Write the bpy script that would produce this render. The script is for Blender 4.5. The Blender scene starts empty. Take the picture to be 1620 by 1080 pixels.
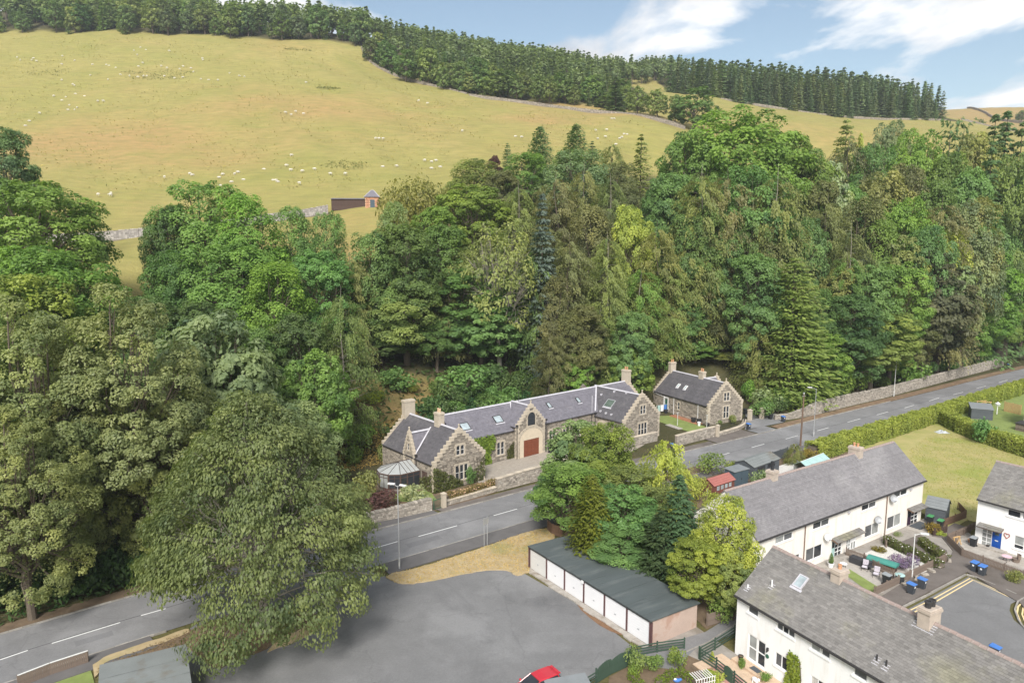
import bpy, math, random
import numpy as np
from mathutils import Matrix, Vector
SC = bpy.context.scene
COL = SC.collection
RAD = math.radians
# ------------------------------------------------------------------ camera, sky, sun, exposure
CAM_H, FOC, PITCH = 32.0, 1120.0, RAD(7.9)
cam_d = bpy.data.cameras.new('camera')
cam = bpy.data.objects.new('camera', cam_d)
COL.objects.link(cam)
cam.location = (0, 0, CAM_H)
cam.rotation_euler = (math.pi / 2 - PITCH, 0, 0)
cam_d.sensor_width = 36.0
cam_d.lens = FOC / 1620.0 * 36.0
cam_d.clip_start, cam_d.clip_end = 1.0, 20000.0
SC.camera = cam

SUN_DIR = Vector((-0.10, -0.76, 0.66)).normalized()      # towards the sun
SUN_STRENGTH, SUN_ANGLE, SKY_STRENGTH, EXPOSURE = 1.5, 18.0, 0.13, 1.80
world = bpy.data.worlds.new('World')
SC.world = world
world.use_nodes = True
wn, wl = world.node_tree.nodes, world.node_tree.links
wn.clear()
def N(nt, typ, **kw):
    n = nt.nodes.new(typ)
    for k, v in kw.items():
        if k.startswith('i_'):
            n.inputs[k[2:].replace('_', ' ')].default_value = v
        elif k[0] == 'n' and k[1:].isdigit():
            n.inputs[int(k[1:])].default_value = v
        else:
            setattr(n, k, v)
    return n
def build_world():
    nt = world.node_tree
    L = nt.links.new
    out = N(nt, 'ShaderNodeOutputWorld')
    bg = N(nt, 'ShaderNodeBackground')
    bg.inputs['Strength'].default_value = SKY_STRENGTH
    sky = N(nt, 'ShaderNodeTexSky', sky_type='NISHITA', sun_disc=False)
    sky.sun_elevation = math.asin(SUN_DIR.z)
    sky.sun_rotation = math.atan2(SUN_DIR.x, SUN_DIR.y)
    sky.air_density = 1.0
    sky.dust_density = 1.2
    sky.ozone_density = 1.6
    tc = N(nt, 'ShaderNodeTexCoord')
    sep = N(nt, 'ShaderNodeSeparateXYZ')
    L(tc.outputs['Generated'], sep.inputs[0])
    zz = N(nt, 'ShaderNodeMath', operation='MAXIMUM', n1=0.0)
    L(sep.outputs['Z'], zz.inputs[0])
    za = N(nt, 'ShaderNodeMath', operation='ADD', n1=0.16)
    L(zz.outputs[0], za.inputs[0])
    dx = N(nt, 'ShaderNodeMath', operation='DIVIDE')
    dy = N(nt, 'ShaderNodeMath', operation='DIVIDE')
    L(sep.outputs['X'], dx.inputs[0]); L(za.outputs[0], dx.inputs[1])
    L(sep.outputs['Y'], dy.inputs[0]); L(za.outputs[0], dy.inputs[1])
    cmb = N(nt, 'ShaderNodeCombineXYZ')
    L(dx.outputs[0], cmb.inputs[0]); L(dy.outputs[0], cmb.inputs[1])
    mp = N(nt, 'ShaderNodeMapping')
    mp.inputs['Location'].default_value = (CLOUD_OFF[0], CLOUD_OFF[1], 0.0)
    mp.inputs['Scale'].default_value = (1.0, 0.75, 1.0)
    L(cmb.outputs[0], mp.inputs['Vector'])
    no = N(nt, 'ShaderNodeTexNoise', i_Scale=CLOUD_SC, i_Detail=9.0, i_Roughness=0.56, i_Distortion=0.25)
    L(mp.outputs[0], no.inputs['Vector'])
    rp = N(nt, 'ShaderNodeValToRGB')
    rp.color_ramp.elements[0].position = 0.47
    rp.color_ramp.elements[1].position = 0.585
    L(no.outputs['Fac'], rp.inputs[0])
    mp2 = N(nt, 'ShaderNodeMapping')
    mp2.inputs['Location'].default_value = (CLOUD_OFF[0] + 0.07, CLOUD_OFF[1] + 0.22, 0.0)
    mp2.inputs['Scale'].default_value = (1.0, 0.75, 1.0)
    L(cmb.outputs[0], mp2.inputs['Vector'])
    no2 = N(nt, 'ShaderNodeTexNoise', i_Scale=CLOUD_SC, i_Detail=6.0, i_Roughness=0.56, i_Distortion=0.25)
    L(mp2.outputs[0], no2.inputs['Vector'])
    rp2 = N(nt, 'ShaderNodeValToRGB')
    rp2.color_ramp.elements[0].position = 0.44
    rp2.color_ramp.elements[0].color = (2.75, 2.73, 2.72, 1)
    rp2.color_ramp.elements[1].position = 0.70
    rp2.color_ramp.elements[1].color = (1.55, 1.6, 1.72, 1)
    L(no2.outputs['Fac'], rp2.inputs[0])
    # pale blue of the open sky
    blue = N(nt, 'ShaderNodeMix', data_type='RGBA', blend_type='MULTIPLY')
    blue.inputs[0].default_value = 1.0
    L(sky.outputs[0], blue.inputs[6])
    blue.inputs[7].default_value = SKY_TINT
    mx = N(nt, 'ShaderNodeMix', data_type='RGBA')
    L(rp.outputs[0], mx.inputs[0])
    L(blue.outputs[2], mx.inputs[6])
    L(rp2.outputs[0], mx.inputs[7])
    L(mx.outputs[2], bg.inputs['Color'])
    L(bg.outputs[0], out.inputs['Surface'])
CLOUD_OFF, CLOUD_SC = (3.4, 1.3), 2.0
SKY_TINT = (0.415, 0.385, 0.335, 1)
build_world()
sun_d = bpy.data.lights.new('sun', 'SUN')
sun_d.energy, sun_d.angle, sun_d.color = SUN_STRENGTH, RAD(SUN_ANGLE), (1.0, 0.972, 0.93)
sun = bpy.data.objects.new('sun', sun_d)
COL.objects.link(sun)
sun.rotation_euler = SUN_DIR.to_track_quat('Z', 'Y').to_euler()
SC.view_settings.view_transform = 'Standard'
SC.view_settings.look = 'None'
SC.view_settings.exposure = EXPOSURE
SC.view_settings.gamma = 1.0
SC.view_settings.use_curve_mapping = False
SC.cycles.max_bounces = 6
SC.cycles.diffuse_bounces = 4
SC.cycles.transparent_max_bounces = 6
SC.cycles.use_denoising = True
# ------------------------------------------------------------------ ground plan helpers
_sp, _cp = math.sin(PITCH), math.cos(PITCH)
def ray(px, py):
    a, b = (px - 810.0) / FOC, -(py - 540.0) / FOC
    return a, _cp + b * _sp, -_sp + b * _cp
def G(px, py, z=0.0):
    """plan position of a point of height z that was measured on the survey photo"""
    d = ray(px, py)
    t = (z - CAM_H) / d[2]
    return (t * d[0], t * d[1])
def DD(px, py, Y):
    d = ray(px, py)
    t = Y / d[1]
    return (t * d[0], Y, CAM_H + t * d[2])
# ------------------------------------------------------------------ mesh helpers
class MB:
    def __init__(s, M=None):
        s.v, s.f, s.m, s.t = [], [], [], []
        s.M = M
    def add(s, pts, faces, m=0, t=0.5):
        b = len(s.v)
        if s.M is not None:
            pts = [s.M @ Vector(p) for p in pts]
        s.v.extend([tuple(p) for p in pts])
        for f in faces:
            s.f.append([b + i for i in f]); s.m.append(m); s.t.append(t)
        return s
    def quad(s, a, b, c, d, m=0, t=0.5):
        return s.add([a, b, c, d], [(0, 1, 2, 3)], m, t)
    def poly(s, pts, m=0, t=0.5):
        return s.add(pts, [tuple(range(len(pts)))], m, t)
    def box(s, x0, x1, y0, y1, z0, z1, m=0, t=0.5):
        p = [(x0, y0, z0), (x1, y0, z0), (x1, y1, z0), (x0, y1, z0), (x0, y0, z1), (x1, y0, z1), (x1, y1, z1), (x0, y1, z1)]
        return s.add(p, [(3, 2, 1, 0), (4, 5, 6, 7), (0, 1, 5, 4), (1, 2, 6, 5), (2, 3, 7, 6), (3, 0, 4, 7)], m, t)
    def cbox(s, x0, x1, y0, y1, z0, z1, c=0.02, m=0, t=0.5):
        """box with chamfered top"""
        p = [(x0, y0, z0), (x1, y0, z0), (x1, y1, z0), (x0, y1, z0), (x0, y0, z1 - c), (x1, y0, z1 - c), (x1, y1, z1 - c), (x0, y1, z1 - c),
             (x0 + c, y0 + c, z1), (x1 - c, y0 + c, z1), (x1 - c, y1 - c, z1), (x0 + c, y1 - c, z1)]
        f = [(3, 2, 1, 0), (0, 1, 5, 4), (1, 2, 6, 5), (2, 3, 7, 6), (3, 0, 4, 7), (4, 5, 9, 8), (5, 6, 10, 9), (6, 7, 11, 10), (7, 4, 8, 11), (8, 9, 10, 11)]
        return s.add(p, f, m, t)
    def seg(s, a, b, w, z0, z1, m=0, t=0.5, za=0.0, zb=0.0):
        """wall-like box standing along the plan segment a->b"""
        d = Vector((b[0] - a[0], b[1] - a[1]))
        n = Vector((-d.y, d.x)).normalized() * (w / 2)
        p = [(a[0] - n.x, a[1] - n.y, z0 + za), (b[0] - n.x, b[1] - n.y, z0 + zb), (b[0] + n.x, b[1] + n.y, z0 + zb), (a[0] + n.x, a[1] + n.y, z0 + za),
             (a[0] - n.x, a[1] - n.y, z1 + za), (b[0] - n.x, b[1] - n.y, z1 + zb), (b[0] + n.x, b[1] + n.y, z1 + zb), (a[0] + n.x, a[1] + n.y, z1 + za)]
        return s.add(p, [(3, 2, 1, 0), (4, 5, 6, 7), (0, 1, 5, 4), (1, 2, 6, 5), (2, 3, 7, 6), (3, 0, 4, 7)], m, t)
    def prism(s, poly, z0, z1, m=0, t=0.5):
        n = len(poly)
        p = [(x, y, z0) for x, y in poly] + [(x, y, z1) for x, y in poly]
        f = [tuple(range(n - 1, -1, -1)), tuple(range(n, 2 * n))] + [(i, (i + 1) % n, n + (i + 1) % n, n + i) for i in range(n)]
        return s.add(p, f, m, t)
    def extr(s, pts, vec, m=0, t=0.5):
        n = len(pts)
        v = Vector(vec)
        p = [Vector(q) for q in pts] + [Vector(q) + v for q in pts]
        f = [tuple(range(n - 1, -1, -1)), tuple(range(n, 2 * n))] + [(i, (i + 1) % n, n + (i + 1) % n, n + i) for i in range(n)]
        return s.add(p, f, m, t)
    def tube(s, p0, p1, r0, r1=None, n=8, m=0, t=0.5, cap=True):
        r1 = r0 if r1 is None else r1
        a, b = Vector(p0), Vector(p1)
        d = (b - a).normalized()
        u = d.orthogonal().normalized()
        w = d.cross(u)
        pts = []
        for c, r in ((a, r0), (b, r1)):
            for i in range(n):
                q = 2 * math.pi * i / n
                pts.append(c + u * (r * math.cos(q)) + w * (r * math.sin(q)))
        f = [(i, (i + 1) % n, n + (i + 1) % n, n + i) for i in range(n)]
        if cap:
            f += [tuple(range(n - 1, -1, -1)), tuple(range(n, 2 * n))]
        return s.add(pts, f, m, t)
    def path(s, pts, r, n=6, m=0):
        for a, b in zip(pts, pts[1:]):
            s.tube(a, b, r, r, n, m)
        return s
    def lathe(s, prof, c=(0, 0, 0), n=12, m=0, t=0.5, a0=0.0, a1=2 * math.pi):
        """prof = [(r,z)...] turned about a vertical axis"""
        full = abs(a1 - a0 - 2 * math.pi) < 1e-6
        k = n if full else n + 1
        pts = []
        for r, z in prof:
            for i in range(k):
                q = a0 + (a1 - a0) * i / n
                pts.append((c[0] + r * math.cos(q), c[1] + r * math.sin(q), c[2] + z))
        f = []
        for j in range(len(prof) - 1):
            for i in range(n):
                i2 = (i + 1) % k
                f.append((j * k + i, j * k + i2, (j + 1) * k + i2, (j + 1) * k + i))
        return s.add(pts, f, m, t)
    def ball(s, c, r, n=10, k=6, m=0, t=0.5):
        rx, ry, rz = (r, r, r) if isinstance(r, (int, float)) else r
        pts, f = [], []
        for j in range(k + 1):
            th = math.pi * j / k
            for i in range(n):
                q = 2 * math.pi * i / n
                pts.append((c[0] + rx * math.sin(th) * math.cos(q), c[1] + ry * math.sin(th) * math.sin(q), c[2] + rz * math.cos(th)))
        for j in range(k):
            for i in range(n):
                f.append((j * n + i, (j + 1) * n + i, (j + 1) * n + (i + 1) % n, j * n + (i + 1) % n))
        return s.add(pts, f, m, t)
    def mesh(s, name, mats):
        me = bpy.data.meshes.new(name)
        me.from_pydata(s.v, [], s.f)
        for m in (mats if isinstance(mats, (list, tuple)) else [mats]):
            me.materials.append(m)
        if len(me.polygons):
            me.polygons.foreach_set('material_index', s.m)
            at = me.attributes.new('tint', 'FLOAT', 'FACE')
            at.data.foreach_set('value', s.t)
        me.update()
        return me
    def build(s, name, mats, parent=None, loc=None, rz=0.0, kind=None, smooth=False):
        me = s.mesh(name, mats)
        if smooth:
            me.polygons.foreach_set('use_smooth', [True] * len(me.polygons))
        return put(name, me, parent, loc, rz, kind)
def put(name, me, parent=None, loc=None, rz=0.0, kind=None, scale=None):
    o = bpy.data.objects.new(name, me)
    COL.objects.link(o)
    if parent is not None:
        o.parent = parent
    if loc is not None:
        o.location = loc
    if rz:
        o.rotation_euler = (0, 0, rz)
    if scale is not None:
        o.scale = scale
    if kind:
        o['kind'] = kind
    return o
def tag(o, label, cat, group=None):
    o['label'] = label
    o['category'] = cat
    if group:
        o['group'] = group
    return o
def thing(name, label, cat, loc=(0, 0, 0), rz=0.0, group=None):
    o = bpy.data.objects.new(name, None)
    o.empty_display_size = 0.3
    COL.objects.link(o)
    o.location = loc if len(loc) == 3 else (loc[0], loc[1], 0.0)
    o.rotation_euler = (0, 0, rz)
    return tag(o, label, cat, group)
KIDS = {}
def kids_of(o):
    return [c for c in COL.objects if c.parent is o]
def dup(root, loc, rz=None, label=None, group=None, scale=None):
    if root.name not in KIDS:
        a = kids_of(root)
        KIDS[root.name] = [(c, kids_of(c)) for c in a]
    r = root.copy(); COL.objects.link(r)
    r.location = loc if len(loc) == 3 else (loc[0], loc[1], 0.0)
    if rz is not None: r.rotation_euler = (0, 0, rz)
    if scale is not None: r.scale = scale
    if label: r['label'] = label
    if group: r['group'] = group
    for c, gs in KIDS[root.name]:
        k = c.copy(); COL.objects.link(k); k.parent = r
        for g in gs:
            q = g.copy(); COL.objects.link(q); q.parent = k
    return r
def W(x, y, a=0.0, z=0.0):
    """frame of a wall: local x along the wall, -y outward"""
    return Matrix.Translation((x, y, z)) @ Matrix.Rotation(a, 4, 'Z')
# ------------------------------------------------------------------ materials
def mat(name, col, rough=0.8, var=0.25, scale=3.0, bump=0.0, bscale=None, spec=0.3, metal=0.0, tint=0.0, col2=None, stretch=None, detail=6.0, stain=None, coord='Object', world=False):
    m = bpy.data.materials.new(name)
    m.use_nodes = True
    nt = m.node_tree
    L = nt.links.new
    b = nt.nodes['Principled BSDF']
    b.inputs['Roughness'].default_value = rough
    b.inputs['Specular IOR Level'].default_value = spec
    b.inputs['Metallic'].default_value = metal
    if world:
        vec = N(nt, 'ShaderNodeNewGeometry').outputs['Position']
    else:
        vec = N(nt, 'ShaderNodeTexCoord').outputs[coord]
    if stretch:
        mp = N(nt, 'ShaderNodeMapping')
        mp.inputs['Scale'].default_value = stretch
        L(vec, mp.inputs['Vector'])
        vec = mp.outputs[0]
    no = N(nt, 'ShaderNodeTexNoise', i_Scale=scale, i_Detail=detail, i_Roughness=0.62)
    L(vec, no.inputs['Vector'])
    mr = N(nt, 'ShaderNodeMapRange')
    mr.inputs['From Min'].default_value = 0.28; mr.inputs['From Max'].default_value = 0.72
    L(no.outputs['Fac'], mr.inputs['Value'])
    c2 = col2 if col2 else tuple(min(1.0, c * (1 + var)) for c in col)
    c1 = col if col2 else tuple(c * (1 - var) for c in col)
    mx = N(nt, 'ShaderNodeMix', data_type='RGBA')
    L(mr.outputs[0], mx.inputs[0])
    mx.inputs[6].default_value = (*c1, 1); mx.inputs[7].default_value = (*c2, 1)
    cur = mx.outputs[2]
    if stain:
        n2 = N(nt, 'ShaderNodeTexNoise', i_Scale=stain[1], i_Detail=5.0, i_Roughness=0.6)
        L(vec, n2.inputs['Vector'])
        r2 = N(nt, 'ShaderNodeMapRange')
        r2.inputs['From Min'].default_value = stain[2]; r2.inputs['From Max'].default_value = stain[2] + 0.14
        r2.inputs['To Max'].default_value = stain[3] if len(stain) > 3 else 0.8
        L(n2.outputs['Fac'], r2.inputs['Value'])
        m2 = N(nt, 'ShaderNodeMix', data_type='RGBA')
        L(r2.outputs[0], m2.inputs[0]); L(cur, m2.inputs[6]); m2.inputs[7].default_value = (*stain[0], 1)
        cur = m2.outputs[2]
    if tint:
        at = N(nt, 'ShaderNodeAttribute', attribute_name='tint')
        tr = N(nt, 'ShaderNodeMapRange')
        tr.inputs['To Min'].default_value = 1 - tint; tr.inputs['To Max'].default_value = 1 + tint
        L(at.outputs['Fac'], tr.inputs['Value'])
        m3 = N(nt, 'ShaderNodeVectorMath', operation='SCALE')
        L(cur, m3.inputs[0]); L(tr.outputs[0], m3.inputs['Scale'])
        cur = m3.outputs[0]
    L(cur, b.inputs['Base Color'])
    if bump:
        nb = N(nt, 'ShaderNodeTexNoise', i_Scale=bscale or scale * 6, i_Detail=4.0)
        L(vec, nb.inputs['Vector'])
        bp = N(nt, 'ShaderNodeBump', i_Strength=bump, i_Distance=0.05)
        L(nb.outputs['Fac'], bp.inputs['Height'])
        L(bp.outputs[0], b.inputs['Normal'])
    return m
def tarmac(name, base, seed):
    m = mat(name, base, 0.92, 0.10, 0.5, 0.3, 26, stain=(tuple(c * 1.36 for c in base), 0.12, 0.50, 0.75), world=True, detail=8.0)
    nt = m.node_tree; L = nt.links.new; b = nt.nodes['Principled BSDF']
    cur = b.inputs['Base Color'].links[0].from_socket
    pos = N(nt, 'ShaderNodeNewGeometry').outputs['Position']
    wv = N(nt, 'ShaderNodeTexNoise', i_Scale=0.25, i_Detail=5.0); L(pos, wv.inputs['Vector'])
    sc = N(nt, 'ShaderNodeVectorMath', operation='SCALE'); sc.inputs['Scale'].default_value = 5.0; L(wv.outputs['Color'], sc.inputs[0])
    ad = N(nt, 'ShaderNodeVectorMath', operation='ADD'); L(pos, ad.inputs[0]); L(sc.outputs[0], ad.inputs[1])
    vo = N(nt, 'ShaderNodeTexVoronoi', feature='DISTANCE_TO_EDGE'); vo.inputs['Scale'].default_value = 0.10; L(ad.outputs[0], vo.inputs['Vector'])
    cr = N(nt, 'ShaderNodeMapRange'); cr.inputs['From Min'].default_value = 0.004; cr.inputs['From Max'].default_value = 0.009; cr.inputs['To Min'].default_value = 0.16; cr.inputs['To Max'].default_value = 0.0
    L(vo.outputs['Distance'], cr.inputs['Value'])
    sp = N(nt, 'ShaderNodeTexNoise', i_Scale=0.07, i_Detail=7.0, i_Roughness=0.7, i_Distortion=1.2); L(pos, sp.inputs['Vector'])
    sr = N(nt, 'ShaderNodeMapRange'); sr.inputs['From Min'].default_value = 0.53; sr.inputs['From Max'].default_value = 0.70; sr.inputs['To Max'].default_value = 0.85; L(sp.outputs['Fac'], sr.inputs['Value'])
    m1 = N(nt, 'ShaderNodeMix', data_type='RGBA'); L(sr.outputs[0], m1.inputs[0]); L(cur, m1.inputs[6]); m1.inputs[7].default_value = (base[0] * .70, base[1] * .70, base[2] * .71, 1)
    m2 = N(nt, 'ShaderNodeMix', data_type='RGBA'); L(cr.outputs[0], m2.inputs[0]); L(m1.outputs[2], m2.inputs[6]); m2.inputs[7].default_value = (base[0] * .4, base[1] * .4, base[2] * .4, 1)
    fs = N(nt, 'ShaderNodeTexNoise', i_Scale=5.0, i_Detail=4.0, i_Roughness=0.8); L(pos, fs.inputs['Vector'])
    fr = N(nt, 'ShaderNodeMapRange'); fr.inputs['From Min'].default_value = 0.25; fr.inputs['From Max'].default_value = 0.75; fr.inputs['To Min'].default_value = 0.86; fr.inputs['To Max'].default_value = 1.14; L(fs.outputs['Fac'], fr.inputs['Value'])
    m3 = N(nt, 'ShaderNodeVectorMath', operation='SCALE'); L(m2.outputs[2], m3.inputs[0]); L(fr.outputs[0], m3.inputs['Scale'])
    L(m3.outputs[0], b.inputs['Base Color'])
    return m
def glass_mat(name, col, rough=0.08):
    m = bpy.data.materials.new(name); m.use_nodes = True
    nt = m.node_tree; b = nt.nodes['Principled BSDF']
    no = N(nt, 'ShaderNodeTexNoise', i_Scale=1.3, i_Detail=2.0)
    nt.links.new(N(nt, 'ShaderNodeTexCoord').outputs['Object'], no.inputs['Vector'])
    mx = N(nt, 'ShaderNodeMix', data_type='RGBA')
    nt.links.new(no.outputs['Fac'], mx.inputs[0])
    mx.inputs[6].default_value = (*[c * 0.5 for c in col], 1); mx.inputs[7].default_value = (*[c * 1.5 for c in col], 1)
    nt.links.new(mx.outputs[2], b.inputs['Base Color'])
    b.inputs['Roughness'].default_value = rough
    b.inputs['Specular IOR Level'].default_value = 0.35
    return m
def foliage_mat(name, trans=0.40, rough=0.5, spec=0.3):
    """leaf colour = the tree's own object colour, varied leaf by leaf"""
    m = bpy.data.materials.new(name); m.use_nodes = True
    nt = m.node_tree; L = nt.links.new
    b = nt.nodes['Principled BSDF']; out = nt.nodes['Material Output']
    b.inputs['Roughness'].default_value = rough
    b.inputs['Specular IOR Level'].default_value = spec
    oi = N(nt, 'ShaderNodeObjectInfo')
    at = N(nt, 'ShaderNodeAttribute', attribute_name='tint')
    lo = N(nt, 'ShaderNodeMix', data_type='RGBA', blend_type='MULTIPLY'); lo.inputs[0].default_value = 1
    hi = N(nt, 'ShaderNodeMix', data_type='RGBA', blend_type='MULTIPLY'); hi.inputs[0].default_value = 1
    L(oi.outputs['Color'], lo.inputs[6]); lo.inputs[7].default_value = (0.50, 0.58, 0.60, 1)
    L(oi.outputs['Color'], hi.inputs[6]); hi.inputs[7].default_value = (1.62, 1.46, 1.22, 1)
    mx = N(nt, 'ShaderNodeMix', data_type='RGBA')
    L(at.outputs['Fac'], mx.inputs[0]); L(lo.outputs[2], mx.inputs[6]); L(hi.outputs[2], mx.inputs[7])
    L(mx.outputs[2], b.inputs['Base Color'])
    tr = N(nt, 'ShaderNodeBsdfTranslucent')
    tc = N(nt, 'ShaderNodeMix', data_type='RGBA', blend_type='MULTIPLY'); tc.inputs[0].default_value = 1
    L(mx.outputs[2], tc.inputs[6]); tc.inputs[7].default_value = (1.25, 1.35, 0.7, 1)
    L(tc.outputs[2], tr.inputs['Color'])
    ms = N(nt, 'ShaderNodeMixShader'); ms.inputs[0].default_value = trans
    L(b.outputs[0], ms.inputs[1]); L(tr.outputs[0], ms.inputs[2]); L(ms.outputs[0], out.inputs['Surface'])
    return m
M = {}
def mk(k, *a, **kw):
    M[k] = mat(k, *a, **kw)
M['asphalt'] = tarmac('asphalt', (0.198, 0.196, 0.197), 1)
M['asphalt_worn'] = tarmac('asphalt_worn', (0.178, 0.177, 0.176), 2)
M['patch'] = tarmac('patch', (0.165, 0.164, 0.167), 3)
mk('pavement', (0.135, 0.128, 0.125), 0.92, 0.12, 0.8, 0.3, 22, world=True)
mk('pavement_brown', (0.155, 0.135, 0.12), 0.92, 0.16, 0.6, 0.3, 22, stain=((0.10, 0.085, 0.07), 0.25, 0.52, 0.6), world=True)
mk('kerb', (0.30, 0.28, 0.25), 0.9, 0.2, 2.0, 0.2, 18, tint=0.18, world=True)
mk('paint_white', (0.72, 0.72, 0.70), 0.7, 0.10, 6.0, stain=((0.40, 0.39, 0.37), 3.0, 0.56, 0.6), world=True)
mk('paint_yellow', (0.74, 0.58, 0.30), 0.75, 0.12, 6.0, stain=((0.45, 0.39, 0.30), 2.0, 0.58, 0.6), world=True)
mk('dry_grass', (0.37, 0.28, 0.15), 0.95, 0.2, 0.9, 0.5, 14, col2=(0.48, 0.385, 0.235), stain=((0.26, 0.255, 0.10), 0.22, 0.52, 0.7), world=True)
mk('lawn', (0.275, 0.285, 0.085), 0.95, 0.2, 0.3, 0.4, 12, col2=(0.44, 0.36, 0.165), stain=((0.25, 0.29, 0.06), 0.1, 0.50, 0.75), world=True)
mk('green_lawn', (0.20, 0.25, 0.075), 0.95, 0.2, 0.8, 0.4, 14, world=True)
mk('soil', (0.16, 0.115, 0.075), 0.95, 0.3, 1.2, 0.5, 10, world=True)
mk('white_gravel', (0.60, 0.58, 0.54), 0.95, 0.2, 9.0, 0.5, 20, world=True)
mk('drive_gravel', (0.34, 0.30, 0.25), 0.95, 0.18, 2.0, 0.5, 14, stain=((0.25, 0.21, 0.17), 0.4, 0.54, 0.6), world=True)
mk('slab', (0.40, 0.37, 0.33), 0.9, 0.15, 2.5, 0.2, 15, tint=0.16, world=True)
mk('slab_buff', (0.56, 0.42, 0.30), 0.9, 0.1, 2.5, 0.1, 15, tint=0.12, world=True)
mk('slab_pink', (0.46, 0.25, 0.215), 0.9, 0.1, 2.5, 0.1, 15, tint=0.12, world=True)
mk('concrete', (0.37, 0.34, 0.30), 0.92, 0.2, 1.5, 0.3, 10, stain=((0.22, 0.18, 0.14), 1.0, 0.52, 0.7))
mk('mortar', (0.24, 0.21, 0.175), 0.95, 0.2, 2.0, 0.2)
mk('rubble', (0.285, 0.25, 0.205), 0.92, 0.22, 5.0, 0.3, 14, tint=0.42)
mk('wall_rubble', (0.33, 0.295, 0.25), 0.92, 0.25, 4.0, 0.3, 14, tint=0.38, stain=((0.42, 0.41, 0.36), 1.6, 0.58, 0.7))
mk('dressed', (0.475, 0.412, 0.325), 0.9, 0.12, 4.0, 0.15, 12, tint=0.2, stain=((0.33, 0.29, 0.235), 2.0, 0.55, 0.6))
mk('slate', (0.165, 0.157, 0.178), 0.7, 0.10, 0.6, 0.0, tint=0.16, spec=0.35, stain=((0.20, 0.187, 0.20), 0.7, 0.55, 0.7))
mk('slate_dark', (0.105, 0.10, 0.107), 0.72, 0.12, 0.6, 0.0, tint=0.18, spec=0.3, stain=((0.14, 0.132, 0.132), 0.6, 0.55, 0.7))
mk('roof_tile', (0.20, 0.19, 0.178), 0.88, 0.14, 0.45, 0.0, tint=0.22, stain=((0.215, 0.205, 0.14), 0.22, 0.50, 0.75))
mk('roof_tile_grey', (0.205, 0.196, 0.20), 0.88, 0.12, 0.35, 0.0, tint=0.14, stain=((0.27, 0.26, 0.26), 0.2, 0.52, 0.75))
mk('lead', (0.50, 0.49, 0.52), 0.6, 0.12, 2.0)
mk('felt', (0.088, 0.104, 0.104), 0.85, 0.12, 0.4, 0.15, 10, stain=((0.15, 0.165, 0.16), 0.5, 0.52, 0.6), stretch=(2.2, 0.35, 1))
mk('render_white', (0.83, 0.83, 0.815), 0.9, 0.03, 0.6, 0.12, 12, stain=((0.70, 0.67, 0.61), 0.9, 0.52, 0.55), stretch=(1.6, 1.6, .28))
mk('render_cream', (0.80, 0.755, 0.69), 0.9, 0.03, 0.6, 0.12, 12, stain=((0.66, 0.58, 0.49), 0.9, 0.52, 0.55), stretch=(1.6, 1.6, .28))
mk('render_pink', (0.50, 0.385, 0.325), 0.92, 0.12, 0.7, 0.3, 12, stain=((0.40, 0.25, 0.19), 0.7, 0.54, 0.8))
mk('upvc', (0.84, 0.84, 0.83), 0.45, 0.03, 2.0)
mk('white_paint', (0.74, 0.73, 0.71), 0.6, 0.05, 2.0)
mk('garage_door', (0.74, 0.74, 0.75), 0.5, 0.03, 1.0)
mk('garage_door_grey', (0.62, 0.61, 0.585), 0.6, 0.05, 1.0)
mk('post_brown', (0.115, 0.06, 0.06), 0.7, 0.2, 4.0)
mk('gutter', (0.045, 0.043, 0.043), 0.6, 0.1, 4.0)
mk('wood_red', (0.20, 0.062, 0.032), 0.55, 0.25, 2.0, stretch=(1, 1, 6))
mk('wood_brown', (0.17, 0.105, 0.07), 0.85, 0.25, 3.0, tint=0.25)
mk('wood_fence', (0.20, 0.155, 0.125), 0.9, 0.25, 3.0, tint=0.3)
mk('wood_dark', (0.085, 0.055, 0.045), 0.85, 0.3, 3.0, tint=0.2)
mk('wood_new', (0.52, 0.34, 0.16), 0.8, 0.15, 3.0, tint=0.2)
mk('shed_red', (0.175, 0.07, 0.052), 0.8, 0.15, 2.0, tint=0.15)
mk('shed_roof_red', (0.36, 0.135, 0.115), 0.85, 0.12, 1.2)
mk('shed_blue', (0.07, 0.10, 0.125), 0.6, 0.1, 1.2)
mk('shed_grey', (0.085, 0.095, 0.105), 0.7, 0.12, 1.2, tint=0.1)
mk('shed_roof_grey', (0.20, 0.215, 0.22), 0.8, 0.1, 1.0)
mk('fence_green', (0.05, 0.085, 0.06), 0.8, 0.15, 2.0, tint=0.15)
mk('metal_grey', (0.42, 0.43, 0.44), 0.45, 0.1, 2.0, metal=0.3)
mk('metal_pale', (0.62, 0.62, 0.60), 0.5, 0.08, 2.0)
mk('iron', (0.03, 0.03, 0.033), 0.5, 0.1, 2.0)
mk('pole_wood', (0.16, 0.105, 0.075), 0.85, 0.25, 2.0, stretch=(3, 3, 0.4))
mk('chimney_render', (0.46, 0.39, 0.325), 0.92, 0.15, 2.0, stain=((0.30, 0.26, 0.23), 1.2, 0.55, 0.7))
mk('clay', (0.50, 0.27, 0.15), 0.8, 0.15, 3.0, tint=0.15)
mk('tarp', (0.42, 0.44, 0.45), 0.5, 0.15, 2.0)
mk('clay_buff', (0.58, 0.42, 0.27), 0.8, 0.15, 3.0)
mk('brick', (0.40, 0.20, 0.125), 0.9, 0.2, 4.0, tint=0.35)
mk('bin_body', (0.055, 0.062, 0.072), 0.55, 0.08, 2.0)
mk('bin_black', (0.03, 0.032, 0.035), 0.55, 0.08, 2.0)
mk('bin_blue', (0.065, 0.185, 0.50), 0.45, 0.08, 2.0)
mk('bin_green', (0.07, 0.26, 0.10), 0.5, 0.08, 2.0)
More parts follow.
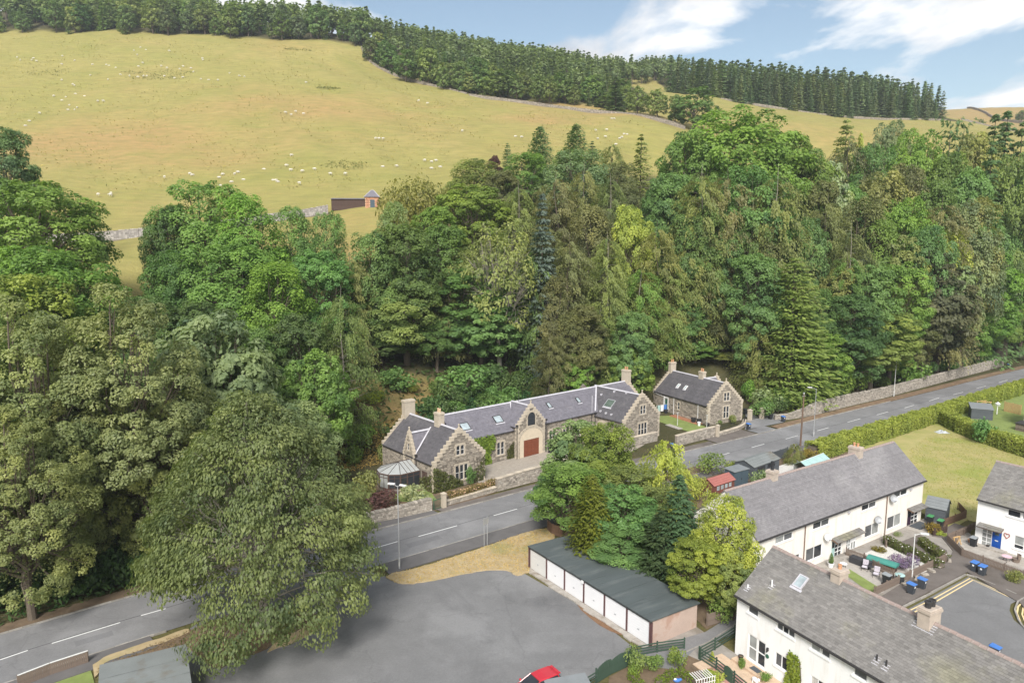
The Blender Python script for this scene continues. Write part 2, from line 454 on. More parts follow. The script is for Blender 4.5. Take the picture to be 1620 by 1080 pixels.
mk('bin_grey', (0.27, 0.29, 0.30), 0.5, 0.08, 2.0)
mk('car_red', (0.48, 0.022, 0.035), 0.25, 0.04, 1.0, spec=0.6)
mk('rubber', (0.02, 0.02, 0.02), 0.8, 0.1, 2.0)
mk('door_blue', (0.012, 0.075, 0.33), 0.4, 0.05, 2.0)
mk('door_dark', (0.045, 0.025, 0.045), 0.5, 0.1, 2.0)
mk('plastic_white', (0.78, 0.78, 0.78), 0.5, 0.05, 2.0)
mk('teal_roof', (0.06, 0.24, 0.20), 0.7, 0.12, 2.0)
mk('rattan', (0.045, 0.045, 0.05), 0.8, 0.25, 12.0)
mk('chair_lilac', (0.60, 0.56, 0.62), 0.7, 0.1, 2.0)
mk('pink_paint', (0.72, 0.47, 0.53), 0.7, 0.06, 2.0)
mk('turq', (0.36, 0.52, 0.50), 0.4, 0.12, 1.5)
mk('decking', (0.36, 0.17, 0.095), 0.8, 0.15, 2.0, tint=0.2)
mk('bark', (0.13, 0.105, 0.08), 0.95, 0.3, 3.0, stretch=(4, 4, 0.7))
mk('bark_pale', (0.27, 0.245, 0.205), 0.9, 0.3, 3.0, stretch=(3, 3, 0.7))
mk('wool', (0.60, 0.57, 0.50), 0.95, 0.08, 4.0, tint=0.1)
mk('dark_inside', (0.02, 0.02, 0.022), 0.9, 0.1, 1.0)
mk('curtain', (0.50, 0.48, 0.44), 0.9, 0.3, 6.0, stretch=(6, 6, 0.3))
mk('orange', (0.62, 0.22, 0.045), 0.8, 0.1, 2.0)
mk('flower_white', (0.75, 0.73, 0.68), 0.8, 0.1, 2.0)
mk('flower_peach', (0.66, 0.42, 0.27), 0.8, 0.15, 2.0)
mk('green_paint', (0.03, 0.11, 0.07), 0.6, 0.1, 2.0)
M['glass'] = glass_mat('glass', (0.036, 0.04, 0.046))
M['glass_mid'] = glass_mat('glass_mid', (0.11, 0.115, 0.12))
M['glass_pale'] = glass_mat('glass_pale', (0.30, 0.31, 0.30), 0.15)
M['glass_sky'] = glass_mat('glass_sky', (0.36, 0.42, 0.44), 0.2)
M['glass_green'] = glass_mat('glass_green', (0.09, 0.12, 0.10), 0.12)
M['leaf'] = foliage_mat('leaf')
M['leaf_matt'] = foliage_mat('leaf_matt', 0.2, 0.8, 0.1)
# ================================================================== GROUND, ROADS
ROAD_C = [(-95, -2), (-62, 30.6), (-47, 44.6), (-39.74, 51.04), (-33.42, 56.5), (-26.0, 62.4), (-16.27, 70.05), (-6.3, 77.39), (4.2, 85.22), (18, 94.9), (31.31, 104.15), (45.21, 113.62),
          (60.64, 124.68), (80.29, 138.3), (98.0, 150.73), (107.5, 157.6), (126, 170.5), (150, 187), (200, 221)]
def offset(poly, d):
    """left-hand offset of a plan polyline (positive = north side of the road)"""
    r = []
    for i, p in enumerate(poly):
        a = poly[max(0, i - 1)]; b = poly[min(len(poly) - 1, i + 1)]
        v = Vector((b[0] - a[0], b[1] - a[1])).normalized()
        r.append((p[0] - v.y * d, p[1] + v.x * d))
    return r
RN, RS = offset(ROAD_C, 4.3), offset(ROAD_C, -3.9)
def sdist(x, y, poly):
    """signed distance to polyline, positive on the left (north)"""
    x = np.asarray(x, float); y = np.asarray(y, float)
    best = np.full(x.shape, 1e9); sg = np.ones(x.shape)
    for (ax, ay), (bx, by) in zip(poly, poly[1:]):
        dx, dy = bx - ax, by - ay
        l2 = dx * dx + dy * dy
        t = np.clip(((x - ax) * dx + (y - ay) * dy) / l2, 0, 1)
        qx, qy = x - (ax + t * dx), y - (ay + t * dy)
        d = np.hypot(qx, qy)
        c = dx * (y - ay) - dy * (x - ax)
        m = d < best - 1e-9
        best = np.where(m, d, best); sg = np.where(m, np.where(c >= 0, 1.0, -1.0), sg)
    return best * sg
CTRL = []
def cp(px, py, Y):
    CTRL.append(DD(px, py, Y))
# bank and wooded slope behind the houses (distance from the road kerb, height)
def along(i, d, z):
    a, b = RN[i], RN[min(i + 1, len(RN) - 1)]
    if a == b: a = RN[i - 1]
    v = Vector((b[0] - a[0], b[1] - a[1])).normalized()
    CTRL.append((RN[i][0] - v.y * d, RN[i][1] + v.x * d, z))
for i, prof in ((1, ((0, 0), (8, 1), (30, 9), (60, 20), (95, 31))), (4, ((0, 0), (8, .6), (25, 6), (55, 17), (85, 27))), (6, ((0, 0), (12, .3), (22, 1.5), (38, 7), (60, 16), (90, 31))),
                (8, ((0, 0), (14, .1), (24, 1.0), (37, 6.5), (52, 12), (80, 28))), (10, ((0, 0), (16, .1), (26, 1.2), (40, 8), (60, 19), (90, 36))), (11, ((0, 0), (12, .2), (26, 2), (40, 11), (60, 23))),
                (12, ((0, 0), (10, 1.0), (35, 15), (60, 31), (90, 47))), (14, ((0, 0), (10, 1.5), (35, 17), (60, 33), (95, 50))), (16, ((0, 0), (12, 2), (40, 20), (75, 40), (110, 55))), (18, ((0, 0), (30, 12), (80, 38)))):
    for d, z in prof:
        along(i, d, z)
for q in ((-60, 372, 158), (165, 376, 165), (300, 357, 180), (420, 341, 190), (528, 333, 192), (600, 327, 192),           # foot of the pasture wall
          (100, 310, 205), (300, 280, 225), (520, 260, 232), (700, 280, 222), (60, 215, 270), (300, 190, 285), (560, 190, 285), (800, 230, 262),
          (0, 130, 335), (300, 128, 340), (560, 130, 345), (760, 190, 300), (950, 205, 292), (1060, 203, 300),
          (-100, 55, 420), (0, 54, 420), (150, 53, 420), (300, 58, 420), (450, 66, 420), (570, 76, 420), (590, 105, 402), (650, 128, 378), (740, 151, 352), (830, 163, 342), (945, 178, 330), (1080, 203, 312),
          (0, 20, 540), (300, 22, 540), (570, 62, 540), (700, 84, 480), (900, 118, 480), (1040, 143, 470), (830, 124, 420), (950, 150, 400), (700, 86, 620), (900, 122, 620), (300, 30, 650), (570, 66, 650),
          (1100, 150, 430), (1150, 160, 420), (1300, 183, 425), (1400, 190, 435), (1495, 191, 450), (1200, 200, 350), (1330, 218, 345), (1450, 228, 345), (1560, 232, 340),
          (1150, 122, 540), (1300, 142, 560), (1450, 172, 560), (1520, 198, 560), (1600, 212, 520), (1560, 188, 680), (1640, 196, 680), (1540, 174, 860), (1640, 179, 860), (1750, 190, 700), (1750, 235, 380)):
    cp(*q)
CTRL += [(-420, 500, 150), (-420, 300, 75), (-300, 150, 45), (520, 500, 120), (620, 900, 175), (-300, 1000, 190), (100, 1000, 150), (300, 1000, 170), (300, 300, 62), (-200, 80, 35)]
_c = np.array(CTRL)
_X = _c[:, :2] / 100.0
def _phi(r2):
    return np.where(r2 > 1e-12, r2 * np.log(np.maximum(r2, 1e-12)), 0.0)
_n = len(_c)
_K = _phi(((_X[:, None] - _X[None]) ** 2).sum(-1)) + np.eye(_n) * 0.004
_P = np.hstack([np.ones((_n, 1)), _X])
_A = np.vstack([np.hstack([_K, _P]), np.hstack([_P.T, np.zeros((3, 3))])])
_S = np.linalg.solve(_A, np.concatenate([_c[:, 2], np.zeros(3)]))
def terrain_np(x, y):
    x = np.atleast_1d(np.asarray(x, float)); y = np.atleast_1d(np.asarray(y, float))
    q = np.stack([x, y], -1) / 100.0
    z = _phi(((q[:, None] - _X[None]) ** 2).sum(-1)) @ _S[:_n] + _S[_n] + q @ _S[_n + 1:]
    d = sdist(x, y, RN)
    k = np.clip((d - 1.0) / 20.0, 0, 1); k = k * k * (3 - 2 * k)
    k2 = np.clip((d - 10.0) / 14.0, 0, 1)                       # houses stand on a level shelf
    shelf = (x > -34) & (x < 46)
    k = np.where(shelf, k * np.clip(k2, 0.06, 1), k)
    return np.maximum(z, 0.0) * k - 0.06
def terrain(x, y):
    return float(terrain_np([x], [y])[0])
def build_ground():
    xs = np.concatenate([np.arange(-460, -120, 6.0), np.arange(-120, 140, 2.0), np.arange(140, 700, 6.0)])
    ys = np.concatenate([np.arange(-140, 30, 6.0), np.arange(30, 240, 2.0), np.arange(240, 470, 4.0), np.arange(470, 1100, 12.0)])
    XX, YY = np.meshgrid(xs, ys)
    x, y = XX.ravel(), YY.ravel()
    z = np.concatenate([terrain_np(x[i:i + 4000], y[i:i + 4000]) for i in range(0, len(x), 4000)])
    d = sdist(x, y, RN)
    rng = np.random.default_rng(3)
    far = np.clip((d - 60) / 40, 0, 1)
    z = z + far * (0.5 * np.sin(x * .11 + 2 * np.sin(y * .05)) * np.sin(y * .09 + 1.0) + 0.25 * np.sin(x * .31 + y * .17))
    nx, ny = len(xs), len(ys)
    idx = np.arange(nx * ny).reshape(ny, nx)
    f = np.stack([idx[:-1, :-1], idx[:-1, 1:], idx[1:, 1:], idx[1:, :-1]], -1).reshape(-1, 4)
    me = bpy.data.meshes.new('ground')
    me.vertices.add(len(x)); me.vertices.foreach_set('co', np.stack([x, y, z], -1).ravel())
    me.loops.add(f.size); me.loops.foreach_set('vertex_index', f.ravel())
    me.polygons.add(len(f)); me.polygons.foreach_set('loop_start', np.arange(len(f)) * 4)
    me.polygons.foreach_set('use_smooth', np.ones(len(f), bool))
    me.update()
    # which land it is: woodland floor or pasture, and how parched the pasture is
    u = sdist(x, y, [DD(-300, 395, 150)[:2], DD(163, 388, 150)[:2], DD(420, 360, 165)[:2], DD(600, 345, 168)[:2], DD(760, 290, 195)[:2], DD(900, 262, 215)[:2], DD(1080, 215, 275)[:2], DD(1200, 226, 290)[:2], DD(1450, 240, 300)[:2], DD(1800, 250, 330)[:2]])
    wood = 1 - np.clip((u + 3) / 6, 0, 1)
    wood = np.where(d < 2, 0.75, wood)
    for px, py, Y, r in ((420, 350, 150, 18), (530, 350, 158, 20), (590, 345, 160, 10), (190, 440, 125, 14), (250, 420, 130, 16), (195, 392, 150, 17), (180, 430, 132, 14), (300, 372, 158, 14)):
        cx, cy, _ = DD(px, py, Y)
        wood = np.where((np.hypot(x - cx, y - cy) < r) & (d > 40), 0.0, wood)
    band = sdist(x, y, [DD(600, 95, 410)[:2], DD(650, 120, 385)[:2], DD(740, 143, 360)[:2], DD(830, 156, 350)[:2], DD(1030, 160, 345)[:2], DD(1060, 145, 470)[:2]])
    wood = np.maximum(wood, np.clip(band / 8, 0, 1) * (x < 78))
    ridge = sdist(x, y, [DD(1060, 142, 440)[:2], DD(1150, 155, 426)[:2], DD(1300, 178, 431)[:2], DD(1490, 187, 452)[:2]])
    wood = np.maximum(wood, np.clip(ridge / 5, 0, 1) * ((x > 100) & (x < 285)))
    lw = sdist(x, y, [DD(-200, 52, 424)[:2], DD(0, 52, 424)[:2], DD(300, 55, 424)[:2], DD(575, 70, 424)[:2]])
    wood = np.maximum(wood, np.clip(lw / 6, 0, 1) * (x < -60))
    dry = np.zeros(len(x))
    def blob(px, py, Y, rx, ry, k):
        nonlocal dry
        cx, cy, _ = DD(px, py, Y)
        dry = np.maximum(dry, k * np.exp(-((x - cx) / rx) ** 2 - ((y - cy) / ry) ** 2))
    blob(210, 235, 262, 60, 30, 1.0); blob(60, 235, 262, 30, 22, .8); blob(450, 160, 300, 55, 22, .8); blob(560, 175, 295, 45, 16, .75); blob(330, 140, 330, 36, 16, .5); blob(330, 255, 240, 30, 14, .6)
    blob(860, 190, 305, 22, 12, .8); blob(1000, 185, 325, 40, 14, .8); blob(640, 175, 320, 30, 14, .6); blob(900, 165, 345, 30, 10, .9); blob(1300, 215, 350, 60, 16, .55); blob(1200, 185, 390, 50, 14, .35)
    blob(550, 50, 440, 30, 12, .6); blob(480, 75, 410, 40, 14, .4); blob(570, 345, 160, 12, 8, .6)
    dry = np.maximum(dry, np.clip((y - 505) / 25, 0, 1) * (x > 230) * 1.0)
    near = sdist(x, y, RN)
    shelfgrass = np.exp(-((x + 14) / 12) ** 2 - ((y - 118) / 9) ** 2)
    wood = np.where(shelfgrass > .35, wood * 0.35, wood); dry = np.maximum(dry, np.where(d < 60, np.clip(shelfgrass * 1.3, 0, 1), 0))
    for nm, val in (('wood', wood), ('dry', dry)):
        a = me.attributes.new(nm, 'FLOAT', 'POINT'); a.data.foreach_set('value', val.astype(np.float32))
    m = bpy.data.materials.new('land'); m.use_nodes = True
    nt = m.node_tree; L = nt.links.new; b = nt.nodes['Principled BSDF']
    b.inputs['Roughness'].default_value = 0.95; b.inputs['Specular IOR Level'].default_value = 0.1
    pos = N(nt, 'ShaderNodeNewGeometry').outputs['Position']
    def noise(scale, det=6.0, stretch=None, lo=0.3, hi=0.7):
        v = pos
        if stretch:
            mp = N(nt, 'ShaderNodeMapping'); mp.inputs['Scale'].default_value = stretch; L(pos, mp.inputs['Vector']); v = mp.outputs[0]
        no = N(nt, 'ShaderNodeTexNoise', i_Scale=scale, i_Detail=det, i_Roughness=0.65); L(v, no.inputs['Vector'])
        mr = N(nt, 'ShaderNodeMapRange'); mr.inputs['From Min'].default_value = lo; mr.inputs['From Max'].default_value = hi
        L(no.outputs['Fac'], mr.inputs['Value']); return mr.outputs[0]
    def mix(fac, a, c):
        x_ = N(nt, 'ShaderNodeMix', data_type='RGBA')
        if isinstance(fac, float): x_.inputs[0].default_value = fac
        else: L(fac, x_.inputs[0])
        for k, q in ((6, a), (7, c)):
            if isinstance(q, tuple): x_.inputs[k].default_value = (*q, 1)
            else: L(q, x_.inputs[k])
        return x_.outputs[2]
    def attr(n):
        return N(nt, 'ShaderNodeAttribute', attribute_name=n).outputs['Fac']
    def mth(op, a, c):
        n_ = N(nt, 'ShaderNodeMath', operation=op)
        for k, q in ((0, a), (1, c)):
            if isinstance(q, (int, float)): n_.inputs[k].default_value = q
            else: L(q, n_.inputs[k])
        return n_.outputs[0]
    green = mix(noise(0.035, 8, (1, .6, 1)), PAST_A, PAST_B)
    streak = noise(0.5, 6, (0.10, 1.6, 0.4), .34, .72)
    dryf = mth('ADD', mth('MULTIPLY', attr('dry'), 1.15), mth('MULTIPLY', mth('SUBTRACT', noise(0.02, 6, (1, .7, 1)), 0.5), 0.8))
    dryf = mth('ADD', dryf, mth('MULTIPLY', mth('SUBTRACT', streak, 0.5), 0.6))
    cl = N(nt, 'ShaderNodeClamp'); L(dryf, cl.inputs[0])
    past = mix(cl.outputs[0], green, PAST_DRY)
    past = mix(mth('MULTIPLY', noise(0.35, 8, (.5, 1.6, .6)), 0.75), past, (0.20, 0.185, 0.065))
    past = mix(mth('MULTIPLY', noise(0.07, 6, (.7, 1.3, 1), .5, .75), 0.5), past, (0.205, 0.225, 0.062))
    floor = mix(noise(0.25, 6), (0.055, 0.06, 0.025), (0.10, 0.085, 0.045))
    col = mix(attr('wood'), past, floor)
    L(col, b.inputs['Base Color'])
    bp = N(nt, 'ShaderNodeBump', i_Strength=0.5, i_Distance=0.25); L(noise(2.2, 5), bp.inputs['Height']); L(bp.outputs[0], b.inputs['Normal'])
    me.materials.append(m)
    o = put('ground', me); o['kind'] = 'structure'
    return o
PAST_A, PAST_B, PAST_DRY = (0.285, 0.272, 0.08), (0.38, 0.315, 0.118), (0.405, 0.262, 0.116)
build_ground()
def sheet(name, poly, z, m, thick=0.0):
    mb = MB()
    if thick:
        mb.prism(poly, z - thick, z)
    else:
        mb.poly([(x, y, z) for x, y in poly])
    o = mb.build(name, m); o['kind'] = 'structure'
    return o
def strip(name, a, b, z, m, side=0.0):
    mb = MB()
    for i in range(len(a) - 1):
        mb.quad((*a[i], z), (*a[i + 1], z), (*b[i + 1], z), (*b[i], z))
        if side:
            mb.quad((*a[i], z - side), (*a[i + 1], z - side), (*a[i + 1], z), (*a[i], z))
            mb.quad((*b[i], z), (*b[i + 1], z), (*b[i + 1], z - side), (*b[i], z - side))
    o = mb.build(name, m); o['kind'] = 'structure'
    return o
def resample(poly, step):
    out = [poly[0]]; carry = 0.0
    for a, b in zip(poly, poly[1:]):
        L_ = math.hypot(b[0] - a[0], b[1] - a[1]); t = step - carry
        while t <= L_:
            out.append((a[0] + (b[0] - a[0]) * t / L_, a[1] + (b[1] - a[1]) * t / L_)); t += step
        carry = L_ - (t - step)
    return out
def wobble(poly, amp, step, seed):
    r = random.Random(seed); q = resample(poly, step)
    return [(x + r.uniform(-amp, amp), y + r.uniform(-amp, amp)) for x, y in q]
road = strip('road', RS, RN, 0.0, M['asphalt'])
# centre line: individual painted dashes, each measured where it lies
DASH = [((0, 1043), (44, 1028)), ((82, 1017), (190, 984)), ((223, 973), (262, 962)), ((563, 875), (629, 856)), ((662, 848), (723, 831)), ((781, 815), (818, 804.5)), ((863, 792), (895, 784)),
        ((1136, 721), (1154, 716)), ((1189, 707.5), (1209, 702)), ((1243, 694), (1262, 688.5)), ((1293, 681), (1311, 676)), ((1341, 667.5), (1361, 662)), ((1387, 656), (1405, 651)), ((1431, 645), (1446, 640.5)), ((1470, 634), (1486, 629)),
        ((1508, 624), (1524, 620)), ((1545, 614), (1560, 610)), ((1580, 605), (1594, 601))]
for a, b in DASH:
    mb = MB(); A, B = G(*a), G(*b)
    dvx, dvy = B[0] - A[0], B[1] - A[1]; l = math.hypot(dvx, dvy); n = (-dvy / l * .075, dvx / l * .075)
    mb.quad((A[0] - n[0], A[1] - n[1], .005), (B[0] - n[0], B[1] - n[1], .005), (B[0] + n[0], B[1] + n[1], .005), (A[0] + n[0], A[1] + n[1], .005))
    o = mb.build('road_marking', M['paint_white'], road); o['kind'] = 'structure'
# dark tar seam along the middle, faint edge line by the lodge
seam = MB()
cc = offset(ROAD_C, 0.16); c2 = offset(ROAD_C, 0.26)
for i in range(2, len(cc) - 2):
    seam.quad((*cc[i], .003), (*cc[i + 1], .003), (*c2[i + 1], .003), (*c2[i], .003))
mk('tar', (0.085, 0.083, 0.085), 0.8, 0.2, 2.0, world=True)
o = seam.build('tar_seam', M['tar'], road); o['kind'] = 'structure'
mk('litter', (0.20, 0.135, 0.085), 0.95, 0.25, 1.2, 0.5, 10, stain=((0.34, 0.27, 0.15), 0.5, 0.54, 0.7), world=True)
# --- kerbs and pavements
def kerb_run(poly, name='kerb', w=0.14, z=0.11, side=1, step=0.95, m='kerb', parent=None):
    """a run of single kerb stones; those far off are one joined strip"""
    q = resample(poly, step)
    r = random.Random(len(q)); me = []
    mb = MB()
    for a, b in zip(q, q[1:]):
        v = Vector((b[0] - a[0], b[1] - a[1])); l = v.length; v /= l; n = Vector((-v.y, v.x)) * side
        a2 = (a[0] + v.x * .012, a[1] + v.y * .012); b2 = (b[0] - v.x * .012, b[1] - v.y * .012)
        zz = z + r.uniform(-.012, .012)
        p = [(a2[0], a2[1]), (b2[0], b2[1]), (b2[0] + n.x * w, b2[1] + n.y * w), (a2[0] + n.x * w, a2[1] + n.y * w)]
        if side < 0: p.reverse()
        mb.prism(p, -.05, zz, 0, r.random())
    o = mb.build(name, M[m], parent); o['kind'] = 'structure'
    return o
def sub(poly, i0, i1): return poly[i0:i1 + 1]
NK = offset(ROAD_C, 4.3)
kerb_run(sub(NK, 0, 13), side=1)
def clip_run(poly, xa, xb):
    q = resample(poly, 0.5); return [p for p in q if xa <= p[0] <= xb]
kerb_run(clip_run(RS, -60, -28.6), side=-1)
kerb_run(clip_run(RS, -13.6, 120), side=-1)
SK0, SK1 = offset(ROAD_C, -4.04), offset(ROAD_C, -6.3)
def band(name, xa, xb, d0, d1, z, m, side=.12):
    A = clip_run(offset(ROAD_C, d0), xa, xb); B = clip_run(offset(ROAD_C, d1), xa - 3, xb + 3)
    nA = len(A); B2 = []
    for p in A:
        B2.append(min(B, key=lambda q: (q[0] - p[0]) ** 2 + (q[1] - p[1]) ** 2))
    return strip(name, A, B2, z, m, side)
band('pavement', -60, -29.5, -4.04, -6.2, .095, M['pavement'])
band('pavement', -13.4, 13, -4.04, -6.4, .095, M['pavement'])
band('pavement', 13, 120, -4.04, -5.6, .095, M['pavement'])
band('pavement', -22, -8.6, 4.44, 6.1, .095, M['pavement'])
band('pavement', -8.6, 8, 4.44, 5.6, .09, M['pavement_brown'])
band('pavement', 8, 33, 4.44, 6.0, .09, M['pavement_brown'])
band('pavement', 33, 41.5, 4.44, 9.0, .07, M['pavement_brown'])
band('pavement', 41.5, 46, 4.44, 7.0, .06, M['asphalt'])
band('grass_verge', 46, 135, 4.44, 6.2, .10, M['litter'])
band('leaf_litter', -62, -22, 4.44, 6.0, .08, M['soil'])
# --- car park
CP = [G(*q) for q in ((545, 884), (590, 905), (613, 912), (650, 922), (700, 914), (760, 902), (800, 899), (830, 907), (870, 930), (905, 950), (960, 990), (1003, 1024), (1000, 1046), (960, 1062), (900, 1092), (880, 1130), (500, 1200), (345, 1110), (352, 1056), (400, 1040), (470, 1004), (500, 972), (505, 940), (480, 930), (455, 935))]
sheet('car_park', CP, 0.006, M['asphalt_worn'])
sheet('car_park', [G(*q) for q in ((240, 1030), (330, 975), (470, 928), (560, 884), (575, 902), (592, 925), (530, 1000), (470, 1020), (420, 1035), (352, 1090), (250, 1200), (150, 1200))], 0.002, M['asphalt_worn'])
# parched grass between pavement and car park, and under the big birch
V1 = [G(*q) for q in ((610, 914), (618, 908), (660, 899), (720, 881), (765, 866), (810, 850), (850, 838), (880, 836), (876, 858), (838, 880), (838, 905), (820, 911), (800, 902), (770, 902), (730, 909), (690, 918), (650, 924), (622, 922))]
verge = sheet('grass_verge', wobble(V1, .10, .5, 5), 0.10, M['dry_grass'], .12)
V2 = [G(*q) for q in ((150, 1062), (200, 1035), (262, 1013), (330, 985), (400, 960), (470, 962), (510, 975), (500, 990), (455, 1005), (415, 1030), (372, 1042), (345, 1060), (330, 1050), (290, 1020), (160, 1075))]
sheet('grass_verge', wobble(V2, .12, .5, 6), 0.09, M['soil'], .12)
V3 = [G(*q) for q in ((148, 1052), (165, 1040), (240, 1014), (300, 994), (300, 1001), (262, 1016), (200, 1036), (164, 1050), (152, 1072), (140, 1075))]
sheet('grass_verge', wobble(V3, .08, .5, 7), 0.105, M['dry_grass'], .12)
V4 = [G(*q) for q in ((440, 1012), (500, 985), (520, 985), (500, 1000), (455, 1020), (420, 1032))]
sheet('grass_verge', wobble(V4, .10, .5, 8), 0.11, M['dry_grass'], .12)
sheet('lawn', [G(*q) for q in ((0, 1085), (90, 1058), (140, 1046), (158, 1110), (0, 1160))], 0.02, M['green_lawn'])
# lane between the garages and the near terrace
sheet('path', [G(*q) for q in ((1003, 1026), (1030, 1024), (1116, 999), (1140, 984), (1166, 970), (1166, 1000), (1100, 1026), (1085, 1040), (1075, 1060), (1003, 1050))], 0.012, M['asphalt'])
mb = MB(); mb.path([(*G(1085, 1031), .05), (*G(1120, 1016), .05), (*G(1138, 1004), .05), (*G(1166, 986), .05)], .05, 4)
o = mb.build('kerb', M['kerb']); o['kind'] = 'structure'
# gardens around the terraces: bare worn ground under everything
sheet('lawn', [G(*q) for q in ((1395, 705), (1465, 688), (1500, 684), (1640, 722), (1760, 800), (1560, 830), (1530, 822), (1505, 838), (1440, 800), (1390, 730))], 0.012, M['lawn'])
sheet('lawn', [G(*q) for q in ((1492, 666), (1540, 648), (1620, 622), (1700, 600), (1760, 690), (1640, 728), (1560, 702), (1510, 684))], .008, M['green_lawn'])
sheet('lawn', [G(*q) for q in ((1420, 690), (1490, 664), (1530, 690), (1500, 700), (1440, 700))], .004, M['lawn'])
sheet('lawn', [G(*q) for q in ((1290, 726), (1400, 690), (1470, 686), (1440, 720), (1380, 725), (1300, 760))], 0.006, M['lawn'])
# cul-de-sac
CS = [G(*q) for q in ((1426, 968), (1470, 945), (1532, 912), (1602, 941), (1608, 950), (1599, 955), (1597, 965), (1604, 980), (1650, 1018), (1900, 1200), (1500, 1200), (1380, 1040))]
culdesac = sheet('road', CS, 0.004, M['asphalt_worn'])
PV = [G(*q) for q in ((1385, 950), (1440, 915), (1497, 892), (1508, 872), (1490, 850), (1475, 848), (1510, 828), (1530, 835), (1512, 850), (1518, 862), (1535, 880), (1560, 893), (1640, 925), (1900, 1040), (1900, 1190), (1650, 1005), (1615, 955), (1530, 905), (1420, 962), (1395, 962))]
sheet('pavement', PV, 0.10, M['pavement_brown'], .12)
kerb_run([G(*q) for q in ((1410, 970), (1470, 941), (1531, 908), (1600, 937), (1616, 945))], side=1, parent=None)
kerb_run([G(*q) for q in ((1700, 1052), (1640, 1012), (1614, 985), (1607, 965), (1612, 952), (1640, 936))], side=1)
for off in (0.25, 0.62):
    for pl in (((1412, 973), (1470, 945), (1531, 912), (1603, 941)), ((1700, 1058), (1636, 1014), (1609, 986), (1602, 968), (1604, 957), (1612, 949))):
        q = offset([G(*p) for p in pl], -off)
        mb = MB(); q2 = offset([G(*p) for p in pl], -off - .13)
        for i in range(len(q) - 1):
            mb.quad((*q[i], .009), (*q[i + 1], .009), (*q2[i + 1], .009), (*q2[i], .009))
        o = mb.build('road_marking', M['paint_yellow'], culdesac); o['kind'] = 'structure'

for (a, b, w_) in (((648, 866), (700, 851), 1.1), ((300, 1010), (330, 1001), 1.4), ((1010, 757), (1060, 742), 1.0), ((120, 1022), (180, 1004), .9)):
    A, B = Vector(G(*a)), Vector(G(*b)); v = (B - A).normalized(); n = Vector((-v.y, v.x)) * w_
    o = MB().poly([(A.x, A.y, .003), (B.x, B.y, .003), (B.x + n.x, B.y + n.y, .003), (A.x + n.x, A.y + n.y, .003)]).build('road_patch', M['patch'], road); o['kind'] = 'structure'
for q in ((690, 880), (1000, 752), (330, 985)):
    mb = MB(); c = G(*q); mb.lathe([(.3, .006), (0, .007)], (c[0], c[1], 0), 14); o = mb.build('manhole_cover', M['tar'], road); o['kind'] = 'structure'
# ================================================================== BUILDINGS: helpers
def child(parent, name, mb, mats, kind=None, label=None, smooth=False):
    o = mb.build(name, mats, parent, kind=kind, smooth=smooth)
    if label: o['label'] = label
    return o
def wall_holes(mb, M_, x0, x1, z0, z1, holes, depth=0.12, m=0):
    """front sheet of a wall (local x, z; outside is -y) with reveals round the openings"""
    mb.M = M_
    xs = sorted({x0, x1, *[h[0] for h in holes], *[h[1] for h in holes]})
    zs = sorted({z0, z1, *[h[2] for h in holes], *[h[3] for h in holes]})
    for a, b in zip(xs, xs[1:]):
        for c, d in zip(zs, zs[1:]):
            cx, cz = (a + b) / 2, (c + d) / 2
            if any(h[0] < cx < h[1] and h[2] < cz < h[3] for h in holes): continue
            mb.quad((a, 0, c), (b, 0, c), (b, 0, d), (a, 0, d), m)
    for a, b, c, d in holes:
        mb.quad((a, 0, c), (a, 0, d), (a, depth, d), (a, depth, c), m)
        mb.quad((b, 0, d), (b, 0, c), (b, depth, c), (b, depth, d), m)
        mb.quad((a, 0, d), (b, 0, d), (b, depth, d), (a, depth, d), m)
        mb.quad((b, 0, c), (a, 0, c), (a, depth, c), (b, depth, c), m)
    mb.M = None
def window(parent, M_, x0, x1, z0, z1, cols=(1,), rows=(1,), fr=0.07, glass='glass', frame='upvc', inset=0.10, sill=True, sillm='render_white', name='window'):
    """frame is the part; every pane and the sill are pieces of it"""
    mb = MB(M_)
    y0, y1 = inset - 0.05, inset + 0.02
    mb.box(x0, x1, y0, y1, z0, z0 + fr); mb.box(x0, x1, y0, y1, z1 - fr, z1)
    mb.box(x0, x0 + fr, y0, y1, z0 + fr, z1 - fr); mb.box(x1 - fr, x1, y0, y1, z0 + fr, z1 - fr)
    tc, tr = sum(cols), sum(rows)
    ex = [x0 + fr]; ez = [z0 + fr]
    iw, ih = x1 - x0 - 2 * fr, z1 - z0 - 2 * fr
    for c in cols: ex.append(ex[-1] + iw * c / tc)
    for c in rows: ez.append(ez[-1] + ih * c / tr)
    for e in ex[1:-1]: mb.box(e - fr * .5, e + fr * .5, y0, y1, z0 + fr, z1 - fr)
    for e in ez[1:-1]: mb.box(x0 + fr, x1 - fr, y0 - .004, y1, e - fr * .42, e + fr * .42)
    w = child(parent, name, mb, M[frame])
    gl = glass if isinstance(glass, (list, tuple)) else [glass]
    k = 0
    for i in range(len(cols)):
        for j in range(len(rows)):
            g = MB(M_)
            g.box(ex[i] + .01, ex[i + 1] - .01, inset - .012, inset + .008, ez[j] + .01, ez[j + 1] - .01)
            child(w, 'pane', g, M[gl[k % len(gl)]]); k += 1
    if sill:
        s = MB(M_); s.box(x0 - .08, x1 + .08, -.07, inset - .052, z0 - .12, z0 - .002)
        child(w, 'sill', s, M[sillm])
    return w
